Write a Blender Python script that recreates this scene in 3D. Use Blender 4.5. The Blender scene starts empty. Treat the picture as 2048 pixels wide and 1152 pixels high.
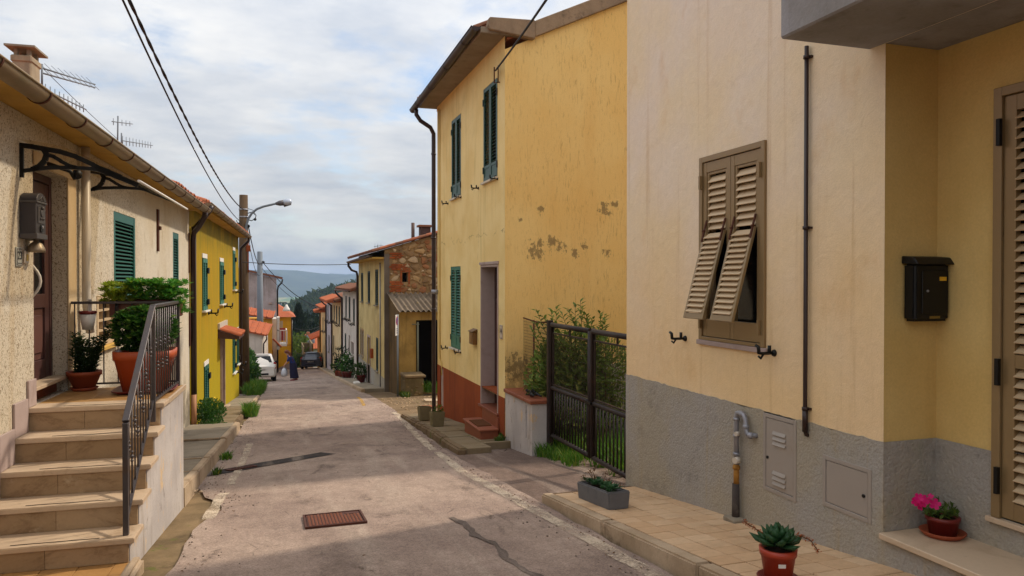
import bpy, bmesh, math, random
from mathutils import Vector, Matrix
random.seed(7)
R = math.radians
SC = bpy.context.scene
COL = SC.collection

# ------------------------------------------------------------------ camera, sky, sun, exposure
CAM_H = 1.6
F_PX = 1480.0                      # focal length in pixels of the 2048 px wide photograph
YAW, PITCH = R(17.94), R(-0.62)
cam = bpy.data.cameras.new('camera')
camo = bpy.data.objects.new('camera', cam); COL.objects.link(camo)
cam.sensor_width = 36.0
cam.lens = 36.0 * F_PX / 2048.0
cam.clip_start = 0.05; cam.clip_end = 30000
camo.location = (0, 0, CAM_H)
camo.rotation_euler = (R(90) + PITCH, 0, -YAW)
SC.camera = camo

SUN_AZ = R(74)        # degrees from the street axis towards the right-hand houses
SUN_EL = R(46)
sd = Vector((math.sin(SUN_AZ) * math.cos(SUN_EL), math.cos(SUN_AZ) * math.cos(SUN_EL), math.sin(SUN_EL)))
sun = bpy.data.lights.new('sun', 'SUN'); suno = bpy.data.objects.new('sun', sun); COL.objects.link(suno)
sun.energy = 1.85; sun.angle = R(2.6); sun.color = (1.0, 0.89, 0.74)
suno.rotation_euler = (-sd).to_track_quat('-Z', 'Y').to_euler()
suno.location = sd * 60
SC.view_settings.view_transform = 'Standard'
SC.view_settings.look = 'None'
SC.view_settings.gamma = 1.0
SC.view_settings.use_curve_mapping = False
SC.view_settings.exposure = 0.80
SC.cycles.max_bounces = 7
SC.cycles.diffuse_bounces = 4
SC.cycles.transparent_max_bounces = 12
SC.cycles.volume_bounces = 1

world = bpy.data.worlds.new('World'); SC.world = world; world.use_nodes = True
def build_world():
    nt = world.node_tree; nt.nodes.clear(); L = nt.links.new
    def N(t, **k):
        n = nt.nodes.new(t)
        for a, b in k.items(): setattr(n, a, b)
        return n
    out = N('ShaderNodeOutputWorld'); tc = N('ShaderNodeTexCoord')
    sky = N('ShaderNodeTexSky', sky_type='NISHITA'); sky.sun_disc = False
    sky.sun_elevation = SUN_EL; sky.sun_rotation = SUN_AZ
    sky.air_density = 1.0; sky.dust_density = 1.5
    bsky = N('ShaderNodeBackground'); bsky.inputs[1].default_value = 0.1
    L(sky.outputs[0], bsky.inputs[0])
    sep = N('ShaderNodeSeparateXYZ'); L(tc.outputs['Generated'], sep.inputs[0])
    def M(op, a, b=None, clamp=False):
        n = N('ShaderNodeMath', operation=op); n.use_clamp = clamp
        for i, v in enumerate((a, b)):
            if v is None: continue
            if isinstance(v, (int, float)): n.inputs[i].default_value = v
            else: L(v, n.inputs[i])
        return n.outputs[0]
    z = M('MAXIMUM', sep.outputs[2], 0.0)
    # project the view direction on a cloud deck so that clouds flatten towards the horizon
    den = M('ADD', z, 0.24)
    px = M('DIVIDE', sep.outputs[0], den); py = M('DIVIDE', sep.outputs[1], den)
    comb = N('ShaderNodeCombineXYZ'); L(px, comb.inputs[0]); L(py, comb.inputs[1])
    mp = N('ShaderNodeMapping'); L(comb.outputs[0], mp.inputs[0]); mp.inputs['Rotation'].default_value = (0, 0, R(-25)); mp.inputs['Scale'].default_value = (1.5, 1.8, 1); mp.inputs['Location'].default_value = (3.1, 1.7, 0)
    n1 = N('ShaderNodeTexNoise'); n1.inputs['Scale'].default_value = 1.25; n1.inputs['Detail'].default_value = 9; n1.inputs['Roughness'].default_value = 0.6; n1.inputs['Distortion'].default_value = 0.25
    L(mp.outputs[0], n1.inputs['Vector'])
    n2 = N('ShaderNodeTexNoise'); n2.inputs['Scale'].default_value = 4.2; n2.inputs['Detail'].default_value = 8; n2.inputs['Roughness'].default_value = 0.62
    L(mp.outputs[0], n2.inputs['Vector'])
    cov = M('ADD', M('MULTIPLY', n1.outputs[0], 0.72), M('MULTIPLY', n2.outputs[0], 0.28))
    r = N('ShaderNodeMapRange'); r.inputs[1].default_value = 0.30; r.inputs[2].default_value = 0.52; r.interpolation_type = 'SMOOTHSTEP'
    L(cov, r.inputs[0])
    covz = M('MAXIMUM', r.outputs[0], M('SUBTRACT', 1.0, M('MULTIPLY', z, 7.0)), True)   # solid bank low down
    # cloud colour: bluish thick parts, cream thin parts
    n3 = N('ShaderNodeTexNoise'); n3.inputs['Scale'].default_value = 2.1; n3.inputs['Detail'].default_value = 8; n3.inputs['Roughness'].default_value = 0.6
    mp2 = N('ShaderNodeMapping'); L(comb.outputs[0], mp2.inputs[0]); mp2.inputs['Location'].default_value = (9, 4, 2); mp2.inputs['Scale'].default_value = (1.3, 1.9, 1); mp2.inputs['Rotation'].default_value = (0, 0, R(-20))
    L(mp2.outputs[0], n3.inputs['Vector'])
    cr = N('ShaderNodeValToRGB'); e = cr.color_ramp.elements
    e[0].position = 0.34; e[0].color = (0.56, 0.59, 0.64, 1); e[1].position = 0.68; e[1].color = (0.82, 0.81, 0.79, 1)
    L(n3.outputs[0], cr.inputs[0])
    # horizon bank of cumulus: extra texture on real angles
    n4 = N('ShaderNodeTexNoise'); n4.inputs['Scale'].default_value = 9.0; n4.inputs['Detail'].default_value = 7
    mp3 = N('ShaderNodeMapping'); L(tc.outputs['Generated'], mp3.inputs[0]); mp3.inputs['Scale'].default_value = (1, 1, 2.6)
    L(mp3.outputs[0], n4.inputs['Vector'])
    cr4 = N('ShaderNodeValToRGB'); e = cr4.color_ramp.elements
    e[0].position = 0.40; e[0].color = (0.50, 0.55, 0.62, 1); e[1].position = 0.62; e[1].color = (0.80, 0.81, 0.80, 1)
    L(n4.outputs[0], cr4.inputs[0])
    lowm = N('ShaderNodeMapRange'); lowm.inputs[1].default_value = 0.10; lowm.inputs[2].default_value = 0.06; lowm.interpolation_type = 'SMOOTHSTEP'
    L(z, lowm.inputs[0])
    mixc = N('ShaderNodeMix', data_type='RGBA'); L(lowm.outputs[0], mixc.inputs[0]); L(cr.outputs[0], mixc.inputs[6]); L(cr4.outputs[0], mixc.inputs[7])
    # overcast law: brighter towards the zenith
    cie = M('DIVIDE', M('ADD', 1.0, M('MULTIPLY', z, 2.0)), 1.55)
    bcl = N('ShaderNodeBackground'); L(mixc.outputs[2], bcl.inputs[0])
    L(M('MULTIPLY', cie, 0.70), bcl.inputs[1])
    ms = N('ShaderNodeMixShader'); L(M('MULTIPLY', covz, 0.93), ms.inputs[0]); L(bsky.outputs[0], ms.inputs[1]); L(bcl.outputs[0], ms.inputs[2])
    L(ms.outputs[0], out.inputs[0])
build_world()

# ------------------------------------------------------------------ measuring: a pixel of the photograph on a known plane of the street
CY, SY, CP, SP = math.cos(YAW), math.sin(YAW), math.cos(PITCH), math.sin(PITCH)
RT = Vector((CY, -SY, 0)); FW = Vector((SY * CP, CY * CP, SP)); UPV = Vector((-SY * SP, -CY * SP, CP))
EYE = Vector((0, 0, CAM_H))
def ray(u, v): return FW + RT * ((u - 1024) / F_PX) + UPV * ((576 - v) / F_PX)
def onX(u, v, X): d = ray(u, v); return EYE + d * (X / d.x)
def onY(u, v, Y): d = ray(u, v); return EYE + d * (Y / d.y)
def onZ(u, v, Z): d = ray(u, v); return EYE + d * ((Z - CAM_H) / d.z)
def atd(u, v, dep): return EYE + ray(u, v) * dep
def road_z(Y):
    if Y < 12: return -.1 * Y
    if Y < 70: return -1.2 - .09 * (Y - 12)
    return -6.42 - .2 * (Y - 70)
def pave_z(Y): return .2168 - .1185 * Y

# ------------------------------------------------------------------ scene bookkeeping
WL = {}
def wl(o): return WL[o.name] if o is not None else Vector((0, 0, 0))
def thing(name, label, cat, loc=(0, 0, 0), group=None):
    o = bpy.data.objects.new(name, None); COL.objects.link(o); o.empty_display_size = .2
    o.location = loc; o['label'] = label; o['category'] = cat
    if group: o['group'] = group
    WL[o.name] = Vector(loc); return o
def tag(o, label, cat, group=None):
    o['label'] = label; o['category'] = cat
    if group: o['group'] = group
    return o
def link_mesh(name, me, parent=None, loc=None, mat=None):
    o = bpy.data.objects.new(name, me); COL.objects.link(o)
    w = Vector(loc) if loc is not None else wl(parent)
    o.parent = parent
    o.location = w - wl(parent) if parent is not None else w
    WL[o.name] = w
    return o
def copy_tree(o, loc=None, rz=None, parent=None, label=None, first=True):
    c = o.copy(); COL.objects.link(c); c.parent = parent
    if loc is not None: c.location = loc
    if rz is not None: c.rotation_euler = (0, 0, rz)
    if label: c['label'] = label
    WL[c.name] = Vector(loc) if loc is not None else WL[o.name]
    for ch in list(o.children): copy_tree(ch, parent=c)
    return c

class Fr:
    """frame on a wall: s along it, n out of it, z up"""
    def __init__(s, o, u, n): s.o = Vector(o); s.u = Vector(u).normalized(); s.n = Vector(n).normalized()
    def P(s, a, n=0, z=0): return s.o + s.u * a + s.n * n + Vector((0, 0, z))
    def hit(s, u, v, off=0):
        d = ray(u, v); p = s.o + s.n * off; k = (p - EYE).dot(s.n) / d.dot(s.n); q = EYE + d * k
        return (q - p).dot(s.u), q.z
def FX(X): return Fr((X, 0, 0), (0, 1, 0), (-1, 0, 0))     # facade facing the street from the right; s = Y
def FY(Y): return Fr((0, Y, 0), (1, 0, 0), (0, -1, 0))     # wall facing the camera; s = X
_a = R(2.5)
FL = Fr((-2.05, 8.7, 0), (math.sin(_a), math.cos(_a), 0), (math.cos(_a), -math.sin(_a), 0))   # left-hand house wall
WORLD = Fr((0, 0, 0), (1, 0, 0), (0, 1, 0))

class MB:
    def __init__(s, fr=WORLD): s.v = []; s.f = []; s.sm = []; s.fr = fr
    def add(s, vs, fs, smooth=False):
        b = len(s.v); s.v += [Vector(p) for p in vs]
        for f in fs: s.f.append(tuple(b + i for i in f)); s.sm.append(smooth)
    def quad(s, *ps): s.add(ps, [tuple(range(len(ps)))])
    def box(s, a0, a1, n0, n1, z0, z1, fr=None, jit=0):
        fr = fr or s.fr
        c = [fr.P(a, n, z) for z in (z0, z1) for n in (n0, n1) for a in (a0, a1)]
        if jit: c = [p + Vector((random.uniform(-jit, jit), random.uniform(-jit, jit), random.uniform(-jit, jit))) for p in c]
        s.add(c, [(0, 1, 3, 2), (4, 6, 7, 5), (0, 4, 5, 1), (2, 3, 7, 6), (0, 2, 6, 4), (1, 5, 7, 3)])
    def hexa(s, c):   # 8 corners, bottom 4 then top 4, both round the same way
        s.add(c, [(3, 2, 1, 0), (4, 5, 6, 7), (0, 1, 5, 4), (1, 2, 6, 5), (2, 3, 7, 6), (3, 0, 4, 7)])
    def prism(s, pts, d):   # closed outline pts (world) pushed along vector d
        n = len(pts); d = Vector(d); a = [Vector(p) for p in pts]; b = [p + d for p in a]
        s.add(a + b, [tuple(range(n - 1, -1, -1)), tuple(range(n, 2 * n))] + [(i, (i + 1) % n, n + (i + 1) % n, n + i) for i in range(n)])
    def tube(s, path, r, seg=8, cap=True, smooth=True):
        path = [Vector(p) for p in path]; rr = r if isinstance(r, (list, tuple)) else [r] * len(path)
        b = len(s.v); up = None
        for i, p in enumerate(path):
            t = (path[min(i + 1, len(path) - 1)] - path[max(i - 1, 0)])
            t = t.normalized() if t.length > 1e-9 else Vector((0, 0, 1))
            if up is None:
                up = Vector((0, 0, 1)) if abs(t.z) < .9 else Vector((1, 0, 0))
            x = t.cross(up); x = x.normalized() if x.length > 1e-6 else t.orthogonal().normalized()
            y = x.cross(t).normalized(); up = y
            for k in range(seg):
                a = 2 * math.pi * k / seg
                s.v.append(p + x * (rr[i] * math.cos(a)) + y * (rr[i] * math.sin(a)))
        for i in range(len(path) - 1):
            for k in range(seg):
                k2 = (k + 1) % seg
                s.f.append((b + i * seg + k, b + i * seg + k2, b + (i + 1) * seg + k2, b + (i + 1) * seg + k)); s.sm.append(smooth)
        if cap:
            s.f.append(tuple(b + k for k in range(seg - 1, -1, -1))); s.sm.append(False)
            e = b + (len(path) - 1) * seg; s.f.append(tuple(e + k for k in range(seg))); s.sm.append(False)
    def bar(s, p, q, w, h=None, side=None):   # rectangular bar between two points
        p = Vector(p); q = Vector(q); h = h or w; t = (q - p).normalized()
        x = t.cross(Vector((0, 0, 1))); x = x.normalized() if x.length > 1e-4 else Vector((1, 0, 0)) if side is None else Vector(side)
        y = x.cross(t).normalized(); x *= w / 2; y *= h / 2
        s.hexa([p - x - y, p + x - y, p + x + y, p - x + y, q - x - y, q + x - y, q + x + y, q - x + y])
    def lathe(s, c, prof, seg=20, smooth=True, sq=None):   # prof: (r, z) list; sq: squareness for rounded square pots
        c = Vector(c); b = len(s.v)
        for r, z in prof:
            for k in range(seg):
                a = 2 * math.pi * k / seg; x, y = math.cos(a), math.sin(a)
                if sq:
                    m = (abs(x) ** sq + abs(y) ** sq) ** (1 / sq); x, y = x / m, y / m
                s.v.append(c + Vector((r * x, r * y, z)))
        for i in range(len(prof) - 1):
            for k in range(seg):
                k2 = (k + 1) % seg
                s.f.append((b + i * seg + k, b + i * seg + k2, b + (i + 1) * seg + k2, b + (i + 1) * seg + k)); s.sm.append(smooth)
        if prof[0][0] > 1e-4: s.f.append(tuple(b + k for k in range(seg - 1, -1, -1))); s.sm.append(False)
        if prof[-1][0] > 1e-4:
            e = b + (len(prof) - 1) * seg; s.f.append(tuple(e + k for k in range(seg))); s.sm.append(False)
    def ball(s, c, r, seg=8, rings=5, sc=(1, 1, 1)):
        c = Vector(c); b = len(s.v)
        for i in range(1, rings):
            th = math.pi * i / rings
            for k in range(seg):
                a = 2 * math.pi * k / seg
                s.v.append(c + Vector((r * sc[0] * math.sin(th) * math.cos(a), r * sc[1] * math.sin(th) * math.sin(a), r * sc[2] * math.cos(th))))
        t = len(s.v); s.v += [c + Vector((0, 0, r * sc[2])), c - Vector((0, 0, r * sc[2]))]
        for i in range(rings - 2):
            for k in range(seg):
                k2 = (k + 1) % seg; s.f.append((b + i * seg + k, b + i * seg + k2, b + (i + 1) * seg + k2, b + (i + 1) * seg + k)); s.sm.append(True)
        for k in range(seg):
            k2 = (k + 1) % seg; s.f.append((t, b + k2, b + k)); s.sm.append(True)
            q = b + (rings - 2) * seg; s.f.append((t + 1, q + k, q + k2)); s.sm.append(True)
    def wall(s, a0, a1, z0, z1, ops=(), depth=.12, n=0, fr=None, ztop=None):
        """front face with openings (a0,a1,z0,z1) and their reveals; ztop(a) for a sloping top"""
        fr = fr or s.fr
        A = sorted(set([a0, a1] + [o[i] for o in ops for i in (0, 1)])); Z = sorted(set([z0, z1] + [o[i] for o in ops for i in (2, 3)]))
        A = [a for a in A if a0 <= a <= a1]; Z = [z for z in Z if z0 <= z <= z1]
        for i in range(len(A) - 1):
            for j in range(len(Z) - 1):
                ca = (A[i] + A[i + 1]) / 2; cz = (Z[j] + Z[j + 1]) / 2
                if any(o[0] < ca < o[1] and o[2] < cz < o[3] for o in ops): continue
                s.quad(fr.P(A[i], n, Z[j]), fr.P(A[i + 1], n, Z[j]), fr.P(A[i + 1], n, Z[j + 1]), fr.P(A[i], n, Z[j + 1]))
        for o in ops:
            d = o[4] if len(o) > 4 else depth
            b0, b1, c0, c1 = o[:4]
            q = lambda a, z, k: fr.P(a, k, z)
            for (p0, p1) in (((b0, c0), (b0, c1)), ((b0, c1), (b1, c1)), ((b1, c1), (b1, c0)), ((b1, c0), (b0, c0))):
                s.quad(q(*p0, n), q(*p1, n), q(*p1, n - d), q(*p0, n - d))
    def build(s, name, mat, parent=None, org=None, bevel=0, weld=False, bseg=1):
        w = Vector(org) if org is not None else wl(parent)
        me = s.mesh(name, mat, w, bevel, weld, bseg)
        return link_mesh(name, me, parent, w)
    def mesh(s, name, mat, org=Vector((0, 0, 0)), bevel=0, weld=False, bseg=1):
        me = bpy.data.meshes.new(name)
        me.from_pydata([tuple(v - org) for v in s.v], [], s.f)
        me.polygons.foreach_set('use_smooth', s.sm)
        if bevel or weld:
            bm = bmesh.new(); bm.from_mesh(me)
            if weld: bmesh.ops.remove_doubles(bm, verts=bm.verts, dist=1e-4)
            bmesh.ops.recalc_face_normals(bm, faces=bm.faces)
            if bevel:
                es = [e for e in bm.edges if len(e.link_faces) == 2 and e.calc_face_angle(0) > .5]
                bmesh.ops.bevel(bm, geom=es, offset=bevel, segments=bseg, affect='EDGES', clamp_overlap=True)
            bm.to_mesh(me); bm.free()
        if mat is not None: me.materials.append(mat)
        me.update(); return me

def stuff(o): o['kind'] = 'stuff'; return o
def struct(o): o['kind'] = 'structure'; return o

# ------------------------------------------------------------------ materials
def S(r, g, b):
    f = lambda c: (c / 255 / 12.92) if c <= 10.3 else ((c / 255 + .055) / 1.055) ** 2.4
    return (f(r), f(g), f(b), 1)
class G:
    """small node-graph writer"""
    def __init__(s, name, rough=.85, spec=.3, metal=0):
        s.m = bpy.data.materials.new(name); s.m.use_nodes = True; s.nt = s.m.node_tree
        s.b = s.nt.nodes['Principled BSDF']; s.L = s.nt.links.new
        s.b.inputs['Roughness'].default_value = rough; s.b.inputs['Metallic'].default_value = metal
        s.b.inputs['Specular IOR Level'].default_value = spec
        s.pos = s.n('ShaderNodeNewGeometry').outputs['Position']
    def n(s, t, **k):
        x = s.nt.nodes.new(t)
        for a, b in k.items(): setattr(x, a, b)
        return x
    def set(s, sock, v):
        if isinstance(v, bpy.types.NodeSocket): s.L(v, sock)
        else: sock.default_value = v
    def map(s, sc=(1, 1, 1), loc=(0, 0, 0), rot=(0, 0, 0), vec=None):
        x = s.n('ShaderNodeMapping'); s.L(vec or s.pos, x.inputs[0]); x.inputs['Scale'].default_value = sc; x.inputs['Location'].default_value = loc; x.inputs['Rotation'].default_value = rot
        return x.outputs[0]
    def noise(s, sc, det=6, ro=.55, vec=None, dist=0):
        x = s.n('ShaderNodeTexNoise'); x.inputs['Scale'].default_value = sc; x.inputs['Detail'].default_value = det; x.inputs['Roughness'].default_value = ro; x.inputs['Distortion'].default_value = dist
        s.L(vec or s.pos, x.inputs['Vector']); return x.outputs[0]
    def vor(s, sc, feat='F1', out=0, vec=None, rand=1):
        x = s.n('ShaderNodeTexVoronoi', feature=feat); x.inputs['Scale'].default_value = sc; x.inputs['Randomness'].default_value = rand
        s.L(vec or s.pos, x.inputs['Vector']); return x.outputs[out]
    def rng(s, x, a, b, c=0, d=1, smooth=True):
        m = s.n('ShaderNodeMapRange'); m.inputs[1].default_value = a; m.inputs[2].default_value = b; m.inputs[3].default_value = c; m.inputs[4].default_value = d
        if smooth: m.interpolation_type = 'SMOOTHSTEP'
        s.L(x, m.inputs[0]); return m.outputs[0]
    def mix(s, f, a, b, bl='MIX'):
        m = s.n('ShaderNodeMix', data_type='RGBA', blend_type=bl); s.set(m.inputs[0], f); s.set(m.inputs[6], a); s.set(m.inputs[7], b); return m.outputs[2]
    def math(s, op, a, b=None, cl=False):
        m = s.n('ShaderNodeMath', operation=op); m.use_clamp = cl; s.set(m.inputs[0], a)
        if b is not None: s.set(m.inputs[1], b)
        return m.outputs[0]
    def val(s, f, lo, hi):   # grey multiplier colour from factor
        return s.rng(f, 0, 1, lo, hi, False)
    def mul(s, c, f):        # colour times scalar
        return s.mix(1.0, c, f, 'MULTIPLY')
    def z(s):
        x = s.n('ShaderNodeSeparateXYZ'); s.L(s.pos, x.inputs[0]); return x.outputs
    def island(s): return s.n('ShaderNodeNewGeometry').outputs['Random Per Island']
    def objrand(s): return s.n('ShaderNodeObjectInfo').outputs['Random']
    def col(s, c): s.set(s.b.inputs['Base Color'], c); return s
    def bump(s, h, st=.4, di=.01, prev=None):
        b = s.n('ShaderNodeBump'); b.inputs['Strength'].default_value = st; b.inputs['Distance'].default_value = di; s.L(h, b.inputs['Height'])
        if prev is not None: s.L(prev, b.inputs['Normal'])
        s.L(b.outputs[0], s.b.inputs['Normal']); return b.outputs[0]

def plaster(name, c1, c2, dark, streak=.5, fine=70, bst=.35, bdi=.006, blot=1.3, rough=.92):
    g = G(name, rough, .15)
    base = g.mix(g.rng(g.noise(blot, 5), .35, .65), c1, c2)
    st = g.noise(1.0, 6, .6, g.map((5, 5, .35)))
    base = g.mix(g.math('MULTIPLY', g.rng(st, .5, .78), streak), base, dark)
    base = g.mix(g.math('MULTIPLY', g.rng(g.noise(.7, 7, .65, g.map(loc=(7, 3, 1))), .54, .76), streak), base, dark)
    fn = g.noise(fine, 3)
    base = g.mul(base, g.val(fn, .86, 1.12))
    g.col(base)
    b = g.bump(g.noise(9, 4), bst * .5, .02)
    g.bump(fn, bst, bdi, b)
    return g.m
def plain(name, c, rough=.6, spec=.4, metal=0, var=.12, scale=12, bst=0, dirt=None):
    g = G(name, rough, spec, metal)
    k = g.mul(c, g.val(g.noise(scale, 5), 1 - var, 1 + var))
    if dirt: k = g.mix(g.rng(g.noise(scale * .35, 7, .65), .52, .75, 0, .7), k, dirt)
    g.col(k)
    if bst: g.bump(g.noise(scale * 4, 4), bst, .006)
    return g.m
def byobj(name, c1, c2, rough=.7, spec=.3, scale=14, bst=.2, grain=(1, 1, 1), dirt=None, damt=.6):
    """pieces that differ a little from each other"""
    g = G(name, rough, spec)
    k = g.mix(g.objrand(), c1, c2)
    k = g.mul(k, g.val(g.noise(scale, 6, .6, g.map(grain)), .8, 1.18))
    if dirt: k = g.mix(g.rng(g.noise(1.9, 7, .65), .5, .74, 0, damt), k, dirt)
    g.col(k)
    if bst: g.bump(g.noise(scale * 5, 4), bst, .005)
    return g.m
def leafmat(name, c1, c2, c3=None, rough=.5):
    g = G(name, rough, .35)
    k = g.mix(g.island(), c1, c2)
    k = g.mul(k, g.val(g.noise(3, 3), .7, 1.3))
    if c3: k = g.mix(g.rng(g.island(), .86, .9), k, c3)
    g.col(k)
    tr = g.n('ShaderNodeBsdfTranslucent'); g.set(tr.inputs[0], k)
    ms = g.n('ShaderNodeMixShader'); ms.inputs[0].default_value = .35
    g.L(g.b.outputs[0], ms.inputs[1]); g.L(tr.outputs[0], ms.inputs[2]); g.L(ms.outputs[0], g.nt.nodes['Material Output'].inputs[0])
    return g.m
# ------------------------------------------------------------------ the materials of this street
def right_wall_mat():
    g = G('cream_render', .93, .12)
    p = g.z()
    base = g.mix(g.rng(g.noise(.55, 5, .6), .35, .65), S(232, 216, 198), S(234, 214, 180))
    low = g.math('ADD', g.rng(p[2], .6, 3.2, 1, 0), g.math('MULTIPLY', g.math('SUBTRACT', g.noise(.9, 5), .5), .9), True)
    base = g.mix(g.math('MULTIPLY', low, .7), base, S(230, 192, 134))           # ochre tint, stronger towards the bottom of the wall
    st = g.rng(g.noise(1, 6, .62, g.map((7, 7, .28), (2, 0, 3))), .56, .72, 0, .35)
    base = g.mix(st, base, S(190, 152, 104))
    base = g.mix(g.rng(g.noise(2.2, 6, .62, g.map((1, 1, .6), (5, 5, 2))), .56, .72, 0, .3), base, S(212, 168, 112))
    fn = g.noise(95, 3); base = g.mul(base, g.val(fn, .9, 1.1)); base = g.mul(base, g.val(g.noise(16, 4), .93, 1.06))
    g.col(base); b = g.bump(g.noise(5, 5, .55, dist=.5), .4, .03); g.bump(fn, .45, .005, b); return g.m
def rough_grey_mat(name='rough_grey_render', c1=S(164, 158, 150), c2=S(166, 156, 138), k=1):
    g = G(name, .95, .12)
    p = g.z()
    base = g.mix(g.rng(g.noise(1.1, 6, .6), .38, .62), c1, c2)
    base = g.mix(g.rng(g.noise(1.6, 7, .65, g.map(loc=(3, 8, 2))), .55, .75, 0, .65), base, S(104, 100, 96))
    base = g.mix(g.rng(g.noise(1, 6, .6, g.map((8, 8, .5), (1, 4, 2))), .56, .74, 0, .5), base, S(168, 148, 112))
    base = g.mix(g.rng(g.noise(2.6, 6, .6, g.map((1, 1, .5), (4, 1, 9))), .62, .76, 0, .45), base, S(132, 138, 108))
    fn = g.noise(55, 5, .6); base = g.mul(base, g.val(fn, .76, 1.22))
    g.col(base); b = g.bump(g.noise(20, 5, .6), .7, .02); g.bump(fn, .9, .012, b); return g.m
def facade_mat():
    g = G('pale_yellow_render', .92, .15)
    p = g.z()
    base = g.mix(g.rng(g.noise(1.3, 5), .35, .65), S(238, 212, 150), S(230, 200, 134))
    base = g.mix(g.rng(g.noise(1, 6, .6, g.map((5, 5, .35))), .5, .78, 0, .5), base, S(184, 160, 98))
    base = g.mix(g.rng(g.noise(.7, 7, .65, g.map(loc=(7, 3, 1))), .52, .74, 0, .5), base, S(190, 164, 108))
    n = g.math('SUBTRACT', g.noise(1.6, 4, .65), .5)
    d = g.math('ABSOLUTE', g.math('ADD', g.math('SUBTRACT', p[2], 2.42), g.math('MULTIPLY', n, .7)))
    crk = g.math('MULTIPLY', g.rng(d, .009, .002), g.rng(g.noise(2.2, 3, .5, g.map(loc=(3, 1, 8))), .44, .52))
    n2 = g.math('SUBTRACT', g.noise(2.1, 4, .65, g.map(loc=(5, 9, 2))), .5)
    d2 = g.math('ABSOLUTE', g.math('ADD', g.math('SUBTRACT', p[1], 13.62), g.math('MULTIPLY', n2, .3)))
    c2 = g.math('MULTIPLY', g.math('MULTIPLY', g.rng(d2, .008, .002), g.rng(p[2], 1.95, 2.0)), g.rng(p[2], 3.4, 3.2))
    crk = g.math('MAXIMUM', crk, g.math('MULTIPLY', c2, .8))
    base = g.mix(g.math('MULTIPLY', crk, .7), base, S(122, 98, 58))
    fn = g.noise(60, 3); base = g.mul(base, g.val(fn, .88, 1.1)); g.col(base)
    b = g.bump(g.noise(9, 4), .2, .02); b = g.bump(crk, -.6, .006, b); g.bump(fn, .3, .006, b); return g.m
def gable_mat():
    g = G('scratched_ochre_render', .9, .15)
    base = g.mix(g.rng(g.noise(.6, 5), .35, .65), S(240, 204, 132), S(236, 194, 118))
    base = g.mix(g.rng(g.noise(1, 6, .6, g.map((2.2, 2.2, .35))), .5, .75, 0, .45), base, S(230, 182, 106))
    # short vertical drag marks of the render, denser in some areas
    v = g.noise(1, 5, .6, g.map((46, 46, 5.5)), .9)
    scr = g.rng(v, .58, .64)
    scr = g.math('MULTIPLY', scr, g.rng(g.noise(1.4, 4, .6, g.map(loc=(1, 2, 5))), .36, .6, .25, 1))
    v2 = g.rng(g.noise(1, 4, .6, g.map((55, 55, 5), (3, 1, 7)), 1.2), .61, .67, 0, .9)
    scr = g.math('MAXIMUM', scr, v2)
    base = g.mix(g.math('MULTIPLY', scr, .42), base, S(158, 112, 56))
    # grey flaking patches in two loose bands
    p = g.z()
    fl = g.noise(11, 8, .75, g.map((1, 1, .7), (4.4, 0, 2))); band = None
    for x, z, rd in ((4.30, 2.13, .34), (4.56, 2.27, .22), (4.72, 2.15, .20), (5.17, 2.2, .15), (5.62, 2.06, .15), (4.38, 2.8, .15), (5.56, 2.86, .22), (5.76, 2.93, .14), (3.93, .12, .5), (4.0, 2.62, .06), (5.0, 2.05, .2)):
        dv = g.n('ShaderNodeVectorMath', operation='DISTANCE'); g.L(g.pos, dv.inputs[0]); dv.inputs[1].default_value = (x, 11.904, z)
        m_ = g.rng(dv.outputs['Value'], rd * 1.25, rd * .1, 0, 1, False); band = m_ if band is None else g.math('MAXIMUM', band, m_)
    flk = g.rng(g.math('ADD', fl, g.math('MULTIPLY', band, .30)), .70, .78)
    base = g.mix(g.math('MULTIPLY', flk, .8), base, S(134, 112, 76))
    foot = g.math('MULTIPLY', g.rng(p[2], .6, -.1), g.rng(g.noise(2.5, 7, .65), .42, .6))
    base = g.mix(g.math('MULTIPLY', foot, .6), base, S(110, 86, 50))
    base = g.mul(base, g.val(g.noise(60, 3), .92, 1.08))
    g.col(base)
    b = g.bump(scr, -.8, .006); b = g.bump(flk, -.5, .006, b); g.bump(g.noise(40, 4), .25, .006, b); return g.m
def stucco_mat():
    """worm-holed rustic stucco of the left-hand house"""
    g = G('rustic_stucco', .95, .1)
    base = g.mix(g.rng(g.noise(.9, 5), .35, .65), S(208, 198, 180), S(200, 186, 162))
    base = g.mix(g.rng(g.noise(1, 6, .6, g.map((4, 4, .5))), .52, .76, 0, .5), base, S(178, 150, 108))
    p = g.z()
    patch = g.rng(g.noise(.8, 4, .5, g.map(loc=(2.2, 1.1, .3))), .52, .6, 0, .0)
    w = g.noise(42, 5, .72, g.map((1, 1, .8)), 1.6)
    y = g.z()[1]
    amt = g.rng(y, 11.8, 12.6, 1, .35)
    pit = g.math('MULTIPLY', g.rng(w, .52, .60), amt)
    base = g.mix(g.math('MULTIPLY', pit, .82), base, S(98, 74, 44))
    fl = g.rng(g.noise(5, 6, .6, g.map((1, 1, .4), (6, 3, 1))), .6, .7, 0, .35)
    base = g.mix(fl, base, S(140, 112, 72))
    foot = g.math('MULTIPLY', g.rng(p[2], -.2, -1.0), g.rng(g.noise(1.6, 7, .65, g.map((1, 1, .6))), .44, .56))
    base = g.mix(g.math('MULTIPLY', foot, .75), base, S(92, 84, 72))
    fn = g.noise(60, 4, .6); base = g.mul(base, g.val(fn, .86, 1.12))
    g.col(base)
    b = g.bump(w, -.55, .03); g.bump(fn, .6, .008, b); return g.m
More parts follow.
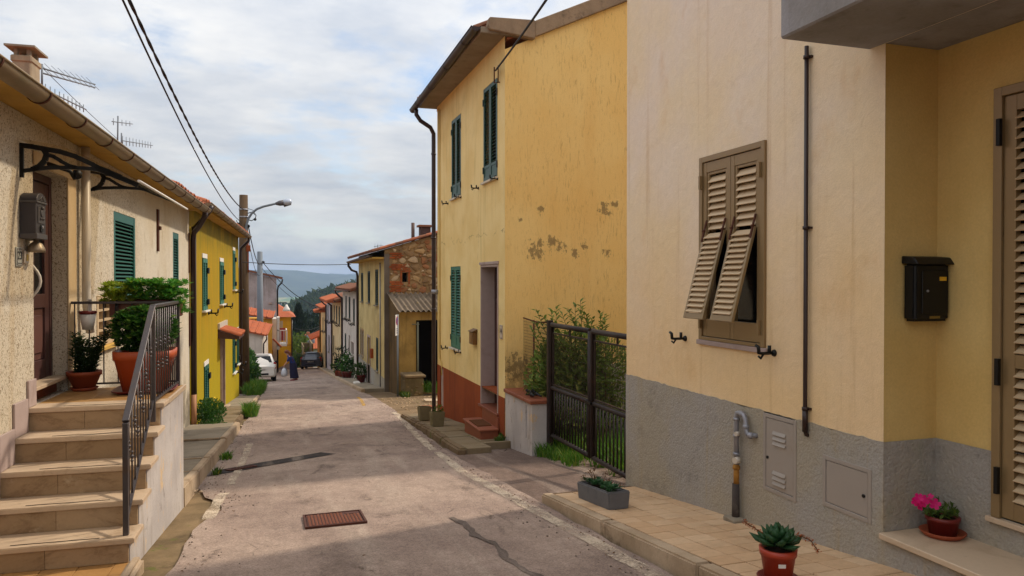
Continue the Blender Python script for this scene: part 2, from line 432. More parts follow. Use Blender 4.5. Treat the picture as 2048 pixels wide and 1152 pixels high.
def mustard_mat():
    g = G('mustard_render', .9, .15)
    p = g.z()
    base = g.mix(g.rng(g.noise(.7, 5), .35, .65), S(170, 132, 14), S(160, 130, 20))
    base = g.mix(g.rng(g.noise(1, 7, .65, g.map((6, 6, .45))), .44, .68, 0, .85), base, S(136, 122, 24))
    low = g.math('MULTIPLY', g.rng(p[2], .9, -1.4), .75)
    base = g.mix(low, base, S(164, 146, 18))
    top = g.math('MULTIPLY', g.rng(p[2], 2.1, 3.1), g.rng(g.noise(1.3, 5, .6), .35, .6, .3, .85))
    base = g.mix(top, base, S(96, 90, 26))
    base = g.mix(g.rng(g.noise(1, 7, .65, g.map((16, 16, .8), (3, 3, 0))), .56, .72, 0, .6), base, S(112, 108, 34))
    fn = g.noise(48, 4); base = g.mul(base, g.val(fn, .84, 1.12)); g.col(base)
    b = g.bump(g.noise(11, 5), .4, .02); g.bump(fn, .4, .006, b); return g.m
def asphalt_mat(name='worn_asphalt', c1=S(168, 147, 132), c2=S(146, 126, 114), crack=.5):
    g = G(name, .93, .2)
    p = g.z()
    base = g.mix(g.rng(g.noise(.45, 6, .6, dist=.4), .38, .62), c1, c2)
    base = g.mix(g.rng(g.noise(.9, 7, .65, g.map((1, .5, 1), (3, 2, 0))), .5, .72, 0, .7), base, S(112, 96, 86))
    base = g.mix(g.rng(g.noise(1.7, 7, .7, g.map((1, .45, 1), (8, 1, 0)), .6), .55, .7, 0, .7), base, S(92, 78, 70))
    # wheel-polished run down the middle, and pale dust
    trk = g.math('MULTIPLY', g.rng(g.noise(1, 6, .62, g.map((2.6, .22, 1), (1.7, .3, 0)), .25), .5, .68), .5)
    base = g.mix(trk, base, S(176, 158, 142))
    spots = g.rng(g.noise(3.6, 9, .76, g.map((1, .5, 1), (2, 9, 0)), .5), .60, .70, 0, .7)
    base = g.mix(spots, base, S(70, 56, 46))
    # hairline cracks, only in some zones
    cr = g.vor(2.6, 'DISTANCE_TO_EDGE', 0, g.mix(.22, g.pos, g.n('ShaderNodeTexNoise').outputs[1], 'ADD'))
    crk = g.math('MULTIPLY', g.rng(cr, .022, .006), g.rng(g.noise(.75, 4, .6, g.map(loc=(5, 5, 5))), .56, .64))
    base = g.mix(g.math('MULTIPLY', crk, crack), base, S(62, 52, 44))
    agg = g.vor(115, out=1); ag = g.n('ShaderNodeSeparateColor'); g.L(agg, ag.inputs[0])
    fn = g.math('ADD', g.math('MULTIPLY', ag.outputs[0], .5), g.math('MULTIPLY', g.noise(55, 5, .75), .5))
    base = g.mul(base, g.val(fn, .52, 1.5)); base = g.mul(base, g.val(g.rng(g.noise(5, 8, .75, g.map((1, .6, 1))), .3, .7), .88, 1.12)); base = g.mul(base, g.val(g.noise(14, 6, .65), .76, 1.24))
    g.col(base)
    b = g.bump(g.noise(6, 7, .65), .5, .03); b = g.bump(crk, -.6, .012, b); g.bump(fn, 1.0, .012, b); return g.m
def concrete_mat(name, c1, c2, moss=.4, dark=S(90, 80, 66)):
    g = G(name, .93, .15)
    base = g.mix(g.rng(g.noise(1.2, 7, .65), .36, .64), c1, c2)
    base = g.mix(g.rng(g.noise(2.3, 8, .7, g.map(loc=(4, 2, 1))), .54, .7, 0, .75), base, dark)
    base = g.mix(g.rng(g.noise(3.3, 7, .68, g.map(loc=(1, 7, 3))), .58, .7, 0, moss), base, S(92, 96, 40))
    fn = g.noise(60, 5, .65); base = g.mul(base, g.val(fn, .8, 1.2)); g.col(base)
    b = g.bump(g.noise(9, 6), .4, .02); g.bump(fn, .5, .006, b); return g.m
def marble_mat():
    g = G('travertine', .45, .4)
    base = g.mix(g.objrand(), S(202, 178, 150), S(188, 164, 136))
    v = g.noise(2.4, 9, .72, g.map((1, 1, 2), (0, 2, 0)), .8)
    base = g.mix(g.rng(v, .5, .68, 0, .4), base, S(156, 128, 98))
    base = g.mix(g.rng(g.noise(3, 8, .7, g.map(loc=(2, 1, 4)), .6), .58, .7, 0, .5), base, S(124, 96, 66))
    base = g.mul(base, g.val(g.noise(40, 4), .92, 1.08)); g.col(base)
    g.bump(g.noise(30, 5), .12, .004); return g.m
def riser_mat():
    g = G('stained_travertine', .7, .3)
    base = g.mix(g.objrand(), S(172, 146, 114), S(154, 128, 96))
    v = g.noise(1.5, 10, .74, g.map((1, 1, 2.2)), .5)
    base = g.mix(g.rng(v, .46, .66, 0, .7), base, S(106, 80, 54))
    base = g.mix(g.rng(g.noise(3.2, 8, .7, g.map(loc=(6, 2, 4))), .6, .72, 0, .6), base, S(196, 176, 146))
    base = g.mul(base, g.val(g.noise(50, 4), .88, 1.1)); g.col(base); g.bump(g.noise(30, 5), .15, .004); return g.m
def whitewash_mat():
    g = G('flaking_whitewash', .9, .15)
    base = g.mix(g.rng(g.noise(1.1, 6), .36, .64), S(196, 188, 182), S(176, 168, 164))
    base = g.mix(g.rng(g.noise(1, 7, .65, g.map((6, 6, .8))), .55, .72, 0, .6), base, S(140, 122, 100))
    p = g.z()
    fl = g.rng(g.noise(4.4, 8, .72, g.map((1, 1, .5), (2, 5, 1))), .58, .63, 0, .9)
    base = g.mix(fl, base, S(206, 178, 140))
    base = g.mix(g.rng(g.noise(9, 8, .7, g.map((1, 1, .35), (3, 1, 2))), .6, .66, 0, .6), base, S(96, 80, 64))
    base = g.mul(base, g.val(g.noise(60, 4), .9, 1.08)); g.col(base)
    b = g.bump(g.noise(6, 6), .4, .02); g.bump(g.noise(55, 4), .3, .005, b); return g.m
def rtile_mat(name='roof_tile_clay', c1=S(172, 102, 70), c2=S(146, 84, 58), dirt=S(98, 74, 56), damt=.65):
    return byobj(name, c1, c2, .85, .2, 9, .3, dirt=dirt, damt=damt)
def paint_line_mat(name, c):
    g = G(name, .9, .2); g.col(g.mul(c, g.val(g.noise(20, 4), .85, 1.1)))
    w = g.math('ADD', g.math('MULTIPLY', g.noise(2.2, 8, .8), .5), g.math('MULTIPLY', g.noise(60, 6, .75), .5))
    a = g.rng(w, .42, .56)
    tr = g.n('ShaderNodeBsdfTransparent'); ms = g.n('ShaderNodeMixShader'); g.L(g.math('MULTIPLY', a, .8), ms.inputs[0]); g.L(tr.outputs[0], ms.inputs[1]); g.L(g.b.outputs[0], ms.inputs[2])
    g.L(ms.outputs[0], g.nt.nodes['Material Output'].inputs[0]); return g.m
def glass_mat(name='dark_glass', c=S(22, 23, 25), rough=.12):
    g = G(name, rough, .25); g.col(c); return g.m

M = dict(
    cream=right_wall_mat(), plinth=rough_grey_mat(), gable=gable_mat(), stucco=stucco_mat(), mustard=mustard_mat(), asphalt=asphalt_mat(),
    apron=asphalt_mat('broken_apron', S(112, 94, 84), S(128, 108, 96), .95),
    porch=plaster('porch_render', S(214, 184, 120), S(206, 174, 108), S(176, 142, 80), .4),
    facade=facade_mat(),
    brick_red=plaster('rust_red_paint', S(150, 76, 40), S(138, 68, 36), S(104, 56, 34), .6, 50, .35),
    balcony=plaster('balcony_concrete', S(156, 154, 156), S(138, 134, 130), S(104, 98, 92), .7, 45, .5),
    soffit=plaster('soffit_concrete', S(150, 136, 118), S(138, 122, 102), S(106, 92, 74), .6, 40, .3),
    lsoffit=plaster('ochre_soffit', S(196, 158, 84), S(186, 146, 70), S(140, 112, 60), .4, 40, .2),
    verge=concrete_mat('verge_stone', S(158, 134, 108), S(128, 108, 88), .15, S(72, 62, 54)),
    strip=concrete_mat('gutter_concrete', S(136, 114, 84), S(100, 84, 60), .8, S(58, 46, 34)),
    pavec=concrete_mat('grey_pavement', S(150, 138, 120), S(132, 120, 102), .15),
    paved=concrete_mat('mossy_pavement', S(132, 116, 92), S(118, 100, 74), .7),
    kerb=concrete_mat('pale_kerb', S(186, 164, 138), S(164, 142, 116), .25, S(110, 90, 68)),
    kerbd=concrete_mat('dark_kerb', S(122, 102, 78), S(104, 84, 62), .7, S(66, 52, 36)),
    earth=concrete_mat('bare_earth', S(126, 104, 78), S(104, 84, 60), .8, S(74, 58, 40)),
    marble=marble_mat(), riser=riser_mat(), whitewash=whitewash_mat(),
    tile=byobj('pavement_tile', S(206, 174, 138), S(194, 158, 120), .7, .3, 22, .25, dirt=S(128, 98, 66), damt=.35),
    floor_tile=byobj('landing_tile', S(176, 134, 82), S(162, 120, 70), .5, .4, 18, .1),
    terracotta_tile=byobj('terracotta_tile', S(142, 80, 54), S(128, 70, 48), .6, .3, 16, .2, dirt=S(92, 62, 42)),
    grout=plain('grout', S(92, 72, 52), .95, .1),
    green=plain('dark_green_paint', S(14, 84, 70), .45, .45, 0, .15, 9, .05),
    green2=plain('bottle_green_paint', S(22, 66, 52), .45, .45, 0, .15, 9, .05),
    green3=plain('blue_green_paint', S(52, 110, 92), .55, .4, 0, .2, 9, .05),
    greenfar=plain('faded_dark_green', S(40, 56, 48), .7, .3),
    alu=plain('bronze_aluminium', S(142, 118, 82), .38, .5, .25, .08, 6),
    alu2=plain('beige_louvre', S(200, 174, 138), .45, .45, .1, .08, 8),
    black=plain('black_iron', S(13, 12, 12), .5, .5, .3, .2, 30),
    gatep=plain('gate_brown_paint', S(42, 31, 28), .55, .4, .2, .2, 14, .1, S(74, 48, 34)),
    railp=plain('rail_grey_paint', S(86, 80, 80), .42, .5, .5, .15, 10, .05, S(98, 76, 60)),
    brownpipe=plain('brown_pipe', S(46, 28, 24), .4, .5, .1, .12, 6),
    gut=plain('old_copper_gutter', S(132, 112, 84), .5, .5, .3, .22, 7, .05, S(108, 104, 70)),
    gutrust=plain('rusty_bracket', S(88, 52, 36), .8, .3, .2, .2, 20),
    galv=plain('galvanised_pipe', S(150, 150, 156), .5, .5, .5, .2, 20, .1, S(112, 108, 104)),
    rustpipe=plain('rusty_pipe', S(168, 120, 56), .85, .2, .1, .3, 30, .3, S(96, 58, 30)),
    tarpipe=plain('bitumen_pipe', S(74, 66, 62), .9, .2, 0, .3, 26, .5, S(112, 104, 96)),
    cab=plain('grey_cabinet_paint', S(158, 148, 138), .5, .4, .1, .06, 5, .03, S(140, 124, 104)),
    wood=plain('dark_brown_door', S(74, 46, 42), .5, .4, 0, .15, 6, .1),
    wood2=plain('brown_door_panel', S(96, 62, 54), .5, .4, 0, .12, 6, .1),
    polewood=byobj('weathered_pole', S(88, 70, 52), S(94, 76, 56), .9, .15, 8, .5, (3, 3, .3), S(66, 48, 34)),
    polegrey=plain('grey_pole', S(112, 118, 124), .7, .3, .1, .1, 6),
    cable=plain('cable_black', S(34, 32, 34), .7, .3),
    jamb=plain('lilac_stone_jamb', S(168, 148, 140), .8, .3, 0, .12, 9, .1, S(130, 108, 96)),
    white=plain('white_paint', S(216, 210, 200), .6, .4, 0, .06, 9),
    whitepipe=plain('white_plastic_pipe', S(196, 184, 168), .4, .45, 0, .05, 6),
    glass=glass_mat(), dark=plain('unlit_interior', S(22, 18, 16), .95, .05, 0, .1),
    clay=rtile_mat(), clay2=rtile_mat('bright_roof_tile', S(176, 98, 64), S(156, 82, 52), S(112, 72, 54), .55),
    clayold=rtile_mat('old_roof_tile', S(140, 92, 66), S(118, 78, 60), S(78, 62, 50), .7),
    pot=plain('terracotta_pot', S(150, 72, 42), .65, .35, 0, .12, 8, .08, S(116, 66, 46)),
    potred=plain('red_plastic_pot', S(166, 58, 34), .42, .45, 0, .06, 8),
    potdark=plain('dark_red_pot', S(108, 32, 26), .42, .45, 0, .08, 8),
    soil=plain('potting_soil', S(44, 32, 24), .95, .1, 0, .4, 60, .6),
    greystone=plain('grey_stone_planter', S(104, 104, 106), .85, .25, 0, .2, 10, .5, S(76, 76, 78)),
    oldstone=plain('mossy_stone_planter', S(124, 112, 82), .9, .2, 0, .2, 12, .5, S(86, 84, 48)),
    rustplate=plain('rusty_cast_iron', S(82, 46, 34), .7, .4, .3, .25, 22, .3, S(76, 50, 40)),
    ruststud=plain('worn_rust_stud', S(158, 100, 74), .6, .4, .2, .2, 30, .1), rubber=plain('black_rubber', S(20, 20, 21), .8, .2), 
    shale=plain('pale_flat', S(200, 188, 168), .8),
)
L_ = dict(
    jade=leafmat('jade_leaves', S(66, 108, 38), S(38, 78, 28), S(120, 150, 66), .28),
    sedum=leafmat('sedum_leaves', S(98, 156, 58), S(68, 128, 44), S(140, 168, 60), .4),
    yellowg=leafmat('yellowish_leaves', S(166, 176, 50), S(120, 146, 44), None, .45),
    cact=leafmat('dark_spiny_leaves', S(56, 80, 36), S(36, 58, 28), None, .5),
    shrub=leafmat('shrub_leaves', S(120, 142, 60), S(88, 114, 48), S(156, 160, 76), .5),
    grass=leafmat('grass_blades', S(92, 132, 36), S(66, 108, 30), S(128, 140, 52), .6),
    weed=leafmat('weed_leaves', S(78, 104, 30), S(54, 80, 26), S(120, 116, 40), .6),
    bush=leafmat('bush_leaves', S(62, 104, 38), S(42, 80, 32), S(98, 130, 58), .5),
    cyp=leafmat('cypress_leaves', S(34, 50, 28), S(24, 38, 22), None, .8),
    tree=leafmat('tree_leaves', S(58, 82, 34), S(40, 62, 30), S(84, 104, 44), .7),
    bright=leafmat('bright_tree_leaves', S(108, 122, 40), S(82, 104, 38), None, .7),
    wood=leafmat('distant_wood_leaves', S(66, 82, 48), S(48, 66, 40), S(84, 96, 56), .9),
    succ=leafmat('succulent_leaves', S(62, 102, 58), S(44, 80, 48), None, .4),
    pink=leafmat('magenta_petals', S(224, 30, 128), S(206, 20, 110), None, .5),
    dead=leafmat('dry_leaves', S(120, 84, 44), S(86, 60, 34), None, .8),
    olive=leafmat('petunia_leaves', S(92, 110, 40), S(66, 90, 34), None, .5),
)

# ------------------------------------------------------------------ the lie of the land
def terr_z(x, Y):
    if Y < -60: return 6.0 - .03
    if Y < 70: return road_z(Y) - .03
    t = Y - 70
    return -6.45 - .2 * t if t < 180 else max(-62, -42.45 - .2 * (t - 180) * .62)
def build_land():
    g = G('countryside', .95, .1)
    p = g.z()
    c = g.vor(.0052, out=1, vec=g.map((1, .45, 1))); cs = g.n('ShaderNodeSeparateColor'); g.L(c, cs.inputs[0])
    field = g.mix(cs.outputs[0], S(98, 112, 60), S(150, 138, 92)); field = g.mix(g.rng(cs.outputs[1], .55, .6), field, S(84, 110, 62))
    field = g.mul(field, g.val(g.noise(.03, 5), .8, 1.2))
    near = g.mix(g.rng(g.noise(1.2, 6), .4, .6), S(118, 98, 72), S(92, 80, 50))
    slope = g.mix(g.rng(g.noise(.12, 6), .4, .6), S(60, 76, 36), S(84, 92, 46))
    base = g.mix(g.rng(p[1], 68, 74), near, slope); base = g.mix(g.rng(p[1], 260, 420), base, field)
    g.col(base); g.bump(g.noise(6, 6), .5, .05)
    mb = MB(); xs = [-5200, -2500, -900, -300, -90, -30, -12, -6, 0, 6, 12, 30, 90, 300, 900, 2500, 5200]
    ys = [-400, -60] + [y for y in range(-40, 72, 4)] + [70, 85, 110, 150, 200, 250, 300, 340, 420, 600, 1000, 1800, 3000, 5300]
    ys = sorted(set(ys + [12]))
    vs = [(x, y, terr_z(x, y)) for y in ys for x in xs]; nx = len(xs)
    mb.add(vs, [(j * nx + i, j * nx + i + 1, (j + 1) * nx + i + 1, (j + 1) * nx + i) for j in range(len(ys) - 1) for i in range(nx - 1)], True)
    struct(mb.build('ground', g.m))
    # distant ridges
    def ridge(name, Y, base, hs, mat, thick=500, seed=1):
        rnd = random.Random(seed); mb = MB(); n = 90; X0, X1 = -5000, 5000
        ph = [rnd.uniform(0, 6) for _ in range(6)]
        def h(x): return hs[0] + hs[1] * math.cos((x + hs[3]) / 270) + hs[2] * math.sin(x / 88 + 1) + 5 * math.sin(x / 37)
        rows = [(-thick, 0), (-thick * .6, .45), (-thick * .25, .85), (0, 1), (thick * .6, .3)]
        vs = []
        for dy, k in rows:
            for i in range(n + 1):
                x = X0 + (X1 - X0) * i / n; jit = 1 + .14 * math.sin(x * .013 + dy * .02) + .08 * math.sin(x * .041 + dy)
                vs.append((x, Y + dy + 60 * math.sin(x * .004), base + h(x) * k * (jit if 0 < k < 1 else 1)))
        mb.add(vs, [(j * (n + 1) + i, j * (n + 1) + i + 1, (j + 1) * (n + 1) + i + 1, (j + 1) * (n + 1) + i) for j in range(len(rows) - 1) for i in range(n)], True)
        return struct(mb.build(name, mat))
    hm = G('wooded_slopes', .95, .1); hm.col(hm.mix(hm.rng(hm.noise(.006, 7, .65), .4, .6), S(44, 58, 46), S(64, 74, 58)))
    ridge('hills', 3500, -64, (92, 17, 5, 90), hm.m, 700, 5)
    ridge('mountains', 4700, -64, (98, 8, 5, -450), hm.m, 600, 11)
build_land()

# ------------------------------------------------------------------ road, gutter strip, driveway apron, alley
def interp(tab, y):
    if y <= tab[0][0]: return tab[0][1]
    for (a, b), (c, d) in zip(tab, tab[1:]):
        if y <= c: return b + (d - b) * (y - a) / (c - a)
    return tab[-1][1]
XL = [(-30, -.80), (5, -.78), (6.6, -.74), (7.8, -.7), (8.35, -.52), (8.8, -.56), (9.3, -.76), (10, -.9), (12, -.88), (15, -.72), (18.6, -.66), (22, -.52), (30, -.42), (36, -1.9), (48, -1.9), (52, -.1), (58, .36), (72, .4)]
XR = [(-30, 2.6), (7.2, 2.6), (8, 2.62), (11, 2.62), (12, 2.66), (18, 2.92), (20, 3.1), (27, 3.3), (29, 3.2), (40, 3.3), (60, 3.6), (72, 3.9)]
rnd = random.Random(3)
def road_sheet(name, y0, y1, fl, fr, dz, mat, step=.25, nx=10, wob=.02, cross=True):
    mb = MB(); ys = []; y = y0
    while y < y1 - 1e-6: ys.append(y); y += step if y < 30 else 1.0
    ys.append(y1); vs = []
    for y in ys:
        a, b = fl(y) + rnd.uniform(-wob, wob), fr(y) + rnd.uniform(-wob, wob)
        for i in range(nx + 1):
            x = a + (b - a) * i / nx
            vs.append((x, y, road_z(y) + dz + (.003 * math.sin(x * 1.3 + y * .7) * math.sin(y * .9) if cross and 0 < i < nx else 0)))
    mb.add(vs, [(j * (nx + 1) + i, j * (nx + 1) + i + 1, (j + 1) * (nx + 1) + i + 1, (j + 1) * (nx + 1) + i) for j in range(len(ys) - 1) for i in range(nx)], True)
    return struct(mb.build(name, mat))
struct_strip = road_sheet('gutter_strip', 1, 19, lambda y: -2.6, lambda y: interp(XL, y) + .3, -.026, M['strip'], .25, 4, .0, False)
road_sheet('road', -30, 72, lambda y: interp(XL, y), lambda y: interp(XR, y) + .05, .0, M['asphalt'], .25, 10, .022)
road_sheet('driveway', 6.9, 12.2, lambda y: interp(XR, y) - .02, lambda y: 8.5, -.018, M['apron'], .25, 12, .0)
road_sheet('alley', 17.2, 28.5, lambda y: interp(XR, y) - .02, lambda y: 12, -.016, M['earth'], .3, 16, .0)
road_sheet('parking_bay', 30, 52, lambda y: -5.5, lambda y: interp(XL, y) + .1, -.02, M['apron'], 1, 6, 0)
def sheet_poly(name, pts, dz, mat, sub=1):
    mb = MB(); mb.quad(*[(x, y, road_z(y) + dz) for x, y in pts]); return struct(mb.build(name, mat))
M['patch'] = asphalt_mat('dark_asphalt_patch', S(62, 57, 55), S(46, 43, 43), .3)
M['seam'] = asphalt_mat('tar_seam', S(116, 102, 93), S(102, 90, 82), .3)
def strip_sheet(name, path, w, dz, mat, wob=.0, seg=.2):
    """a ribbon lying on the road along a path of (x, y)"""
    pts = []
    for (a, b) in zip(path, path[1:]):
        n = max(1, int((Vector(b) - Vector(a)).length / seg))
        for i in range(n): pts.append(Vector(a).lerp(Vector(b), i / n))
    pts.append(Vector(path[-1])); vs = []
    for i, p in enumerate(pts):
        t = (pts[min(i + 1, len(pts) - 1)] - pts[max(i - 1, 0)]).normalized(); nrm = Vector((-t.y, t.x))
        for sg in (-1, 1):
            q = p + nrm * sg * (w / 2 + rnd.uniform(-wob, wob)); vs.append((q.x, q.y, road_z(q.y) + dz + .003))
    mb = MB(); mb.add(vs, [(2 * i, 2 * i + 1, 2 * i + 3, 2 * i + 2) for i in range(len(pts) - 1)]); return struct(mb.build(name, mat))
strip_sheet('asphalt_patch', [(-.98, 11.0), (-.55, 11.35), (-.1, 11.72), (.4, 12.1), (.86, 12.42)], .36, .004, M['patch'], .015)
strip_sheet('asphalt_patch', [(1.62, 6.95), (1.7, 6.6), (1.66, 6.2), (1.74, 5.8), (1.7, 5.3), (1.8, 4.6), (1.76, 3.5)], .06, .004, M['seam'], .02, .1)
M['line'] = paint_line_mat('worn_white_paint', S(214, 196, 172)); M['liney'] = paint_line_mat('worn_yellow_paint', S(206, 160, 60))
strip_sheet('road_marking', [(2.52, 1.5), (2.52, 4.6), (2.46, 7.6), (2.4, 9.6), (2.5, 11.6)], .13, .005, M['line'], .012)
strip_sheet('road_marking', [(2.5, 11.9), (2.62, 14), (2.98, 18.6), (3.0, 19.3)], .13, .005, M['line'], .012)
strip_sheet('road_marking', [(-.62, 7.9), (-.6, 8.6), (-.56, 9.4)], .12, .005, M['line'], .012)
strip_sheet('road_marking', [(-.52, 10.0), (-.46, 11.6), (-.4, 14.4)], .11, .005, M['line'], .012)
strip_sheet('road_marking', [(2.55, 22.0), (2.75, 24.5), (2.8, 26)], .1, .005, M['liney'], .012)

# right-hand pavement: kerb stones and tiles, each its own piece
def build_pavement():
    KX0, KX1, Y0, Y1 = 2.68, 2.80, 1.2, 7.28
    root = thing('pavement', 'tiled', 'pavement', (3.2, 5, pave_z(5)))
    del root['label']; del root['category']; root['kind'] = 'structure'
    mb = MB(); pts = lambda x, y, d=0: Vector((x, y, pave_z(y) + d))
    mb.hexa([pts(KX1, Y0, -.4), pts(3.75, Y0, -.4), pts(3.75, Y1, -.4), pts(KX1, Y1, -.4), pts(KX1, Y0, -.008), pts(3.75, Y0, -.008), pts(3.75, Y1, -.008), pts(KX1, Y1, -.008)])
    mb.build('bed', M['grout'], root)
    ta = math.atan(-.1185); rot = (ta, 0, 0)
    m = MB(); m.box(-.0955, .0955, -.0955, .0955, -.012, 0); me = m.mesh('paving_tile', M['tile'], bevel=.003)
    m = MB(); m.box(-.06, .06, -.745, .745, -.3, .0); kme = m.mesh('kerb_stone', M['kerb'], bevel=.014, bseg=2)
    y = Y0 + .1
    while y < Y1 - .05:
        for i in range(5):
            x = KX1 + .1 + .2 * i
            if x > 3.75: continue
            o = link_mesh('paving_tile', me, root, pts(x, y, rnd.uniform(-.001, .0025))); o.rotation_euler = (ta + rnd.uniform(-.006, .006), rnd.uniform(-.006, .006), 0)
        y += .2
    y = Y1 - .75
    while y > 0:
        o = link_mesh('kerb_stone', kme, root, pts(KX0 + .055, y, rnd.uniform(-.004, .006))); o.rotation_euler = (ta, 0, rnd.uniform(-.004, .004)); y -= 1.5
build_pavement()
# ------------------------------------------------------------------ louvred shutters
SLAT = {}
def slat_mesh(fr, w, mat, depth=.034, tilt=38, th=.007, name='slat'):
    key = (round(fr.n.x, 3), round(fr.n.y, 3), round(w, 3), mat.name, depth, tilt)
    if key in SLAT: return SLAT[key]
    mb = MB(); c, s_ = math.cos(R(tilt)), math.sin(R(tilt)); p = []
    for (d, t) in ((-depth / 2, -th / 2), (depth / 2, -th / 2), (depth / 2, th / 2), (-depth / 2, th / 2)):
        n = d * c + t * s_; z = -d * s_ + t * c; p.append((n, z))
    vs = [fr.u * a + fr.n * n + Vector((0, 0, z)) for a in (-w / 2, w / 2) for n, z in p]
    mb.add(vs, [(0, 1, 2, 3), (7, 6, 5, 4), (0, 4, 5, 1), (1, 5, 6, 2), (2, 6, 7, 3), (3, 7, 4, 0)])
    SLAT[key] = mb.mesh(name, mat); return SLAT[key]
def leaf(parent, fr, a0, a1, z0, z1, mat, n=0.0, stile=.07, rails=(.08, .08), mid=(), pitch=.055, th=.035, smat=None, back=True, slats=True, name='shutter', sd=.034, panel=0):
    """one louvred leaf: frame (part) and slats (sub-parts)"""
    mb = MB(fr)
    mb.box(a0, a0 + stile, n, n + th, z0, z1); mb.box(a1 - stile, a1, n, n + th, z0, z1)
    mb.box(a0 + stile, a1 - stile, n + .002, n + th - .002, z0, z0 + rails[0]); mb.box(a0 + stile, a1 - stile, n + .002, n + th - .002, z1 - rails[1], z1)
    zz = z0 + rails[0]
    if panel:
        mb.box(a0 + stile, a1 - stile, n + .006, n + th - .010, zz, zz + panel); mb.box(a0 + stile, a1 - stile, n + .002, n + th - .002, zz + panel, zz + panel + .05); zz += panel + .05
    secs = [zz] + [q for m in mid for q in (m - .04, m + .04)] + [z1 - rails[1]]
    for m in mid: mb.box(a0 + stile, a1 - stile, n + .002, n + th - .002, m - .04, m + .04)
    if not slats:    # too small to pick apart: the slats stay in the leaf's own mesh
        w = (a1 - a0 - 2 * stile) ; ac = (a0 + a1) / 2
        for k in range(0, len(secs), 2):
            z = secs[k] + pitch * .6
            while z < secs[k + 1] - pitch * .3:
                c, s_ = math.cos(R(38)) * sd / 2, math.sin(R(38)) * sd / 2
                mb.quad(fr.P(a0 + stile, n + th / 2 - c, z + s_), fr.P(a1 - stile, n + th / 2 - c, z + s_), fr.P(a1 - stile, n + th / 2 + c, z - s_), fr.P(a0 + stile, n + th / 2 + c, z - s_)); z += pitch
    o = mb.build(name, mat, parent)
    if slats:
        me = slat_mesh(fr, a1 - a0 - 2 * stile + .006, smat or mat, sd)
        for k in range(0, len(secs), 2):
            L = secs[k + 1] - secs[k]; cnt = max(1, int(L / pitch))
            for i in range(cnt): link_mesh('slat', me, o, fr.P((a0 + a1) / 2, n + th / 2, secs[k] + L * (i + .5) / cnt))
    return o
def bracket_stop(parent, fr, a, z, mat, k=1.0, name='shutter_stop'):
    mb = MB(fr); f = lambda x, n, zz: fr.P(a + x * k, n * k, z + zz * k)
    mb.tube([f(0, -.02, 0), f(0, .12, 0), f(0, .15, .005)], .013 * k, 6)
    mb.tube([f(0, .05, 0), f(0, .05, .06)], .014 * k, 6); mb.tube([f(0, .145, 0), f(0, .15, .05), f(.03 * k, .15, .06)], .014 * k, 6)
    mb.tube([f(0, .1, 0), f(0, .13, -.04), f(0, .15, -.02)], .009 * k, 6); mb.ball(f(0, .004, 0), .028 * k, 8, 5)
    return mb.build(name, mat, parent)

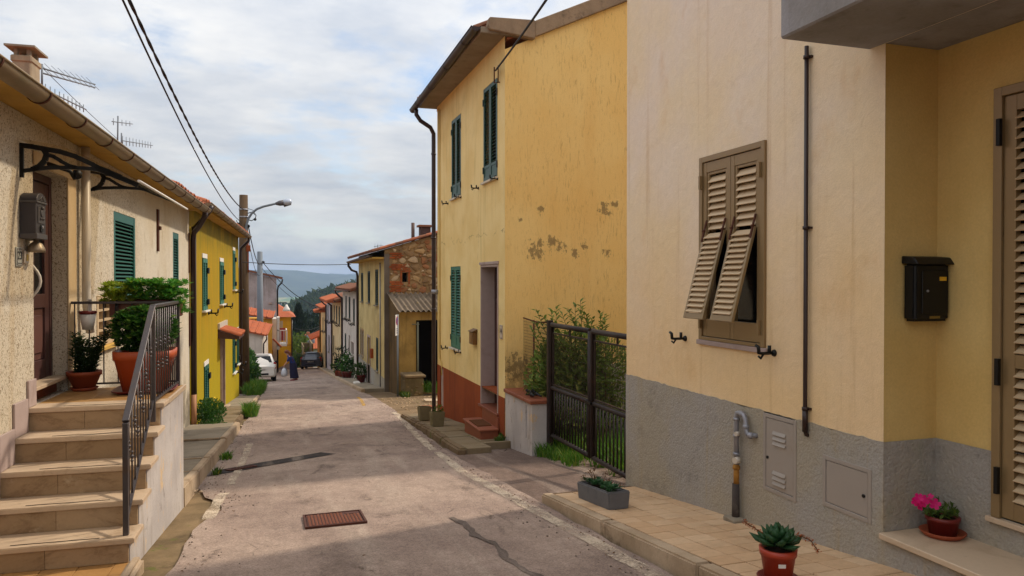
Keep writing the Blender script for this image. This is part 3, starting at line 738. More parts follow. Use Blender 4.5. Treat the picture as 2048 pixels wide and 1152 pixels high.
# ------------------------------------------------------------------ the cream house on the right
def right_house():
    X = 3.73; fr = FX(X); YC = 3.776; X2 = 4.165; f2 = FX(X2)
    h = thing('plaster_house', 'large cream rendered house with grey base, half-open louvred window and concrete balcony', 'house', (X, 5.5, pave_z(5.5)))
    W0, W1, WZ0, WZ1 = 4.965, 5.91, 1.06, 2.71
    mb = MB(fr)
    CAB = [(4.595, 4.985, -.065, .545, .05), (3.865, 4.315, .0, .36, .04)]
    mb.wall(YC, 7.4, .555, 6.6, [(W0, W1, WZ0, WZ1)], .16)
    mb.wall(-3, 1.9, .555, 6.6)
    # recess: return walls, back of the recess with the door, wall above the porch
    mb.wall(1.9, YC, 3.11, 6.6)
    # far gable end, back and near end
    mb.quad((X, 7.4, -1), (11, 7.4, -1), (11, 7.4, 6.6), (X, 7.4, 6.6)); mb.quad((11, 7.4, -1), (11, -3, -1), (11, -3, 6.6), (11, 7.4, 6.6)); mb.quad((X, -3, -1), (11, -3, -1), (11, -3, 6.6), (X, -3, 6.6))
    mb.quad((X, 7.4, 6.6), (11, 7.4, 6.6), (7.36, 7.4, 8.0)); mb.quad((X, -3, 6.6), (11, -3, 6.6), (7.36, -3, 8.0))
    mb.build('wall', M['cream'], h, weld=True)
    mb = MB(f2); mb.wall(X + .001, X2, .555, 3.11, fr=FY(YC)); mb.wall(X, X2, .555, 3.11, fr=Fr((0, 1.9, 0), (1, 0, 0), (0, 1, 0))); mb.wall(1.9, YC, .555, 3.11, [(2.1, 3.36, .17, 2.75)], .07); mb.build('recess_wall', M['porch'], h)
    mb = MB(fr)
    mb.wall(YC - .006, 7.405, -1.2, .535, [c[:3] + (min(c[3], .535),) + c[4:] for c in CAB], .05, .006); mb.wall(-3, YC - .006, -1.2, -.05, (), .05, .006); mb.wall(-3, 1.9, -.05, .56, (), .05, .006)
    r = random.Random(77); ys = [YC - .006 + (7.411 - YC) * i / 60 for i in range(61)]; zs = [.555 + r.uniform(-.006, .009) + .004 * math.sin(i * .7) for i in range(61)]
    for i in range(60):      # the hand-painted upper edge
        a, b = ys[i], ys[i + 1]
        if not (4.59 < (a + b) / 2 < 4.99): mb.quad(fr.P(a, .006, .535), fr.P(b, .006, .535), fr.P(b, .006, zs[i + 1]), fr.P(a, .006, zs[i]))
        mb.quad(fr.P(a, .006, zs[i]), fr.P(b, .006, zs[i + 1]), fr.P(b, -.004, zs[i + 1]), fr.P(a, -.004, zs[i]))
    mb.wall(X - .006, X2, -.02, .56, fr=FY(YC - .006)); mb.wall(1.9, YC - .006, -.02, .56, [(2.1, 3.36, .17, .58)], .07, .006, f2)
    mb.quad((X - .006, 7.406, -1.2), (11, 7.406, -1.2), (11, 7.406, .56), (X - .006, 7.406, .56))
    mb.build('plinth', M['plinth'], h, weld=True)
    mb = MB(); mb.box(X + .001, X2 + .2, 1.9, YC + .2, 3.112, 3.2); mb.build('porch_ceiling', M['balcony'], h)
    # balcony with a solid parapet
    mb = MB(); mb.box(3.03, X - .001, .6, 3.91, 3.108, 3.40); mb.box(3.03, 3.13, .6, 3.91, 3.402, 4.3); mb.box(3.132, X - .001, 3.81, 3.908, 3.402, 4.298); mb.box(3.132, X - .001, .602, .7, 3.402, 4.298)
    mb.build('balcony', M['balcony'], h, bevel=.012)
    # roof
    mb = MB()
    for sx in (-1, 1):
        e = (X - .45, 6.55) if sx < 0 else (11.45, 6.55)
        mb.hexa([Vector((e[0], -3.3, e[1])), Vector((e[0], 7.7, e[1])), Vector((7.36, 7.7, 8.05)), Vector((7.36, -3.3, 8.05)), Vector((e[0], -3.3, e[1] + .16)), Vector((e[0], 7.7, e[1] + .16)), Vector((7.36, 7.7, 8.22)), Vector((7.36, -3.3, 8.22))])
    mb.build('roof', M['clay'], h)
    # doorstep slab
    mb = MB(); mb.box(3.685, X2 + .06, 1.92, YC - .008, -.055, -.018); mb.build('doorstep', M['marble'], h, bevel=.004)
    # --- louvred window: frame, two leaves with tilted lower flaps
    mb = MB(fr)
    for b in ((W0, W0 + .05, WZ0, WZ1), (W1 - .05, W1, WZ0, WZ1), (W0 + .05, W1 - .05, WZ1 - .05, WZ1), (W0 + .05, W1 - .05, WZ0, WZ0 + .03)): mb.box(b[0], b[1], -.05, .025, b[2], b[3])
    wf = mb.build('window_frame', M['alu'], h, bevel=.003)
    mb = MB(fr)
    for zz in (1.22, 2.48):
        for a in (W0 + .045, W1 - .045): mb = MB(fr); mb.box(a - .012, a + .012, .026, .05, zz - .06, zz + .06); mb.build('hinge', M['alu'], wf)
    mb = MB(fr); mb.box(W0 + .03, W1 - .03, -.15, -.14, WZ0, WZ1); mb.build('window_pane', M['glass'], h)
    mb = MB(fr); mb.box(W0 - .03, W1 + .03, -.16, .03, WZ0 - .045, WZ0 - .002); mb.build('window_sill', M['jamb'], h, bevel=.004)
    mid = (W0 + W1) / 2; HZ = 2.03      # hinge line of the flaps
    for a0, a1 in ((W0 + .055, mid - .003), (mid + .003, W1 - .055)):
        st = .052; mb = MB(fr)
        mb.box(a0, a0 + st, -.03, .012, WZ0 + .035, WZ1 - .055); mb.box(a1 - st, a1, -.03, .012, WZ0 + .035, WZ1 - .055)
        mb.box(a0 + st, a1 - st, -.03, .010, WZ1 - .055 - .09, WZ1 - .055); mb.box(a0 + st, a1 - st, -.03, .010, WZ0 + .035, WZ0 + .19)
        q0, q1 = a0 + st, a1 - st     # inner slat frame, upper part
        mb.box(q0 + .002, q0 + .03, -.02, .004, HZ, WZ1 - .145); mb.box(q1 - .03, q1 - .002, -.02, .004, HZ, WZ1 - .145); mb.box(q0 + .03, q1 - .03, -.02, .002, WZ1 - .17, WZ1 - .146)
        o = mb.build('shutter', M['alu'], h, bevel=.002)
        me = slat_mesh(fr, q1 - q0 - .05, M['alu2'], .074, 52, .008)
        n = 8
        for i in range(n): link_mesh('slat', me, o, fr.P((q0 + q1) / 2, -.01, HZ + .03 + (WZ1 - .2 - HZ) * (i + .3) / n))
        # flap, pushed out at the bottom
        FL_L, tilt = .80, R(15.5); d = Vector((0, 0, -1)) * math.cos(tilt) + fr.n * math.sin(tilt); nn = fr.n * math.cos(tilt) + Vector((0, 0, 1)) * math.sin(tilt)
        base = fr.P(0, .012, HZ)
        def T(a, l, k): return base + fr.u * a + d * l + nn * k
        def bx(mb, a, b, l0, l1, k0=0, k1=.026): mb.hexa([T(a, l1, k0), T(b, l1, k0), T(b, l1, k1), T(a, l1, k1), T(a, l0, k0), T(b, l0, k0), T(b, l0, k1), T(a, l0, k1)])
        mb = MB(); bx(mb, q0, q0 + .034, 0, FL_L); bx(mb, q1 - .034, q1, 0, FL_L); bx(mb, q0 + .034, q1 - .034, FL_L - .05, FL_L, .001, .025)
        fo = mb.build('shutter_flap', M['alu'], h, bevel=.002)
        sm = MB(); w = (q1 - q0 - .06) / 2; tt = R(36)
        pts = [(-.037, -.004), (.037, -.004), (.037, .004), (-.037, .004)]; vs = []
        for a in (-w, w):
            for p, q in pts: vs.append(fr.u * a + fr.n * (p * math.cos(tt) + q * math.sin(tt)) + Vector((0, 0, -p * math.sin(tt) + q * math.cos(tt))))
        sm.add(vs, [(0, 1, 2, 3), (7, 6, 5, 4), (0, 4, 5, 1), (1, 5, 6, 2), (2, 6, 7, 3), (3, 7, 4, 0)]); me = sm.mesh('slat', M['alu2'])
        n = 15
        for i in range(n): link_mesh('slat', me, fo, T((q0 + q1) / 2, .02 + (FL_L - .08) * (i + .5) / n, .012))
        mb = MB()
        for a in (q0 + .012, q1 - .012):
            mb = MB(); bx(mb, a - .009, a + .009, -.1, .1, .027, .038); mb.tube([T(a - .014, -.0, .036), T(a + .014, .0, .036)], .011, 8); mb.build('hinge', M['gutrust'], fo)
    bracket_stop(h, fr, 6.17, 1.045, M['black'], 1.0); bracket_stop(h, fr, 4.86, 1.03, M['black'], 1.0)
    # --- thin brown conduit with clips
    mb = MB(fr); mb.tube([fr.P(4.475, .03, 3.3), fr.P(4.475, .03, .5), fr.P(4.475, .02, .47), fr.P(4.475, -.01, .46)], .016, 10); mb.tube([fr.P(4.475, .03, .66), fr.P(4.475, .03, .49)], .021, 10)
    cp = mb.build('conduit', M['brownpipe'], h)
    mb = MB(fr)
    for z in (3.22, 1.98, .66): mb.tube([fr.P(4.475, .03, z - .012), fr.P(4.475, .03, z + .012)], .024, 10); mb.box(4.44, 4.51, -.002, .022, z - .008, z + .008)
    mb.build('pipe_clip', M['brownpipe'], cp)
    # --- gas pipe
    g0 = 5.285; zt = .50
    mb = MB(fr); zb = pave_z(5.28)
    mb.tube([fr.P(g0, .05, .06), fr.P(g0, .05, zt - .05), fr.P(g0 - .012, .05, zt - .008), fr.P(g0 - .045, .05, zt), fr.P(g0 - .10, .05, zt - .01), fr.P(g0 - .125, .05, zt - .05), fr.P(g0 - .13, .05, zt - .12), fr.P(g0 - .15, .05, zt - .155), fr.P(g0 - .19, .04, zt - .16), fr.P(g0 - .215, -.01, zt - .16)], .021, 12)
    for z in (.15, .30, zt - .06): mb.tube([fr.P(g0, .05, z - .012), fr.P(g0, .05, z + .012)], .027, 12)
    for (a, z) in ((g0 - .075, zt - .005), (g0 - .13, zt - .1), (g0 - .19, zt - .16)): mb.ball(fr.P(a, .05, z), .028, 10, 6)
    gp = mb.build('gas_pipe', M['galv'], h)
    mb = MB(fr); mb.tube([fr.P(g0, .05, -.1), fr.P(g0, .05, .062)], .023, 12); mb.tube([fr.P(g0, .05, .02), fr.P(g0, .05, .05)], .031, 6); mb.build('rusty_joint', M['rustpipe'], gp)
    mb = MB(fr); mb.tube([fr.P(g0, .055, zb - .05), fr.P(g0, .055, -.1)], [.033, .029], 12); mb.build('wrapped_pipe', M['tarpipe'], gp)
    mb = MB(fr); mb.tube([fr.P(g0 - .05, .06, .11), fr.P(g0 - .06, .11, .11)], .027, 12); mb.build('valve_cap', M['whitepipe'], gp); mb = MB(fr); mb.tube([fr.P(g0 - .05, .06, .33), fr.P(g0 - .06, .10, .33)], .018, 10); mb.build('valve_cap', M['whitepipe'], gp)
    mb = MB(fr); mb.box(g0 - .09, g0 + .08, .006, .13, zb - .02, zb + .035); mb.build('pipe_foot', M['pavec'], gp, bevel=.012)
    # --- cabinet doors let into the plinth
    for (a0, a1, z0, z1), lock, vents in (((4.595, 4.985, -.065, .545), (4.93, .2), (.36, .05)), ((3.865, 4.315, .0, .36), (3.93, .17), ())):
        mb = MB(fr)
        for b in ((a0, a0 + .03, z0, z1), (a1 - .03, a1, z0, z1), (a0 + .03, a1 - .03, z1 - .03, z1), (a0 + .03, a1 - .03, z0, z0 + .03)): mb.box(b[0], b[1], -.04, .012, b[2], b[3])
        fo = mb.build('cabinet_frame', M['cab'], h, bevel=.002)
        mb = MB(fr); mb.box(a0 + .034, a1 - .034, -.035, .008, z0 + .034, z1 - .034); d = mb.build('cabinet_door', M['cab'], h, bevel=.002)
        for v in vents:
            mb = MB(fr); ac = (a0 + a1) / 2
            for k in range(3):
                z = v + .045 - k * .04
                mb.prism([fr.P(ac - .075, .0085, z + .016), fr.P(ac - .075, .022, z - .01), fr.P(ac - .075, .0085, z - .012)], fr.u * .15)
            mb.build('vent_louvre', M['cab'], d)
        mb = MB(fr); mb.tube([fr.P(lock[0], .008, lock[1]), fr.P(lock[0], .016, lock[1])], .012, 10); mb.build('lock', M['black'], d)
    # --- louvred door in the recess
    D0, D1, DZ0, DZ1 = 2.1, 3.36, .17, 2.75
    mb = MB(f2)
    for b in ((D0, D0 + .055, DZ0, DZ1), (D1 - .055, D1, DZ0, DZ1), (D0 + .055, D1 - .055, DZ1 - .055, DZ1)): mb.box(b[0], b[1], -.06, .03, b[2], b[3])
    df = mb.build('door_frame', M['alu'], h, bevel=.003)
    mb = MB(f2)
    for z in (.4, 1.05, 2.48): mb = MB(f2); mb.box(D1 - .062, D1 - .038, .031, .055, z - .08, z + .08); mb.build('hinge', M['black'], df)
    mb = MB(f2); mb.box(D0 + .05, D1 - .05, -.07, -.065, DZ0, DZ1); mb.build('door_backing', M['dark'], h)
    mid = (D0 + D1) / 2
    for a0, a1 in ((mid + .003, D1 - .058), (D0 + .058, mid - .003)):
        leaf(h, f2, a0, a1, DZ0 + .01, DZ1 - .06, M['alu'], -.03, .075, (.10, .09), (1.12,), .06, .04, M['alu2'], name='door_leaf', sd=.066)
    mb = MB(f2); mb.box(D0 - .03, D1 + .03, -.07, .04, DZ0 - .035, DZ0 - .002); mb.build('door_sill', M['marble'], h, bevel=.004)
    # --- letter box on the return wall
    fy = FY(YC); lb = thing('letter_box', 'black metal letter box with yellow name strip in the porch corner', 'mailbox', (4.03, YC, 1.35))
    a0, a1, z0, z1 = 3.875, 4.165, 1.335, 1.71
    mb = MB(fy); mb.box(a0, a1, .002, .10, z0, z1); b = mb.build('body', M['black'], lb, bevel=.018, bseg=3)
    mb = MB(fy); mb.prism([fy.P(a0 - .012, .002, z1 + .045), fy.P(a0 - .012, .1, z1 + .035), fy.P(a0 - .012, .135, z1 - .012), fy.P(a0 - .012, .002, z1 - .005)], fy.u * (a1 - a0 + .024)); mb.build('lid', M['black'], lb, bevel=.006)
    mb = MB(fy); mb.box(a0 + .055, a1 - .02, .1, .106, z0 + .05, z1 - .05); d = mb.build('door', M['black'], lb, bevel=.003)
    mb = MB(fy); mb.box(a1 - .095, a1 - .04, .106, .109, z1 - .115, z1 - .09); mb.build('name_strip', plain('yellow_label', S(220, 170, 40), .5), lb)
    mb = MB(fy); mb.box(a0 + .12, a0 + .205, .1, .103, z0 + .018, z0 + .034); mb.build('maker_strip', plain('brass_label', S(120, 96, 40), .5), lb)
    mb = MB(fy); mb.tube([fy.P(a0 + .095, .106, 1.53), fy.P(a0 + .095, .113, 1.53)], .008, 10); mb.build('lock', M['galv'], lb)
right_house()
# ------------------------------------------------------------------ pan-and-cover tile roofs, gutters
def gutter(parent, pts, r, mat, bmat, every=.9, name='gutter', lab=None):
    """half-round gutter along a line of points with strap brackets"""
    p, q = Vector(pts[0]), Vector(pts[1]); t = (q - p).normalized(); side = t.cross(Vector((0, 0, 1))).normalized()
    mb = MB(); n = 10
    def ring(c, rr): return [c + side * (rr * math.cos(math.pi + math.pi * k / n)) + Vector((0, 0, rr * math.sin(math.pi + math.pi * k / n))) for k in range(n + 1)]
    o, i = ring(p, r), ring(p, r - .008); o2, i2 = ring(q, r), ring(q, r - .008)
    mb.add(o + o2, [(k, k + 1, n + 2 + k, n + 1 + k) for k in range(n)], True); mb.add(i + i2, [(k, n + 1 + k, n + 2 + k, k + 1) for k in range(n)], True)
    for a, b in ((o, i), (o2, i2)):
        mb.add(a, [tuple(range(n + 1))])
    for e in (0, n): mb.tube([o[e], o2[e]], .012, 6)
    g = mb.build(name, mat, parent)
    L = (q - p).length; k = int(L / every)
    bm_ = MB()
    for j in range(n):
        a0, a1 = ring(Vector((0, 0, 0)), r + .004)[j], ring(Vector((0, 0, 0)), r + .004)[j + 1]
        bm_.hexa([a0 - t * .012, a1 - t * .012, a1 * 1.08 - t * .012, a0 * 1.08 - t * .012, a0 + t * .012, a1 + t * .012, a1 * 1.08 + t * .012, a0 * 1.08 + t * .012])
    me = bm_.mesh('gutter_strap', bmat)
    for j in range(k): link_mesh('gutter_strap', me, g, p + (q - p) * ((j + .5) / k))
    return g
def tile_course(parent, a, b, up, mat, w=.22, l=.42, r=.075, rows=1, name='roof_tile', over=.30, each=True):
    """rows of barrel tiles; a->b runs along the eave, up is the unit vector up the slope. Pieces, or one part when small"""
    a, b, up = Vector(a), Vector(b), Vector(up).normalized(); t = (b - a).normalized(); nn = t.cross(up); nn = nn if nn.z > 0 else -nn; nn.normalize()
    def til(mb, o):
        n = 6
        lo = [o + t * (r * math.cos(math.pi * k / n)) + nn * (r * math.sin(math.pi * k / n)) for k in range(n + 1)]
        hi = [o + up * l + t * (r * .8 * math.cos(math.pi * k / n)) + nn * (r * .8 * math.sin(math.pi * k / n) + .012) for k in range(n + 1)]
        li = [o + t * ((r - .014) * math.cos(math.pi * k / n)) + nn * ((r - .014) * math.sin(math.pi * k / n)) for k in range(n + 1)]
        mb.add(lo + hi, [(k, k + 1, n + 2 + k, n + 1 + k) for k in range(n)], True); mb.add(lo + li, [(k, n + 1 + k, n + 2 + k, k + 1) for k in range(n)])
    cnt = int((b - a).length / w)
    if each:
        m = MB(); til(m, Vector((0, 0, 0))); me = m.mesh(name, mat)
        for j in range(rows):
            for i in range(cnt): link_mesh(name, me, parent, a + t * (w * (i + .5)) + up * (over * j) + nn * random.uniform(0, .015) + up * random.uniform(-.02, .02))
        return None
    m = MB()
    for j in range(rows):
        for i in range(cnt): til(m, a + t * (w * (i + .5)) + up * (over * j) + nn * random.uniform(0, .015) + up * random.uniform(-.02, .02))
    o = m.build(name + '_rows', mat, parent); o['kind'] = 'stuff'; return o
def sill(parent, fr, a0, a1, z, mat=None, d=.05, name='window_sill'):
    mb = MB(fr); mb.box(a0 - .04, a1 + .04, -.1, d, z - .04, z); return mb.build(name, mat or M['shale'], parent, bevel=.004)

# ------------------------------------------------------------------ the yellow house beyond the gate
def yellow_house():
    X = 3.73; fr = FX(X); YG, YF = 11.904, 17.27; gy = FY(YG)
    h = thing('yellow_house', 'tall yellow two-storey house with scratched ochre gable and green shutters', 'house', (X, 14.5, road_z(14.5)))
    WT = 5.70; sl = .467
    wins = [(12.34, 13.23, 3.40, 5.12), (14.96, 15.79, 3.36, 5.06), (15.0, 15.87, .135, 1.89)]
    DA0, DA1, DZ0, DZ1 = 12.28, 13.41, -.72, 1.88
    mb = MB(fr); mb.wall(YG, YF, -.40, WT, wins + [(DA0, DA1, -.41, DZ1, .3)], .12)
    mb.build('facade_wall', M['facade'], h)
    # red painted base; its upper edge follows the street a little
    mb = MB(fr); mb.wall(YG, YF, -2.4, -.40, [(DA0, DA1, DZ0 - .01, -.39, .3), (16.62, 16.98, -1.35, -.44, .06)], .06, .006)
    mb.quad(fr.P(YG, .006, -.40), fr.P(YF, .006, -.40), fr.P(YF, -.01, -.4), fr.P(YG, -.01, -.4)); mb.build('plinth', M['brick_red'], h)
    XR = 11.3; XM = 7.5
    ztop = lambda x: 5.72 + sl * ((x if x < XM else 2 * XM - x) - 4.25)
    mb = MB(gy)
    mb.add([gy.P(X, 0, -2), gy.P(XR, 0, -2), gy.P(XR, 0, ztop(XR)), gy.P(XM, 0, ztop(XM)), gy.P(X, 0, ztop(X))], [(0, 1, 2, 3, 4)])
    mb.build('gable_wall', M['gable'], h)
    mb = MB(); yf = YF; mb.add([(X, yf, -2.4), (XR, yf, -2.4), (XR, yf, ztop(XR)), (XM, yf, ztop(XM)), (X, yf, ztop(X))], [(0, 1, 2, 3, 4)]); mb.quad((XR, YG, -2), (XR, YF, -2), (XR, YF, 4), (XR, YG, 4)); mb.build('back_wall', M['facade'], h)
    # low grey footing of the gable, seen through the gate
    mb = MB(gy); mb.box(4.9, XR, .001, .05, -2, .12); mb.build('gable_footing', M['plinth'], h)
    # eaves: concrete soffit slab, verge stones, gutter
    mb = MB()
    mb.hexa([Vector((3.30, YG - .05, 5.70)), Vector((X + .1, YG - .05, 5.70)), Vector((X + .1, YF + .25, 5.70)), Vector((3.30, YF + .25, 5.70)), Vector((3.30, YG - .05, 5.80)), Vector((X + .1, YG - .05, 5.80)), Vector((X + .1, YF + .25, 5.80)), Vector((3.30, YF + .25, 5.80))])
    mb.build('soffit', M['soffit'], h, bevel=.006)
    mb = MB(); y0, y1 = YG - .06, YF + .3
    for x0, x1 in ((3.78, XM), (XM, XR + .5)):
        za = ztop(x0) + .16 if x0 < XM else ztop(XM) + .16; zb = ztop(XM) + .16 if x1 == XM else ztop(XR) - .1
        if x0 < XM: za = ztop(3.78) + .15
        mb.hexa([Vector((x0, y0 + .1, za)), Vector((x1, y0 + .1, zb)), Vector((x1, y1, zb)), Vector((x0, y1, za)), Vector((x0, y0 + .1, za + .09)), Vector((x1, y0 + .1, zb + .09)), Vector((x1, y1, zb + .09)), Vector((x0, y1, za + .09))])
    rf = mb.build('roof', M['clay'], h)
    mb = MB(gy)   # verge course and corbel stone
    mb.prism([gy.P(4.235, -.02, ztop(4.235) + .0), gy.P(XM, -.02, ztop(XM)), gy.P(XM, -.02, ztop(XM) + .26), gy.P(4.235, -.02, ztop(4.235) + .27)], gy.n * .10)
    mb.prism([gy.P(XM, -.02, ztop(XM)), gy.P(XR + .3, -.02, ztop(XR) - .1), gy.P(XR + .3, -.02, ztop(XR) + .15), gy.P(XM, -.02, ztop(XM) + .26)], gy.n * .10)
    mb.build('verge', M['verge'], h, bevel=.01)
    mb = MB(gy); mb.prism([gy.P(3.40, -.04, 5.80), gy.P(3.43, -.04, 5.745), gy.P(4.23, -.04, 5.665), gy.P(4.23, -.04, ztop(4.23) + .272), gy.P(3.43, -.04, 5.95)], gy.n * .16)
    mb.build('corbel_stone', M['verge'], h, bevel=.012, bseg=2)
    gutter(h, [(3.22, YG - .02, 5.80), (3.22, YF + .42, 5.68)], .075, M['brownpipe'], M['brownpipe'], 1.3)
    tile_course(rf, (3.25, YG + .02, 5.80), (3.25, YF + .3, 5.76), (1, 0, sl), M['clayold'], .2, .4, .07, 1)
    mb = MB(); pz = -2.0
    mb.tube([(3.24, 17.33, 5.62), (3.24, 17.33, 5.50), (3.34, 17.33, 5.36), (3.58, 17.34, 5.22), (3.66, 17.36, 5.08), (3.66, 17.36, 4.9), (3.66, 17.36, pz + .35), (3.60, 17.36, pz + .1)], .05, 10); dp = mb.build('downpipe', M['brownpipe'], h)
    mb = MB()
    for z in (4.6, 2.6, .9): mb.tube([(3.66, 17.36, z - .02), (3.66, 17.36, z + .02)], .06, 10)
    mb.build('pipe_clip', M['brownpipe'], dp)
    mb = MB(fr); mb.tube([fr.P(17.02, .02, 5.6), fr.P(17.02, .02, -.2), fr.P(16.9, .02, -.28), fr.P(16.75, .02, -.3), fr.P(16.72, .02, -.6)], .012, 6); mb.tube([fr.P(16.9, .015, 5.55), fr.P(16.9, .015, -.25)], .008, 6); mb.build('conduit', plain('painted_conduit', S(206, 176, 100), .7), h)
    mb = MB(fr); mb.box(16.64, 16.96, -.05, -.02, -1.33, -.46); mb.build('meter_door', M['jamb'], h)
    # shutters
    for (a0, a1, z0, z1), mat in zip(wins, (M['green2'], M['green2'], M['green3'])):
        mb = MB(fr); mb.box(a0, a1, -.12, -.11, z0, z1); mb.build('window_pane', M['glass'], h)
        md = (a0 + a1) / 2
        for b0, b1 in ((a0 + .006, md - .003), (md + .003, a1 - .006)):
            o = leaf(h, fr, b0, b1, z0 + .01, z1 - .01, mat, -.03, .06, (.07, .07), (), .058, .036, panel=.16)
            mb = MB(fr)
            for zz in (z0 + .22, z1 - .25):
                mb = MB(fr); aa = b0 if b0 < md - .1 else b1; mb.box(aa - .015, aa + .015, .0, .02, zz - .06, zz + .06); mb.build('hinge', M['black'], o)
        sill(h, fr, a0, a1, z0)
        bracket_stop(h, fr, a0 - .02, z0 - .04, M['black'], .95); bracket_stop(h, fr, a1 + .34, z0 - .06, M['black'], .95)
    # doorway: stone jambs, wooden door, fanlight, steps
    mb = MB(fr)
    for b in ((DA0, DA0 + .045, DZ0, DZ1), (DA1 - .045, DA1, DZ0, DZ1)): mb.box(b[0], b[1], -.29, .014, b[2], b[3])
    mb.box(DA0 + .045, DA1 - .045, -.29, .014, DZ1 - .045, DZ1); mb.box(DA0 - .03, DA1 + .03, -.02, .03, DZ1, DZ1 + .05)
    mb.build('door_surround', M['jamb'], h, bevel=.004)
    a0, a1 = DA0 + .047, DA1 - .047
    mb = MB(fr)
    mb.box(a0, a1, -.30, -.25, 1.18, 1.25); mb.box(a0, a0 + .06, -.30, -.25, DZ0 + .01, DZ1 - .047); mb.box(a1 - .06, a1, -.30, -.25, DZ0 + .01, DZ1 - .047); df = mb.build('door_frame', M['wood'], h, bevel=.003)
    mb = MB(fr); mb.box(a0 + .06, a1 - .06, -.29, -.28, 1.25, DZ1 - .06); mb.build('fanlight_pane', plain('greenish_glass', S(92, 104, 84), .15, .5), h)
    dl = MB(fr); md = (a0 + a1) / 2
    for b0, b1 in ((a0 + .062, md - .003), (md + .003, a1 - .062)):
        mb = MB(fr); mb.box(b0, b1, -.29, -.26, DZ0 + .015, 1.178); d = mb.build('door', M['wood'], h, bevel=.003)
        for z0, z1 in ((DZ0 + .12, DZ0 + .8), (DZ0 + .92, 1.08)):
            mb = MB(fr); mb.box(b0 + .07, b1 - .07, -.262, -.25, z0, z1); mb.build('door_panel', M['wood2'], d, bevel=.008)
    mb = MB(fr); mb.tube([fr.P(md + .05, -.26, .3), fr.P(md + .05, -.2, .3), fr.P(md - .04, -.2, .3)], .011, 8); mb.build('door_handle', M['galv'], h)
    mb = MB(fr); mb.box(DA0 - .05, DA1 + .05, -.28, .05, DZ0 - .05, DZ0 - .002); mb.build('threshold', M['terracotta_tile'], h, bevel=.006)
    mb = MB(fr); mb.box(12.2, 13.2, .008, .04, -.98, DZ0 - .051); mb.build('step_riser', M['terracotta_tile'], h)
    mb = MB(fr); mb.box(12.15, 13.25, .042, .36, -1.32, -.99); st = mb.build('step', M['terracotta_tile'], h, bevel=.004)
    mb = MB(fr); mb.box(12.12, 13.28, .042, .39, -.988, -.955); mb.build('step_top', M['terracotta_tile'], st, bevel=.006)
    mb = MB(fr); mb.box(12.42, 13.0, .08, .34, -.953, -.94); tag(mb.build('doormat', plain('doormat', S(96, 62, 40), .95, .05, 0, .3, 40, .5), None, fr.P(12.7, .2, -.953)), 'small brown doormat on the terracotta step of the yellow house', 'doormat')
    # hook and clamp where the cable reaches the corner
    mb = MB(fr); mb.tube([fr.P(12.2, .0, 5.0), fr.P(12.2, .1, 4.98), fr.P(12.2, .1, 5.25)], .012, 6); mb.tube([fr.P(12.2, .03, 5.0), fr.P(12.2, .03, 5.28)], .01, 6); mb.build('cable_hook', M['gutrust'], h)
    mb = MB(fr); mb.tube([fr.P(17.2, .0, 1.32), fr.P(17.28, .14, 1.32)], .05, 8); mb.build('cable_insulator', M['galv'], h)
    # letter box and number
    lb = thing('letter_box', 'small brown letter box on the yellow wall left of the door', 'mailbox', fr.P(13.82, 0, .35))
    mb = MB(fr); mb.box(13.68, 13.96, .002, .09, .36, .60); mb.build('body', plain('brass_brown', S(120, 84, 44), .45, .5, .3), lb, bevel=.01)
    mb = MB(fr); mb.prism([fr.P(13.66, .002, .66), fr.P(13.66, .11, .61), fr.P(13.66, .11, .602), fr.P(13.66, .002, .602)], fr.u * .32); mb.build('lid', plain('brass_brown_lid', S(104, 72, 38), .45, .5, .3), lb)
    mb = MB(fr); mb.box(13.74, 13.9, .0905, .096, .41, .54); mb.build('door', plain('brass_brown_door', S(136, 96, 50), .45, .5, .3), lb, bevel=.004)
    number_plate('house_number_plate', fr, 12.1, .71, .16, .24, '14', 'small white plaque with 14 on the yellow house by its door', S(196, 180, 160))
def text_on(parent, txt, fr, a, z, size, mat, n=.004, name='numerals'):
    cu = bpy.data.curves.new(name, 'FONT'); cu.body = txt; cu.size = size; cu.align_x = 'CENTER'; cu.align_y = 'CENTER'; cu.extrude = .0012
    cu.materials.append(mat)
    tmp = bpy.data.objects.new('tmp', cu); COL.objects.link(tmp); bpy.context.view_layer.update()
    me = bpy.data.meshes.new_from_object(tmp.evaluated_get(bpy.context.evaluated_depsgraph_get())); bpy.data.objects.remove(tmp)
    o = bpy.data.objects.new(name, me); COL.objects.link(o)
    # text reads along the viewer's right: that is -u for the right facades when u points up the street
    right = Vector((0, 0, 1)).cross(fr.n); M_ = Matrix((right, Vector((0, 0, 1)), fr.n)).transposed()
    w = fr.P(a, n, z); o.parent = parent; o.location = w - wl(parent); o.rotation_euler = M_.to_euler(); WL[o.name] = w
    return o
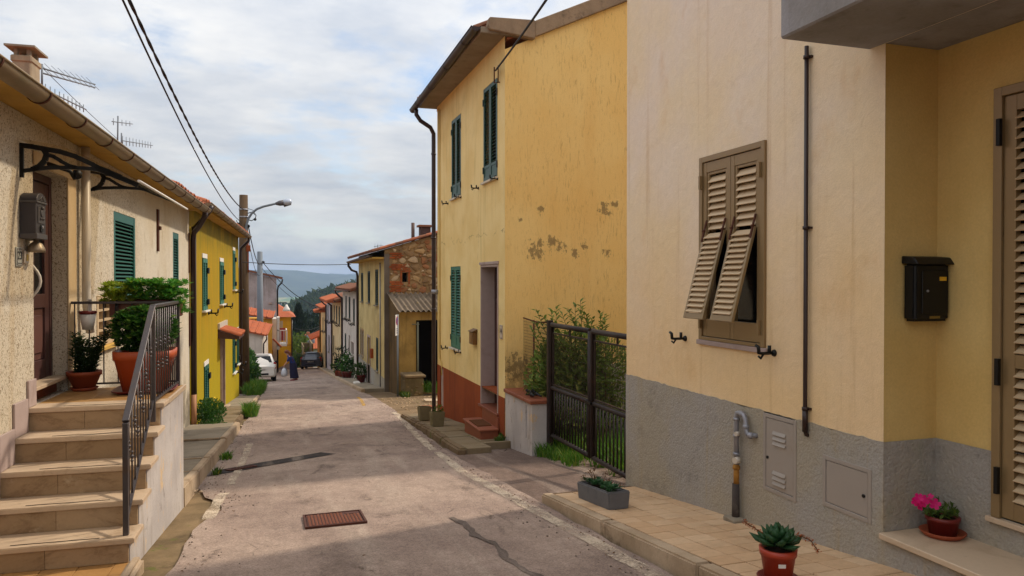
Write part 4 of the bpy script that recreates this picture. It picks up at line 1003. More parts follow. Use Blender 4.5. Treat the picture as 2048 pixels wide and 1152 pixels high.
def number_plate(name, fr, a, z, w, hh, txt, label, c, size=None, small=None):
    t = thing(name, label, 'plaque', fr.P(a, 0, z - hh / 2))
    mb = MB(fr); mb.box(a - w / 2, a + w / 2, .002, .014, z - hh / 2, z + hh / 2); mb.build('plate', plain(name + '_face', c, .5, .4), t, bevel=.004)
    mb = MB(fr); k = .012
    for b in ((a - w / 2 + k, a + w / 2 - k, z + hh / 2 - k - .006, z + hh / 2 - k), (a - w / 2 + k, a + w / 2 - k, z - hh / 2 + k, z - hh / 2 + k + .006), (a - w / 2 + k, a - w / 2 + k + .006, z - hh / 2 + k + .006, z + hh / 2 - k - .006), (a + w / 2 - k - .006, a + w / 2 - k, z - hh / 2 + k + .006, z + hh / 2 - k - .006)): mb.box(b[0], b[1], .0145, .0165, b[2], b[3])
    mb.build('border', plain(name + '_border', S(90, 80, 84), .6), t)
    text_on(t, txt, fr, a, z + hh * .06, size or hh * .5, plain(name + '_ink', S(30, 28, 30), .6), .0165)
    if small:
        mb = MB(fr); x = a - w * .3
        while x < a + w * .3: mb.box(x, x + .008, .0145, .0158, z - hh * .34, z - hh * .30); x += .013
        mb.build('small_print', plain(name + '_fine', S(60, 58, 60), .6), t)
    return t
yellow_house()

# ------------------------------------------------------------------ gate, pillar, wire fence in front of the yellow gable
def gate_bits():
    # capped pillar
    X0, X1, Y0, Y1 = 3.735, 4.02, 10.56, 11.90; fr = FX(X0)
    p = thing('gate_pillar', 'low flaking white gate pier with terracotta cap beside the yellow house', 'pillar', (3.87, 11.2, -1.15))
    mb = MB(fr); zt = -.285
    mb.wall(Y0, Y1, -1.5, zt, [(10.80, 10.845, -.86, -.34)], .07); mb.wall(X0, X1, -1.5, zt, fr=FY(Y0)); mb.quad((X1, Y0, -1.5), (X1, Y1, -1.5), (X1, Y1, zt), (X1, Y0, zt)); mb.quad((X0, Y1, -1.5), (X1, Y1, -1.5), (X1, Y1, zt), (X0, Y1, zt)); mb.quad((X0, Y0, zt), (X1, Y0, zt), (X1, Y1, zt), (X0, Y1, zt))
    mb.box(10.81, 10.84, -.06, -.05, -.87, -.33); mb.build('pier', M['whitewash'], p)
    n = 4
    for i in range(n):
        a, b = Y0 - .04 + (Y1 - Y0 + .04) * i / n, Y0 - .04 + (Y1 - Y0 + .04) * (i + 1) / n
        mb = MB(); mb.box(X0 - .035, X1 + .04, a + .002, b - .002, zt + .001, zt + .058); mb.build('cap_tile', M['terracotta_tile'], p, bevel=.008)
    mb = MB(); rr = random.Random(5)
    for k in range(7):
        y = 10.72 + .06 * k; x = 3.86 + rr.uniform(-.05, .05); mb.tube([(x + rr.uniform(-.08, .08), y - .12, zt + .075 + rr.uniform(0, .03)), (x, y, zt + .09 + rr.uniform(0, .05)), (x + rr.uniform(-.08, .08), y + .14, zt + .07 + rr.uniform(0, .03))], [.006, .022, .004], 6)
    tag(mb.build('withered_branch', M['black'], None, (3.87, 10.9, zt + .06)), 'dark withered branch lying on the terracotta cap of the gate pier', 'branch')
    # gate: two leaves of tube, mesh above, bars below
    XG = 4.0
    def leafg(Ya, Yb, label, nbars):
        g = thing('garden_gate', label, 'gate', (XG, Ya, -.8), 'leaves of the garden gate')
        zt_, zb_, zm = .925, -.735, -.02; r = .036
        mb = MB(); mb.tube([(XG, Ya, zb_), (XG, Ya, zt_), (XG, Ya - .02, zt_ + .015)], r, 12); mb.tube([(XG, Yb, zb_), (XG, Yb, zt_)], r, 12); mb.tube([(XG, Ya, zt_), (XG, Yb, zt_)], r, 12); mb.tube([(XG, Ya, zb_), (XG, Yb, zb_)], r * .9, 12); mb.tube([(XG, Ya, zm), (XG, Yb, zm)], r * .9, 12)
        mb.build('frame', M['gatep'], g)
        m = MB(); m.tube([(0, 0, zb_), (0, 0, zm)], .011, 6); me = m.mesh('bar', M['gatep'])
        lo, hi = min(Ya, Yb), max(Ya, Yb)
        for i in range(1, nbars): link_mesh('bar', me, g, (XG, lo + (hi - lo) * i / nbars, 0))
        mb = MB()   # inner frame of the mesh panel with short stubs
        a, b, c, d = lo + .055, hi - .055, zm + .055, zt_ - .12
        for p_, q_ in (((a, c), (b, c)), ((a, d), (b, d)), ((a, c), (a, d)), ((b, c), (b, d)), (((a + b) / 2, d), ((a + b) / 2, zt_ - .02))): mb.bar((XG, p_[0], p_[1]), (XG, q_[0], q_[1]), .022)
        mb.build('panel_frame', M['gatep'], g)
        mb = MB(); y = a + .03
        while y < b - .01: mb.bar((XG - .003, y, c), (XG - .003, y, d), .003); y += .045
        z = c + .04
        while z < d - .01: mb.bar((XG + .003, a, z), (XG + .003, b, z), .003); z += .05
        stuff(mb.build('wire_mesh', M['gatep'], g)); return g
    leafg(10.40, 8.99, 'brown tubular gate leaf nearer the white pier, barred below, mesh above', 14)
    g2 = leafg(8.90, 7.46, 'brown tubular gate leaf that ends at the cream house, barred below, mesh above', 14)
    mb = MB(); mb.box(XG - .06, XG - .038, 8.86, 9.04, -.03, .0); mb.build('latch', M['black'], g2)
    gp = thing('gate_post', 'dark square gate post between the white pier and the gate', 'post', (XG, 10.47, -1))
    mb = MB(); mb.box(XG - .04, XG + .04, 10.445, 10.53, -1.3, .99); mb.build('post', M['gatep'], gp, bevel=.006)
    # wire fence on top of the pier's back edge
    f = thing('wire_fence', 'rusty wire mesh panel between the gate post and the yellow gable', 'fence', (4.0, 11.2, -.4))
    y0, y1, z0, z1 = 10.55, 11.86, -.3, .95; mb = MB()
    yy = y0
    while yy < y1: mb.bar((4.045, yy, z0), (4.045, yy, z1 - .01 * math.sin(yy * 4)), .0032); yy += .05
    zz = z0
    while zz < z1: mb.bar((4.05, y0, zz), (4.05, y1, zz), .0032); zz += .05
    stuff(mb.build('wire_mesh', M['gatep'], f))
    mb = MB(); mb.tube([(4.045, y0, z1), (4.045, (y0 + y1) / 2, z1 - .03), (4.045, y1, z1 + .01)], .012, 6); mb.build('top_wire', M['gutrust'], f)
    mb = MB(); mb.tube([(4.03, 11.3, z0 - .3), (4.03, 11.3, z1)], .014, 6); mb.build('stake', M['gutrust'], f)
gate_bits()
# pavement before the yellow house
def pave_yellow():
    root = thing('footpath', 'x', 'x', (3.3, 14, -1.3)); del root['label']; del root['category']; root['kind'] = 'structure'
    zz = lambda y: road_z(y) + .10 + .02 * math.sin(y)
    for i in range(9):
        y0 = 11.25 + i * .74; y1 = y0 + .73
        mb = MB(); kx = 2.74 + .028 * (y0 - 11.2); kx2 = 2.74 + .028 * (y1 - 11.2); d = rnd.uniform(-.008, .012)
        a, b = zz(y0) + d, zz(y1) + d
        mb.hexa([Vector((kx, y0, a - .3)), Vector((kx + .16, y0, a - .3)), Vector((kx2 + .16, y1, b - .3)), Vector((kx2, y1, b - .3)), Vector((kx + .02, y0, a)), Vector((kx + .16, y0, a)), Vector((kx2 + .16, y1, b)), Vector((kx2 + .02, y1, b))])
        mb.build('kerb_stone', M['kerbd'], root, bevel=.03, bseg=3)
        for j in range(2):
            xa, xb = kx + .165 + j * .40, kx + .165 + (j + 1) * .40 - .004
            if j == 1: xb = 3.74
            mb = MB(); d = rnd.uniform(-.008, .008)
            yy0 = y0 + .002; yy1 = y1 - .002
            if i == 0 and j: yy0 += .35
            mb.hexa([Vector((xa, yy0, a - .2)), Vector((xb, yy0, a - .2)), Vector((xb, yy1, b - .2)), Vector((xa, yy1, b - .2)), Vector((xa, yy0, a + d - .006)), Vector((xb, yy0, a + d - .006)), Vector((xb, yy1, b + d - .006)), Vector((xa, yy1, b + d - .006))])
            mb.build('paving_slab', M['paved'], root, bevel=.008)
pave_yellow()
# ------------------------------------------------------------------ plants
def rhomb(mb, p, d, n, l, w, fold=.25):
    """one leaf: base p, direction d, upper-side normal n"""
    d = d.normalized(); s_ = d.cross(n); s_ = s_.normalized() if s_.length > 1e-5 else d.orthogonal().normalized(); n = s_.cross(d).normalized()
    m = p + d * (l * .5)
    mb.add([p, m + s_ * (w / 2) + n * (w * fold), p + d * l, m - s_ * (w / 2) + n * (w * fold), m], [(0, 4, 1), (1, 4, 2), (2, 4, 3), (3, 4, 0)])
def rvec(r): 
    while True:
        v = Vector((r.uniform(-1, 1), r.uniform(-1, 1), r.uniform(-1, 1)))
        if .05 < v.length < 1: return v
def blob(mb, r, c, rad, n, l, w, out=.7, shell=.45):
    """leaves spread through an ellipsoid, denser near the outside"""
    c = Vector(c)
    for _ in range(n):
        v = rvec(r).normalized(); k = 1 - (1 - shell) * r.random() ** 1.5
        p = c + Vector((v.x * rad[0], v.y * rad[1], v.z * rad[2])) * k
        d = (v * out + rvec(r) * .7 + Vector((0, 0, .25))).normalized()
        rhomb(mb, p, d, (v + rvec(r) * .5), l * r.uniform(.6, 1.3), w * r.uniform(.7, 1.2))
def rosette(mb, r, c, rad, n, l, w, up=.6):
    c = Vector(c)
    for k in range(n):
        a = k * 2.399 + r.uniform(-.2, .2); t = (k + .5) / n; el = R(85 - 75 * t) + r.uniform(-.1, .1)
        d = Vector((math.cos(a) * math.cos(el), math.sin(a) * math.cos(el), math.sin(el)))
        rhomb(mb, c + d * rad * .15, d, Vector((0, 0, 1)) + d * -.2, l * (.5 + .6 * t), w * (.6 + .4 * t), .18)
def pot_round(t, c, r0, r1, hh, mat, rim=.03, saucer=None, smat=None, name='pot', sq=None, soil=True):
    c = Vector(c); mb = MB()
    mb.lathe(c, [(r0, .012), (r1 - rim * .3, hh * .8), (r1, hh * .8), (r1 + .004, hh), (r1 - .018, hh), (r1 - .024, hh * .86)], 28, True, sq); mb.build(name, mat, t)
    if soil: mb = MB(); mb.lathe(c, [(r1 - .022, hh * .9), (r1 * .5, hh * .92)], 20, True, sq); mb.build('soil', M['soil'], t)
    if saucer:
        mb = MB(); mb.lathe(c, [(saucer * .8, 0), (saucer, .03), (saucer - .008, .034), (saucer * .78, .012)], 28, True, sq); mb.build('saucer', smat or mat, t)
def weeds(name, label, cat, pts, n, h, w, mat, seed, loc=None, lean=.5, kind=None):
    r = random.Random(seed); mb = MB()
    for _ in range(n):
        (x, y, z), rad = r.choice(pts); a = r.uniform(0, 6.28); q = rad * math.sqrt(r.random())
        p = Vector((x + q * math.cos(a), y + q * math.sin(a), z)); d = Vector((r.uniform(-lean, lean), r.uniform(-lean, lean), 1)).normalized()
        L = h * r.uniform(.5, 1.2); b = p + d * L * .55; e = b + (d + Vector((r.uniform(-.7, .7), r.uniform(-.7, .7), -.2))).normalized() * L * .45
        s_ = d.cross(Vector((math.cos(a), math.sin(a), 0))).normalized() * w / 2
        mb.add([p - s_, p + s_, b + s_ * .8, b - s_ * .8, e], [(0, 1, 2, 3), (3, 2, 4)])
    o = mb.build(name, mat, None, pts[0][0])
    if kind: o['kind'] = kind
    if label: tag(o, label, cat)
    return o

# ------------------------------------------------------------------ the white stucco house on the left
def left_house():
    fr = FL; P = fr.P
    h = thing('stucco_house', 'low cream stucco house with worm-holed plaster, green shutters and stairs to its door', 'house', P(2, 0, -1))
    S1 = 8.40; D0, D1, DZ0, DZ1 = -.88, .10, .44, 2.66
    shA = (2.05, 3.30, 1.16, 2.50); shB = (6.44, 7.08, 1.36, 2.50); ut = (1.22, 2.12, .80, 1.41)
    mb = MB(fr); mb.wall(-9, S1, -2.6, 3.07, [(D0, D1, DZ0, DZ1, .22), shA[:4] + (.07,), shB[:4] + (.07,), ut[:4] + (.14,)], .1)
    mb.quad(P(S1, 0, -2.6), P(S1, -7, -2.6), P(S1, -7, 3.1), P(S1, 0, 3.1)); mb.quad(P(-9, 0, -2.6), P(-9, -7, -2.6), P(-9, -7, 3.1), P(-9, 0, 3.1)); mb.quad(P(-9, -7, -2.6), P(S1, -7, -2.6), P(S1, -7, 3.1), P(-9, -7, 3.1))
    mb.add([P(S1, 0, 3.1), P(S1, -7, 3.1), P(S1, -3.5, 4.3)], [(0, 1, 2)]); mb.add([P(-9, 0, 3.1), P(-9, -7, 3.1), P(-9, -3.5, 4.3)], [(0, 1, 2)])
    mb.build('wall', M['stucco'], h)
    mb = MB(fr); mb.box(-9.2, S1 + .05, -.05, .275, 3.075, 3.14); mb.build('soffit', M['lsoffit'], h)
    mb = MB(fr); E = 3.20; sl = .33
    for n0, n1 in ((.30, -3.5), (-3.5, -7.44)):
        za = E - .03 if n0 > 0 else E + sl * 3.94; zb = E + sl * 3.94 if n0 > 0 else E
        mb.hexa([P(-9.3, n0, za - .06), P(S1 + .1, n0, za - .06), P(S1 + .1, n1, zb - .06), P(-9.3, n1, zb - .06), P(-9.3, n0, za), P(S1 + .1, n0, za), P(S1 + .1, n1, zb), P(-9.3, n1, zb)])
    rf = mb.build('roof', M['clay'], h)
    up = (-fr.n + Vector((0, 0, sl))).normalized()
    tile_course(rf, P(4.6, .33, E - .045), P(S1 + .1, .33, E - .045), up, M['clay'], .21, .45, .08, 2)
    tile_course(rf, P(-4, .2, E + .0), P(4.6, .2, E + .0), up, M['clay'], .21, .45, .055, 2, each=False)
    gutter(h, [P(-9.2, .37, 3.10), P(S1 - .1, .37, 3.09)], .085, M['gut'], M['gutrust'], .95)
    mb = MB(fr)   # double downpipe that bends back to the corner
    mb.tube([P(S1 - .35, .37, 3.05), P(S1 - .33, .35, 2.92), P(S1 - .2, .24, 2.75), P(S1 - .02, .1, 2.6), P(S1 + .05, .07, 2.45), P(S1 + .05, .07, -.85)], .055, 10)
    dp = mb.build('downpipe', M['brownpipe'], h); mb = MB(fr); mb.tube([P(S1 + .05, .07, -.85), P(S1 + .05, .07, -1.55)], .058, 10); mb.build('pipe_shoe', plain('clay_pipe', S(176, 128, 92), .7), dp)
    # chimney on the roof
    m = MB(fr); m.box(5.44, 5.88, -2.28, -2.0, 3.6, 5.34); m.box(5.42, 5.90, -2.30, -1.98, 5.22, 5.335)
    ch = m.build('chimney', plaster('chimney_render', S(176, 156, 128), S(150, 134, 112), S(96, 84, 66), .8, 40, .5), rf, bevel=.02)
    for a in (5.46, 5.78):
        for n in (-2.26, -2.07): m = MB(fr); m.box(a, a + .08, n, n + .055, 5.342, 5.445); m.build('chimney_pier', M['pavec'], rf)
    m = MB(fr); m.box(5.33, 5.99, -2.36, -1.91, 5.448, 5.48); m.build('chimney_cap', M['pavec'], rf)
    # door in its reveal
    mb = MB(fr)
    for q in ((D0 + .004, D0 + .07, .60, DZ1 - .004), (D1 - .07, D1 - .004, .60, DZ1 - .004), (D0 + .07, D1 - .07, DZ1 - .08, DZ1 - .004)): mb.box(q[0], q[1], -.215, -.135, q[2], q[3])
    mb.build('door_frame', M['wood'], h, bevel=.004)
    d0, d1 = D0 + .073, D1 - .073
    mb = MB(fr)
    for q in ((d0, d0 + .12, .61, 2.57), (d1 - .12, d1, .61, 2.57), (d0 + .12, d1 - .12, 1.32, 1.46), (d0 + .12, d1 - .12, 2.45, 2.57), (d0 + .12, d1 - .12, .61, .80)): mb.box(q[0], q[1], -.20, -.145, q[2], q[3])
    mb.box((d0 + d1) / 2 - .03, (d0 + d1) / 2 + .03, -.19, -.155, 1.46, 2.45); d = mb.build('door', M['wood'], h, bevel=.004)
    mb = MB(fr); mb.box(d0 + .12, d1 - .12, -.18, -.17, 1.46, 2.45); mb.build('door_glass', M['glass'], d)
    mb = MB(fr); mb.box(d0 + .12, d1 - .12, -.185, -.165, .80, 1.32); mb.box(d0 + .19, d1 - .19, -.165, -.15, .87, 1.25); mb.build('door_panel', M['wood2'], d, bevel=.01)
    mb = MB(fr); k = [P(d0 + .10, -.145, 1.36)] + [P(d0 + .10, -.145 + .15 * math.sin(math.pi * t / 10), 1.36 + .46 * t / 10) for t in range(1, 10)] + [P(d0 + .10, -.145, 1.82)]
    mb.tube(k, .013, 8); mb.build('pull_handle', M['white'], d)
    mb = MB(fr); mb.box(D0 + .003, D1 - .003, -.21, .02, .575, .61); mb.build('threshold', M['marble'], h, bevel=.004)
    mb = MB(fr); mb.box(D0 + .003, D1 - .003, -.21, -.10, .445, .573); mb.build('threshold_riser', M['terracotta_tile'], h)
    # smooth plaster band round the door
    mb = MB(fr); mb.box(D0 - .01, D1 + .27, .002, .02, DZ1 + .003, DZ1 + .13); mb.box(D1 + .002, D1 + .27, .002, .02, .45, DZ1 + .002); mb.build('door_surround', plaster('smooth_band', S(206, 182, 146), S(196, 168, 128), S(160, 128, 86), .5, 60, .5), h, bevel=.006)
    # shutters
    for (a0, a1, z0, z1), pt in ((shA, .05), (shB, .05)):
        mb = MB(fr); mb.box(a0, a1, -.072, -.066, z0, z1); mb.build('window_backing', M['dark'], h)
        leaf(h, fr, a0 + .006, a1 - .006, z0 + .006, z1 - .006, M['green'], -.04, .085, (.10, .11), (), pt, .04, slats=True)
    # utility window with small panes
    a0, a1, z0, z1 = ut; mb = MB(fr)
    for q in ((a0, a0 + .07, z0, z1), (a1 - .07, a1, z0, z1), (a0 + .07, a1 - .07, z1 - .06, z1), (a0 + .07, a1 - .07, z0, z0 + .05)): mb.box(q[0], q[1], -.09, .008, q[2], q[3])
    mb.build('window_frame', M['alu2'], h)
    mb = MB(fr); mb.box((a0 + a1) / 2 - .02, (a0 + a1) / 2 + .02, -.088, -.03, z0 + .05, z1 - .06)
    for k in (1, 2, 3): z = z0 + .05 + (z1 - z0 - .11) * k / 4; mb.box(a0 + .07, a1 - .07, -.086, -.032, z - .014, z + .014)
    mb.build('glazing_bars', M['alu2'], h); mb = MB(fr); mb.box(a0 + .07, a1 - .07, -.1, -.095, z0, z1); mb.build('window_pane', M['glass'], h)
    mb = MB(fr); mb.box(a0 - .05, a1 + .05, -.08, .06, z0 - .06, z0 - .003); mb.build('window_sill', M['lsoffit'], h, bevel=.01)
    # white pipe from the eaves to the railing
    mb = MB(fr); mb.tube([P(.52, .075, 3.06), P(.52, .075, 1.35), P(.55, .085, 1.15), P(.60, .09, 1.02)], .044, 14); mb.build('rain_pipe', M['whitepipe'], h)
    mb = MB(fr); mb.box(4.88, 4.98, .0, .03, 2.08, 2.78); mb.box(4.90, 5.0, .03, .06, 2.44, 2.5); mb.build('tie_bar', M['gutrust'], h)
    mb = MB(fr); mb.box(S1 - .10, S1 - .03, .0, .03, .2, 1.0); mb.box(S1 - .10, S1 - .03, .0, .025, 1.75, 2.6); mb.build('corner_iron', M['gutrust'], h)
    # --- things on the wall
    a = -1.2
    lb = thing('letter_box', 'dark grey ornate letter box with pediment beside the brown door', 'mailbox', P(a, 0, 1.96))
    w, dp_ = .25, .13; z0, z1 = 1.975, 2.30; a0, a1 = a - .02, a + .23
    mb = MB(fr); mb.box(a0, a1, .002, dp_, z0, z1); mb.prism([P(a0, .002, z1), P(a1, .002, z1)] + [P((a0 + a1) / 2 + w / 2 * math.cos(t), .002, z1 + .075 * math.sin(t)) for t in [math.pi * k / 10 for k in range(1, 10)]], fr.n * (dp_ + .006))
    mb.build('body', plain('dark_grey_box', S(66, 62, 64), .55, .4, .3, .1, 20), lb, bevel=.005)
    g2 = plain('grey_relief', S(82, 78, 78), .5, .4, .3)
    mb = MB(fr); mb.box(a0 - .012, a1 + .012, .004, dp_ + .012, z0 - .012, z0 + .035); mb.build('moulding', g2, lb, bevel=.004); mb = MB(fr); mb.box(a0 - .008, a1 + .008, .004, dp_ + .012, z1 - .02, z1); mb.build('moulding', g2, lb, bevel=.004)
    mb = MB(fr); mb.box(a0 + .04, a1 - .04, dp_, dp_ + .006, z0 + .13, z1 - .05); ac = (a0 + a1) / 2
    mb.tube([P(ac, dp_ + .006, z0 + .22), P(ac, dp_ + .016, z0 + .22)], [.038, .03], 10); mb.ball(P(ac, dp_ + .012, z0 + .265), .018); mb.ball(P(ac - .03, dp_ + .008, z0 + .17), .014); mb.ball(P(ac + .03, dp_ + .008, z0 + .17), .014)
    mb.tube([P(ac - .045, dp_ + .006, z1 + .012), P(ac, dp_ + .008, z1 + .045), P(ac + .045, dp_ + .006, z1 + .012)], .006, 6); mb.build('relief', g2, lb)
    mb = MB(fr); mb.tube([P(ac, dp_, z0 + .085), P(ac, dp_ + .01, z0 + .085)], .035, 14); mb.build('lock_plate', M['black'], lb)
    mb = MB(fr); mb.tube([P(ac, dp_ + .01, z0 + .098), P(ac, dp_ + .018, z0 + .098)], .013, 12); mb.build('lock', M['galv'], lb)
    ll = thing('wall_lamp', 'small bell-shaped grey wall lamp right under the ornate letter box', 'lamp', P(a + .12, 0, 1.86)); ac = a + .16
    mb = MB(fr); mb.lathe(P(ac, .075, 1.85), [(.075, 0), (.07, .03), (.05, .075), (.022, .095), (.018, .13)], 16); mb.build('shade', plain('pewter_shade', S(150, 134, 112), .45, .5, .4), ll)
    mb = MB(fr); mb.tube([P(ac, .0, 1.96), P(ac, .05, 1.965), P(ac, .075, 1.95)], .012, 8); mb.ball(P(ac, .075, 1.875), .03); mb.build('arm', M['whitepipe'], ll)
    number_plate('house_number_plate', fr, -1.255, 1.80, .14, .17, '23', 'grey plaque with 23 on the stucco wall below the letter box', S(160, 160, 152), .10, True)
    bl = thing('door_bell', 'cream door bell with yellow button right of the 23 plaque', 'doorbell', P(-1.1, 0, 1.74))
    mb = MB(fr); mb.box(-1.14, -1.05, .002, .02, 1.745, 1.86); mb.build('plate', M['whitepipe'], bl, bevel=.006)
    mb = MB(fr); mb.box(-1.115, -1.075, .0205, .026, 1.77, 1.83); mb.build('button', plain('amber_button', S(196, 160, 50), .4), bl, bevel=.004)
    # --- canopy on two cast brackets
    cn = thing('door_canopy', 'black scrolled bracket canopy with clear sheet over the brown door', 'canopy', P(-.2, 0, 2.6))
    arc = lambda n: interp([(0, 2.80), (.1, 2.79), (.2, 2.775), (.32, 2.756), (.44, 2.718), (.58, 2.651), (.70, 2.583), (.97, 2.465)], n)
    low = lambda n: 2.56 + .035 * math.sin(min(n, .9) / .9 * math.pi) - .0 * n - max(0, n - .62) * .28
    for k, a in enumerate((-1.19, .72)):
        mb = MB(fr); w = .014
        def rib(pts, th):
            for (n0, zz0), (n1, zz1) in zip(pts, pts[1:]):
                d = Vector((n1 - n0, zz1 - zz0)).normalized(); o = Vector((-d.y, d.x)) * th / 2
                mb.hexa([P(a - w, n0 - o.x - d.x * .004, zz0 - o.y), P(a + w, n0 - o.x - d.x * .004, zz0 - o.y), P(a + w, n1 - o.x + d.x * .004, zz1 - o.y), P(a - w, n1 - o.x + d.x * .004, zz1 - o.y), P(a - w, n0 + o.x - d.x * .004, zz0 + o.y), P(a + w, n0 + o.x - d.x * .004, zz0 + o.y), P(a + w, n1 + o.x + d.x * .004, zz1 + o.y), P(a - w, n1 + o.x + d.x * .004, zz1 + o.y)])
        rib([(.014, 2.50 + k * .05), (.014, 2.80 + k * .05)], .03)
        dz = .05 if k else 0
        up2 = lambda L: [(n_, z_ + dz) for n_, z_ in L]
        rib(up2([(.006, 2.781), (.098, 2.773), (.199, 2.756), (.318, 2.738), (.438, 2.70), (.577, 2.633), (.70, 2.565), (.94, 2.461)]), .042)
        rib(up2([(.005, 2.553), (.097, 2.572), (.198, 2.591), (.317, 2.599), (.438, 2.601), (.577, 2.597), (.70, 2.575), (.94, 2.461)]), .032)
        rib(up2([(.186, 2.756), (.207, 2.709), (.194, 2.656), (.156, 2.606), (.097, 2.572)]), .044)
        rib(up2([(.207, 2.709), (.267, 2.692), (.318, 2.656), (.386, 2.616), (.438, 2.603)]), .032)
        rib(up2([(.60, 2.610), (.70, 2.57), (.80, 2.525)]), .055)
        for n in (.40, .46, .53, .60): mb.ball(P(a, n, 2.60 + dz), .018, 6, 4)
        mb.build('bracket', M['black'], cn)
    g = G('clear_sheet', .15, .5); g.col(S(210, 196, 170)); tr = g.n('ShaderNodeBsdfTransparent'); tr.inputs[0].default_value = S(248, 242, 230); ms = g.n('ShaderNodeMixShader'); ms.inputs[0].default_value = .09; g.L(tr.outputs[0], ms.inputs[1]); g.L(g.b.outputs[0], ms.inputs[2]); g.L(ms.outputs[0], g.nt.nodes['Material Output'].inputs[0])
    mb = MB(fr); N = 14
    up_ = [(.02 + .95 * i / N, arc(.02 + .95 * i / N) + .02) for i in range(N + 1)]; A0, A1 = -1.3, 1.45; vs = []
    for t in (0, .005):
        for n, z in up_: vs += [P(A0, n, z + t), P(A1, n, z + t)]
    b = 2 * (N + 1); mb.add(vs, [(2 * i, 2 * i + 1, 2 * i + 3, 2 * i + 2) for i in range(N)] + [(b + 2 * i, b + 2 * i + 1, b + 2 * i + 3, b + 2 * i + 2) for i in range(N)], True); mb.build('clear_sheet', g.m, cn)
    mb = MB(fr); n, z = up_[-1]; mb.tube([P(A0, n, z + .004), P(A1, n, z + .004)], .013, 8); mb.build('front_edge', M['white'], cn)
    mb = MB(fr); mb.tube([P(-.55, .02, 2.72), P(-.5, .2, 2.66), P(-.42, .22, 2.6)], .02, 8); mb.ball(P(-.42, .24, 2.64), .05); mb.build('lamp_fitting', M['black'], cn)
left_house()

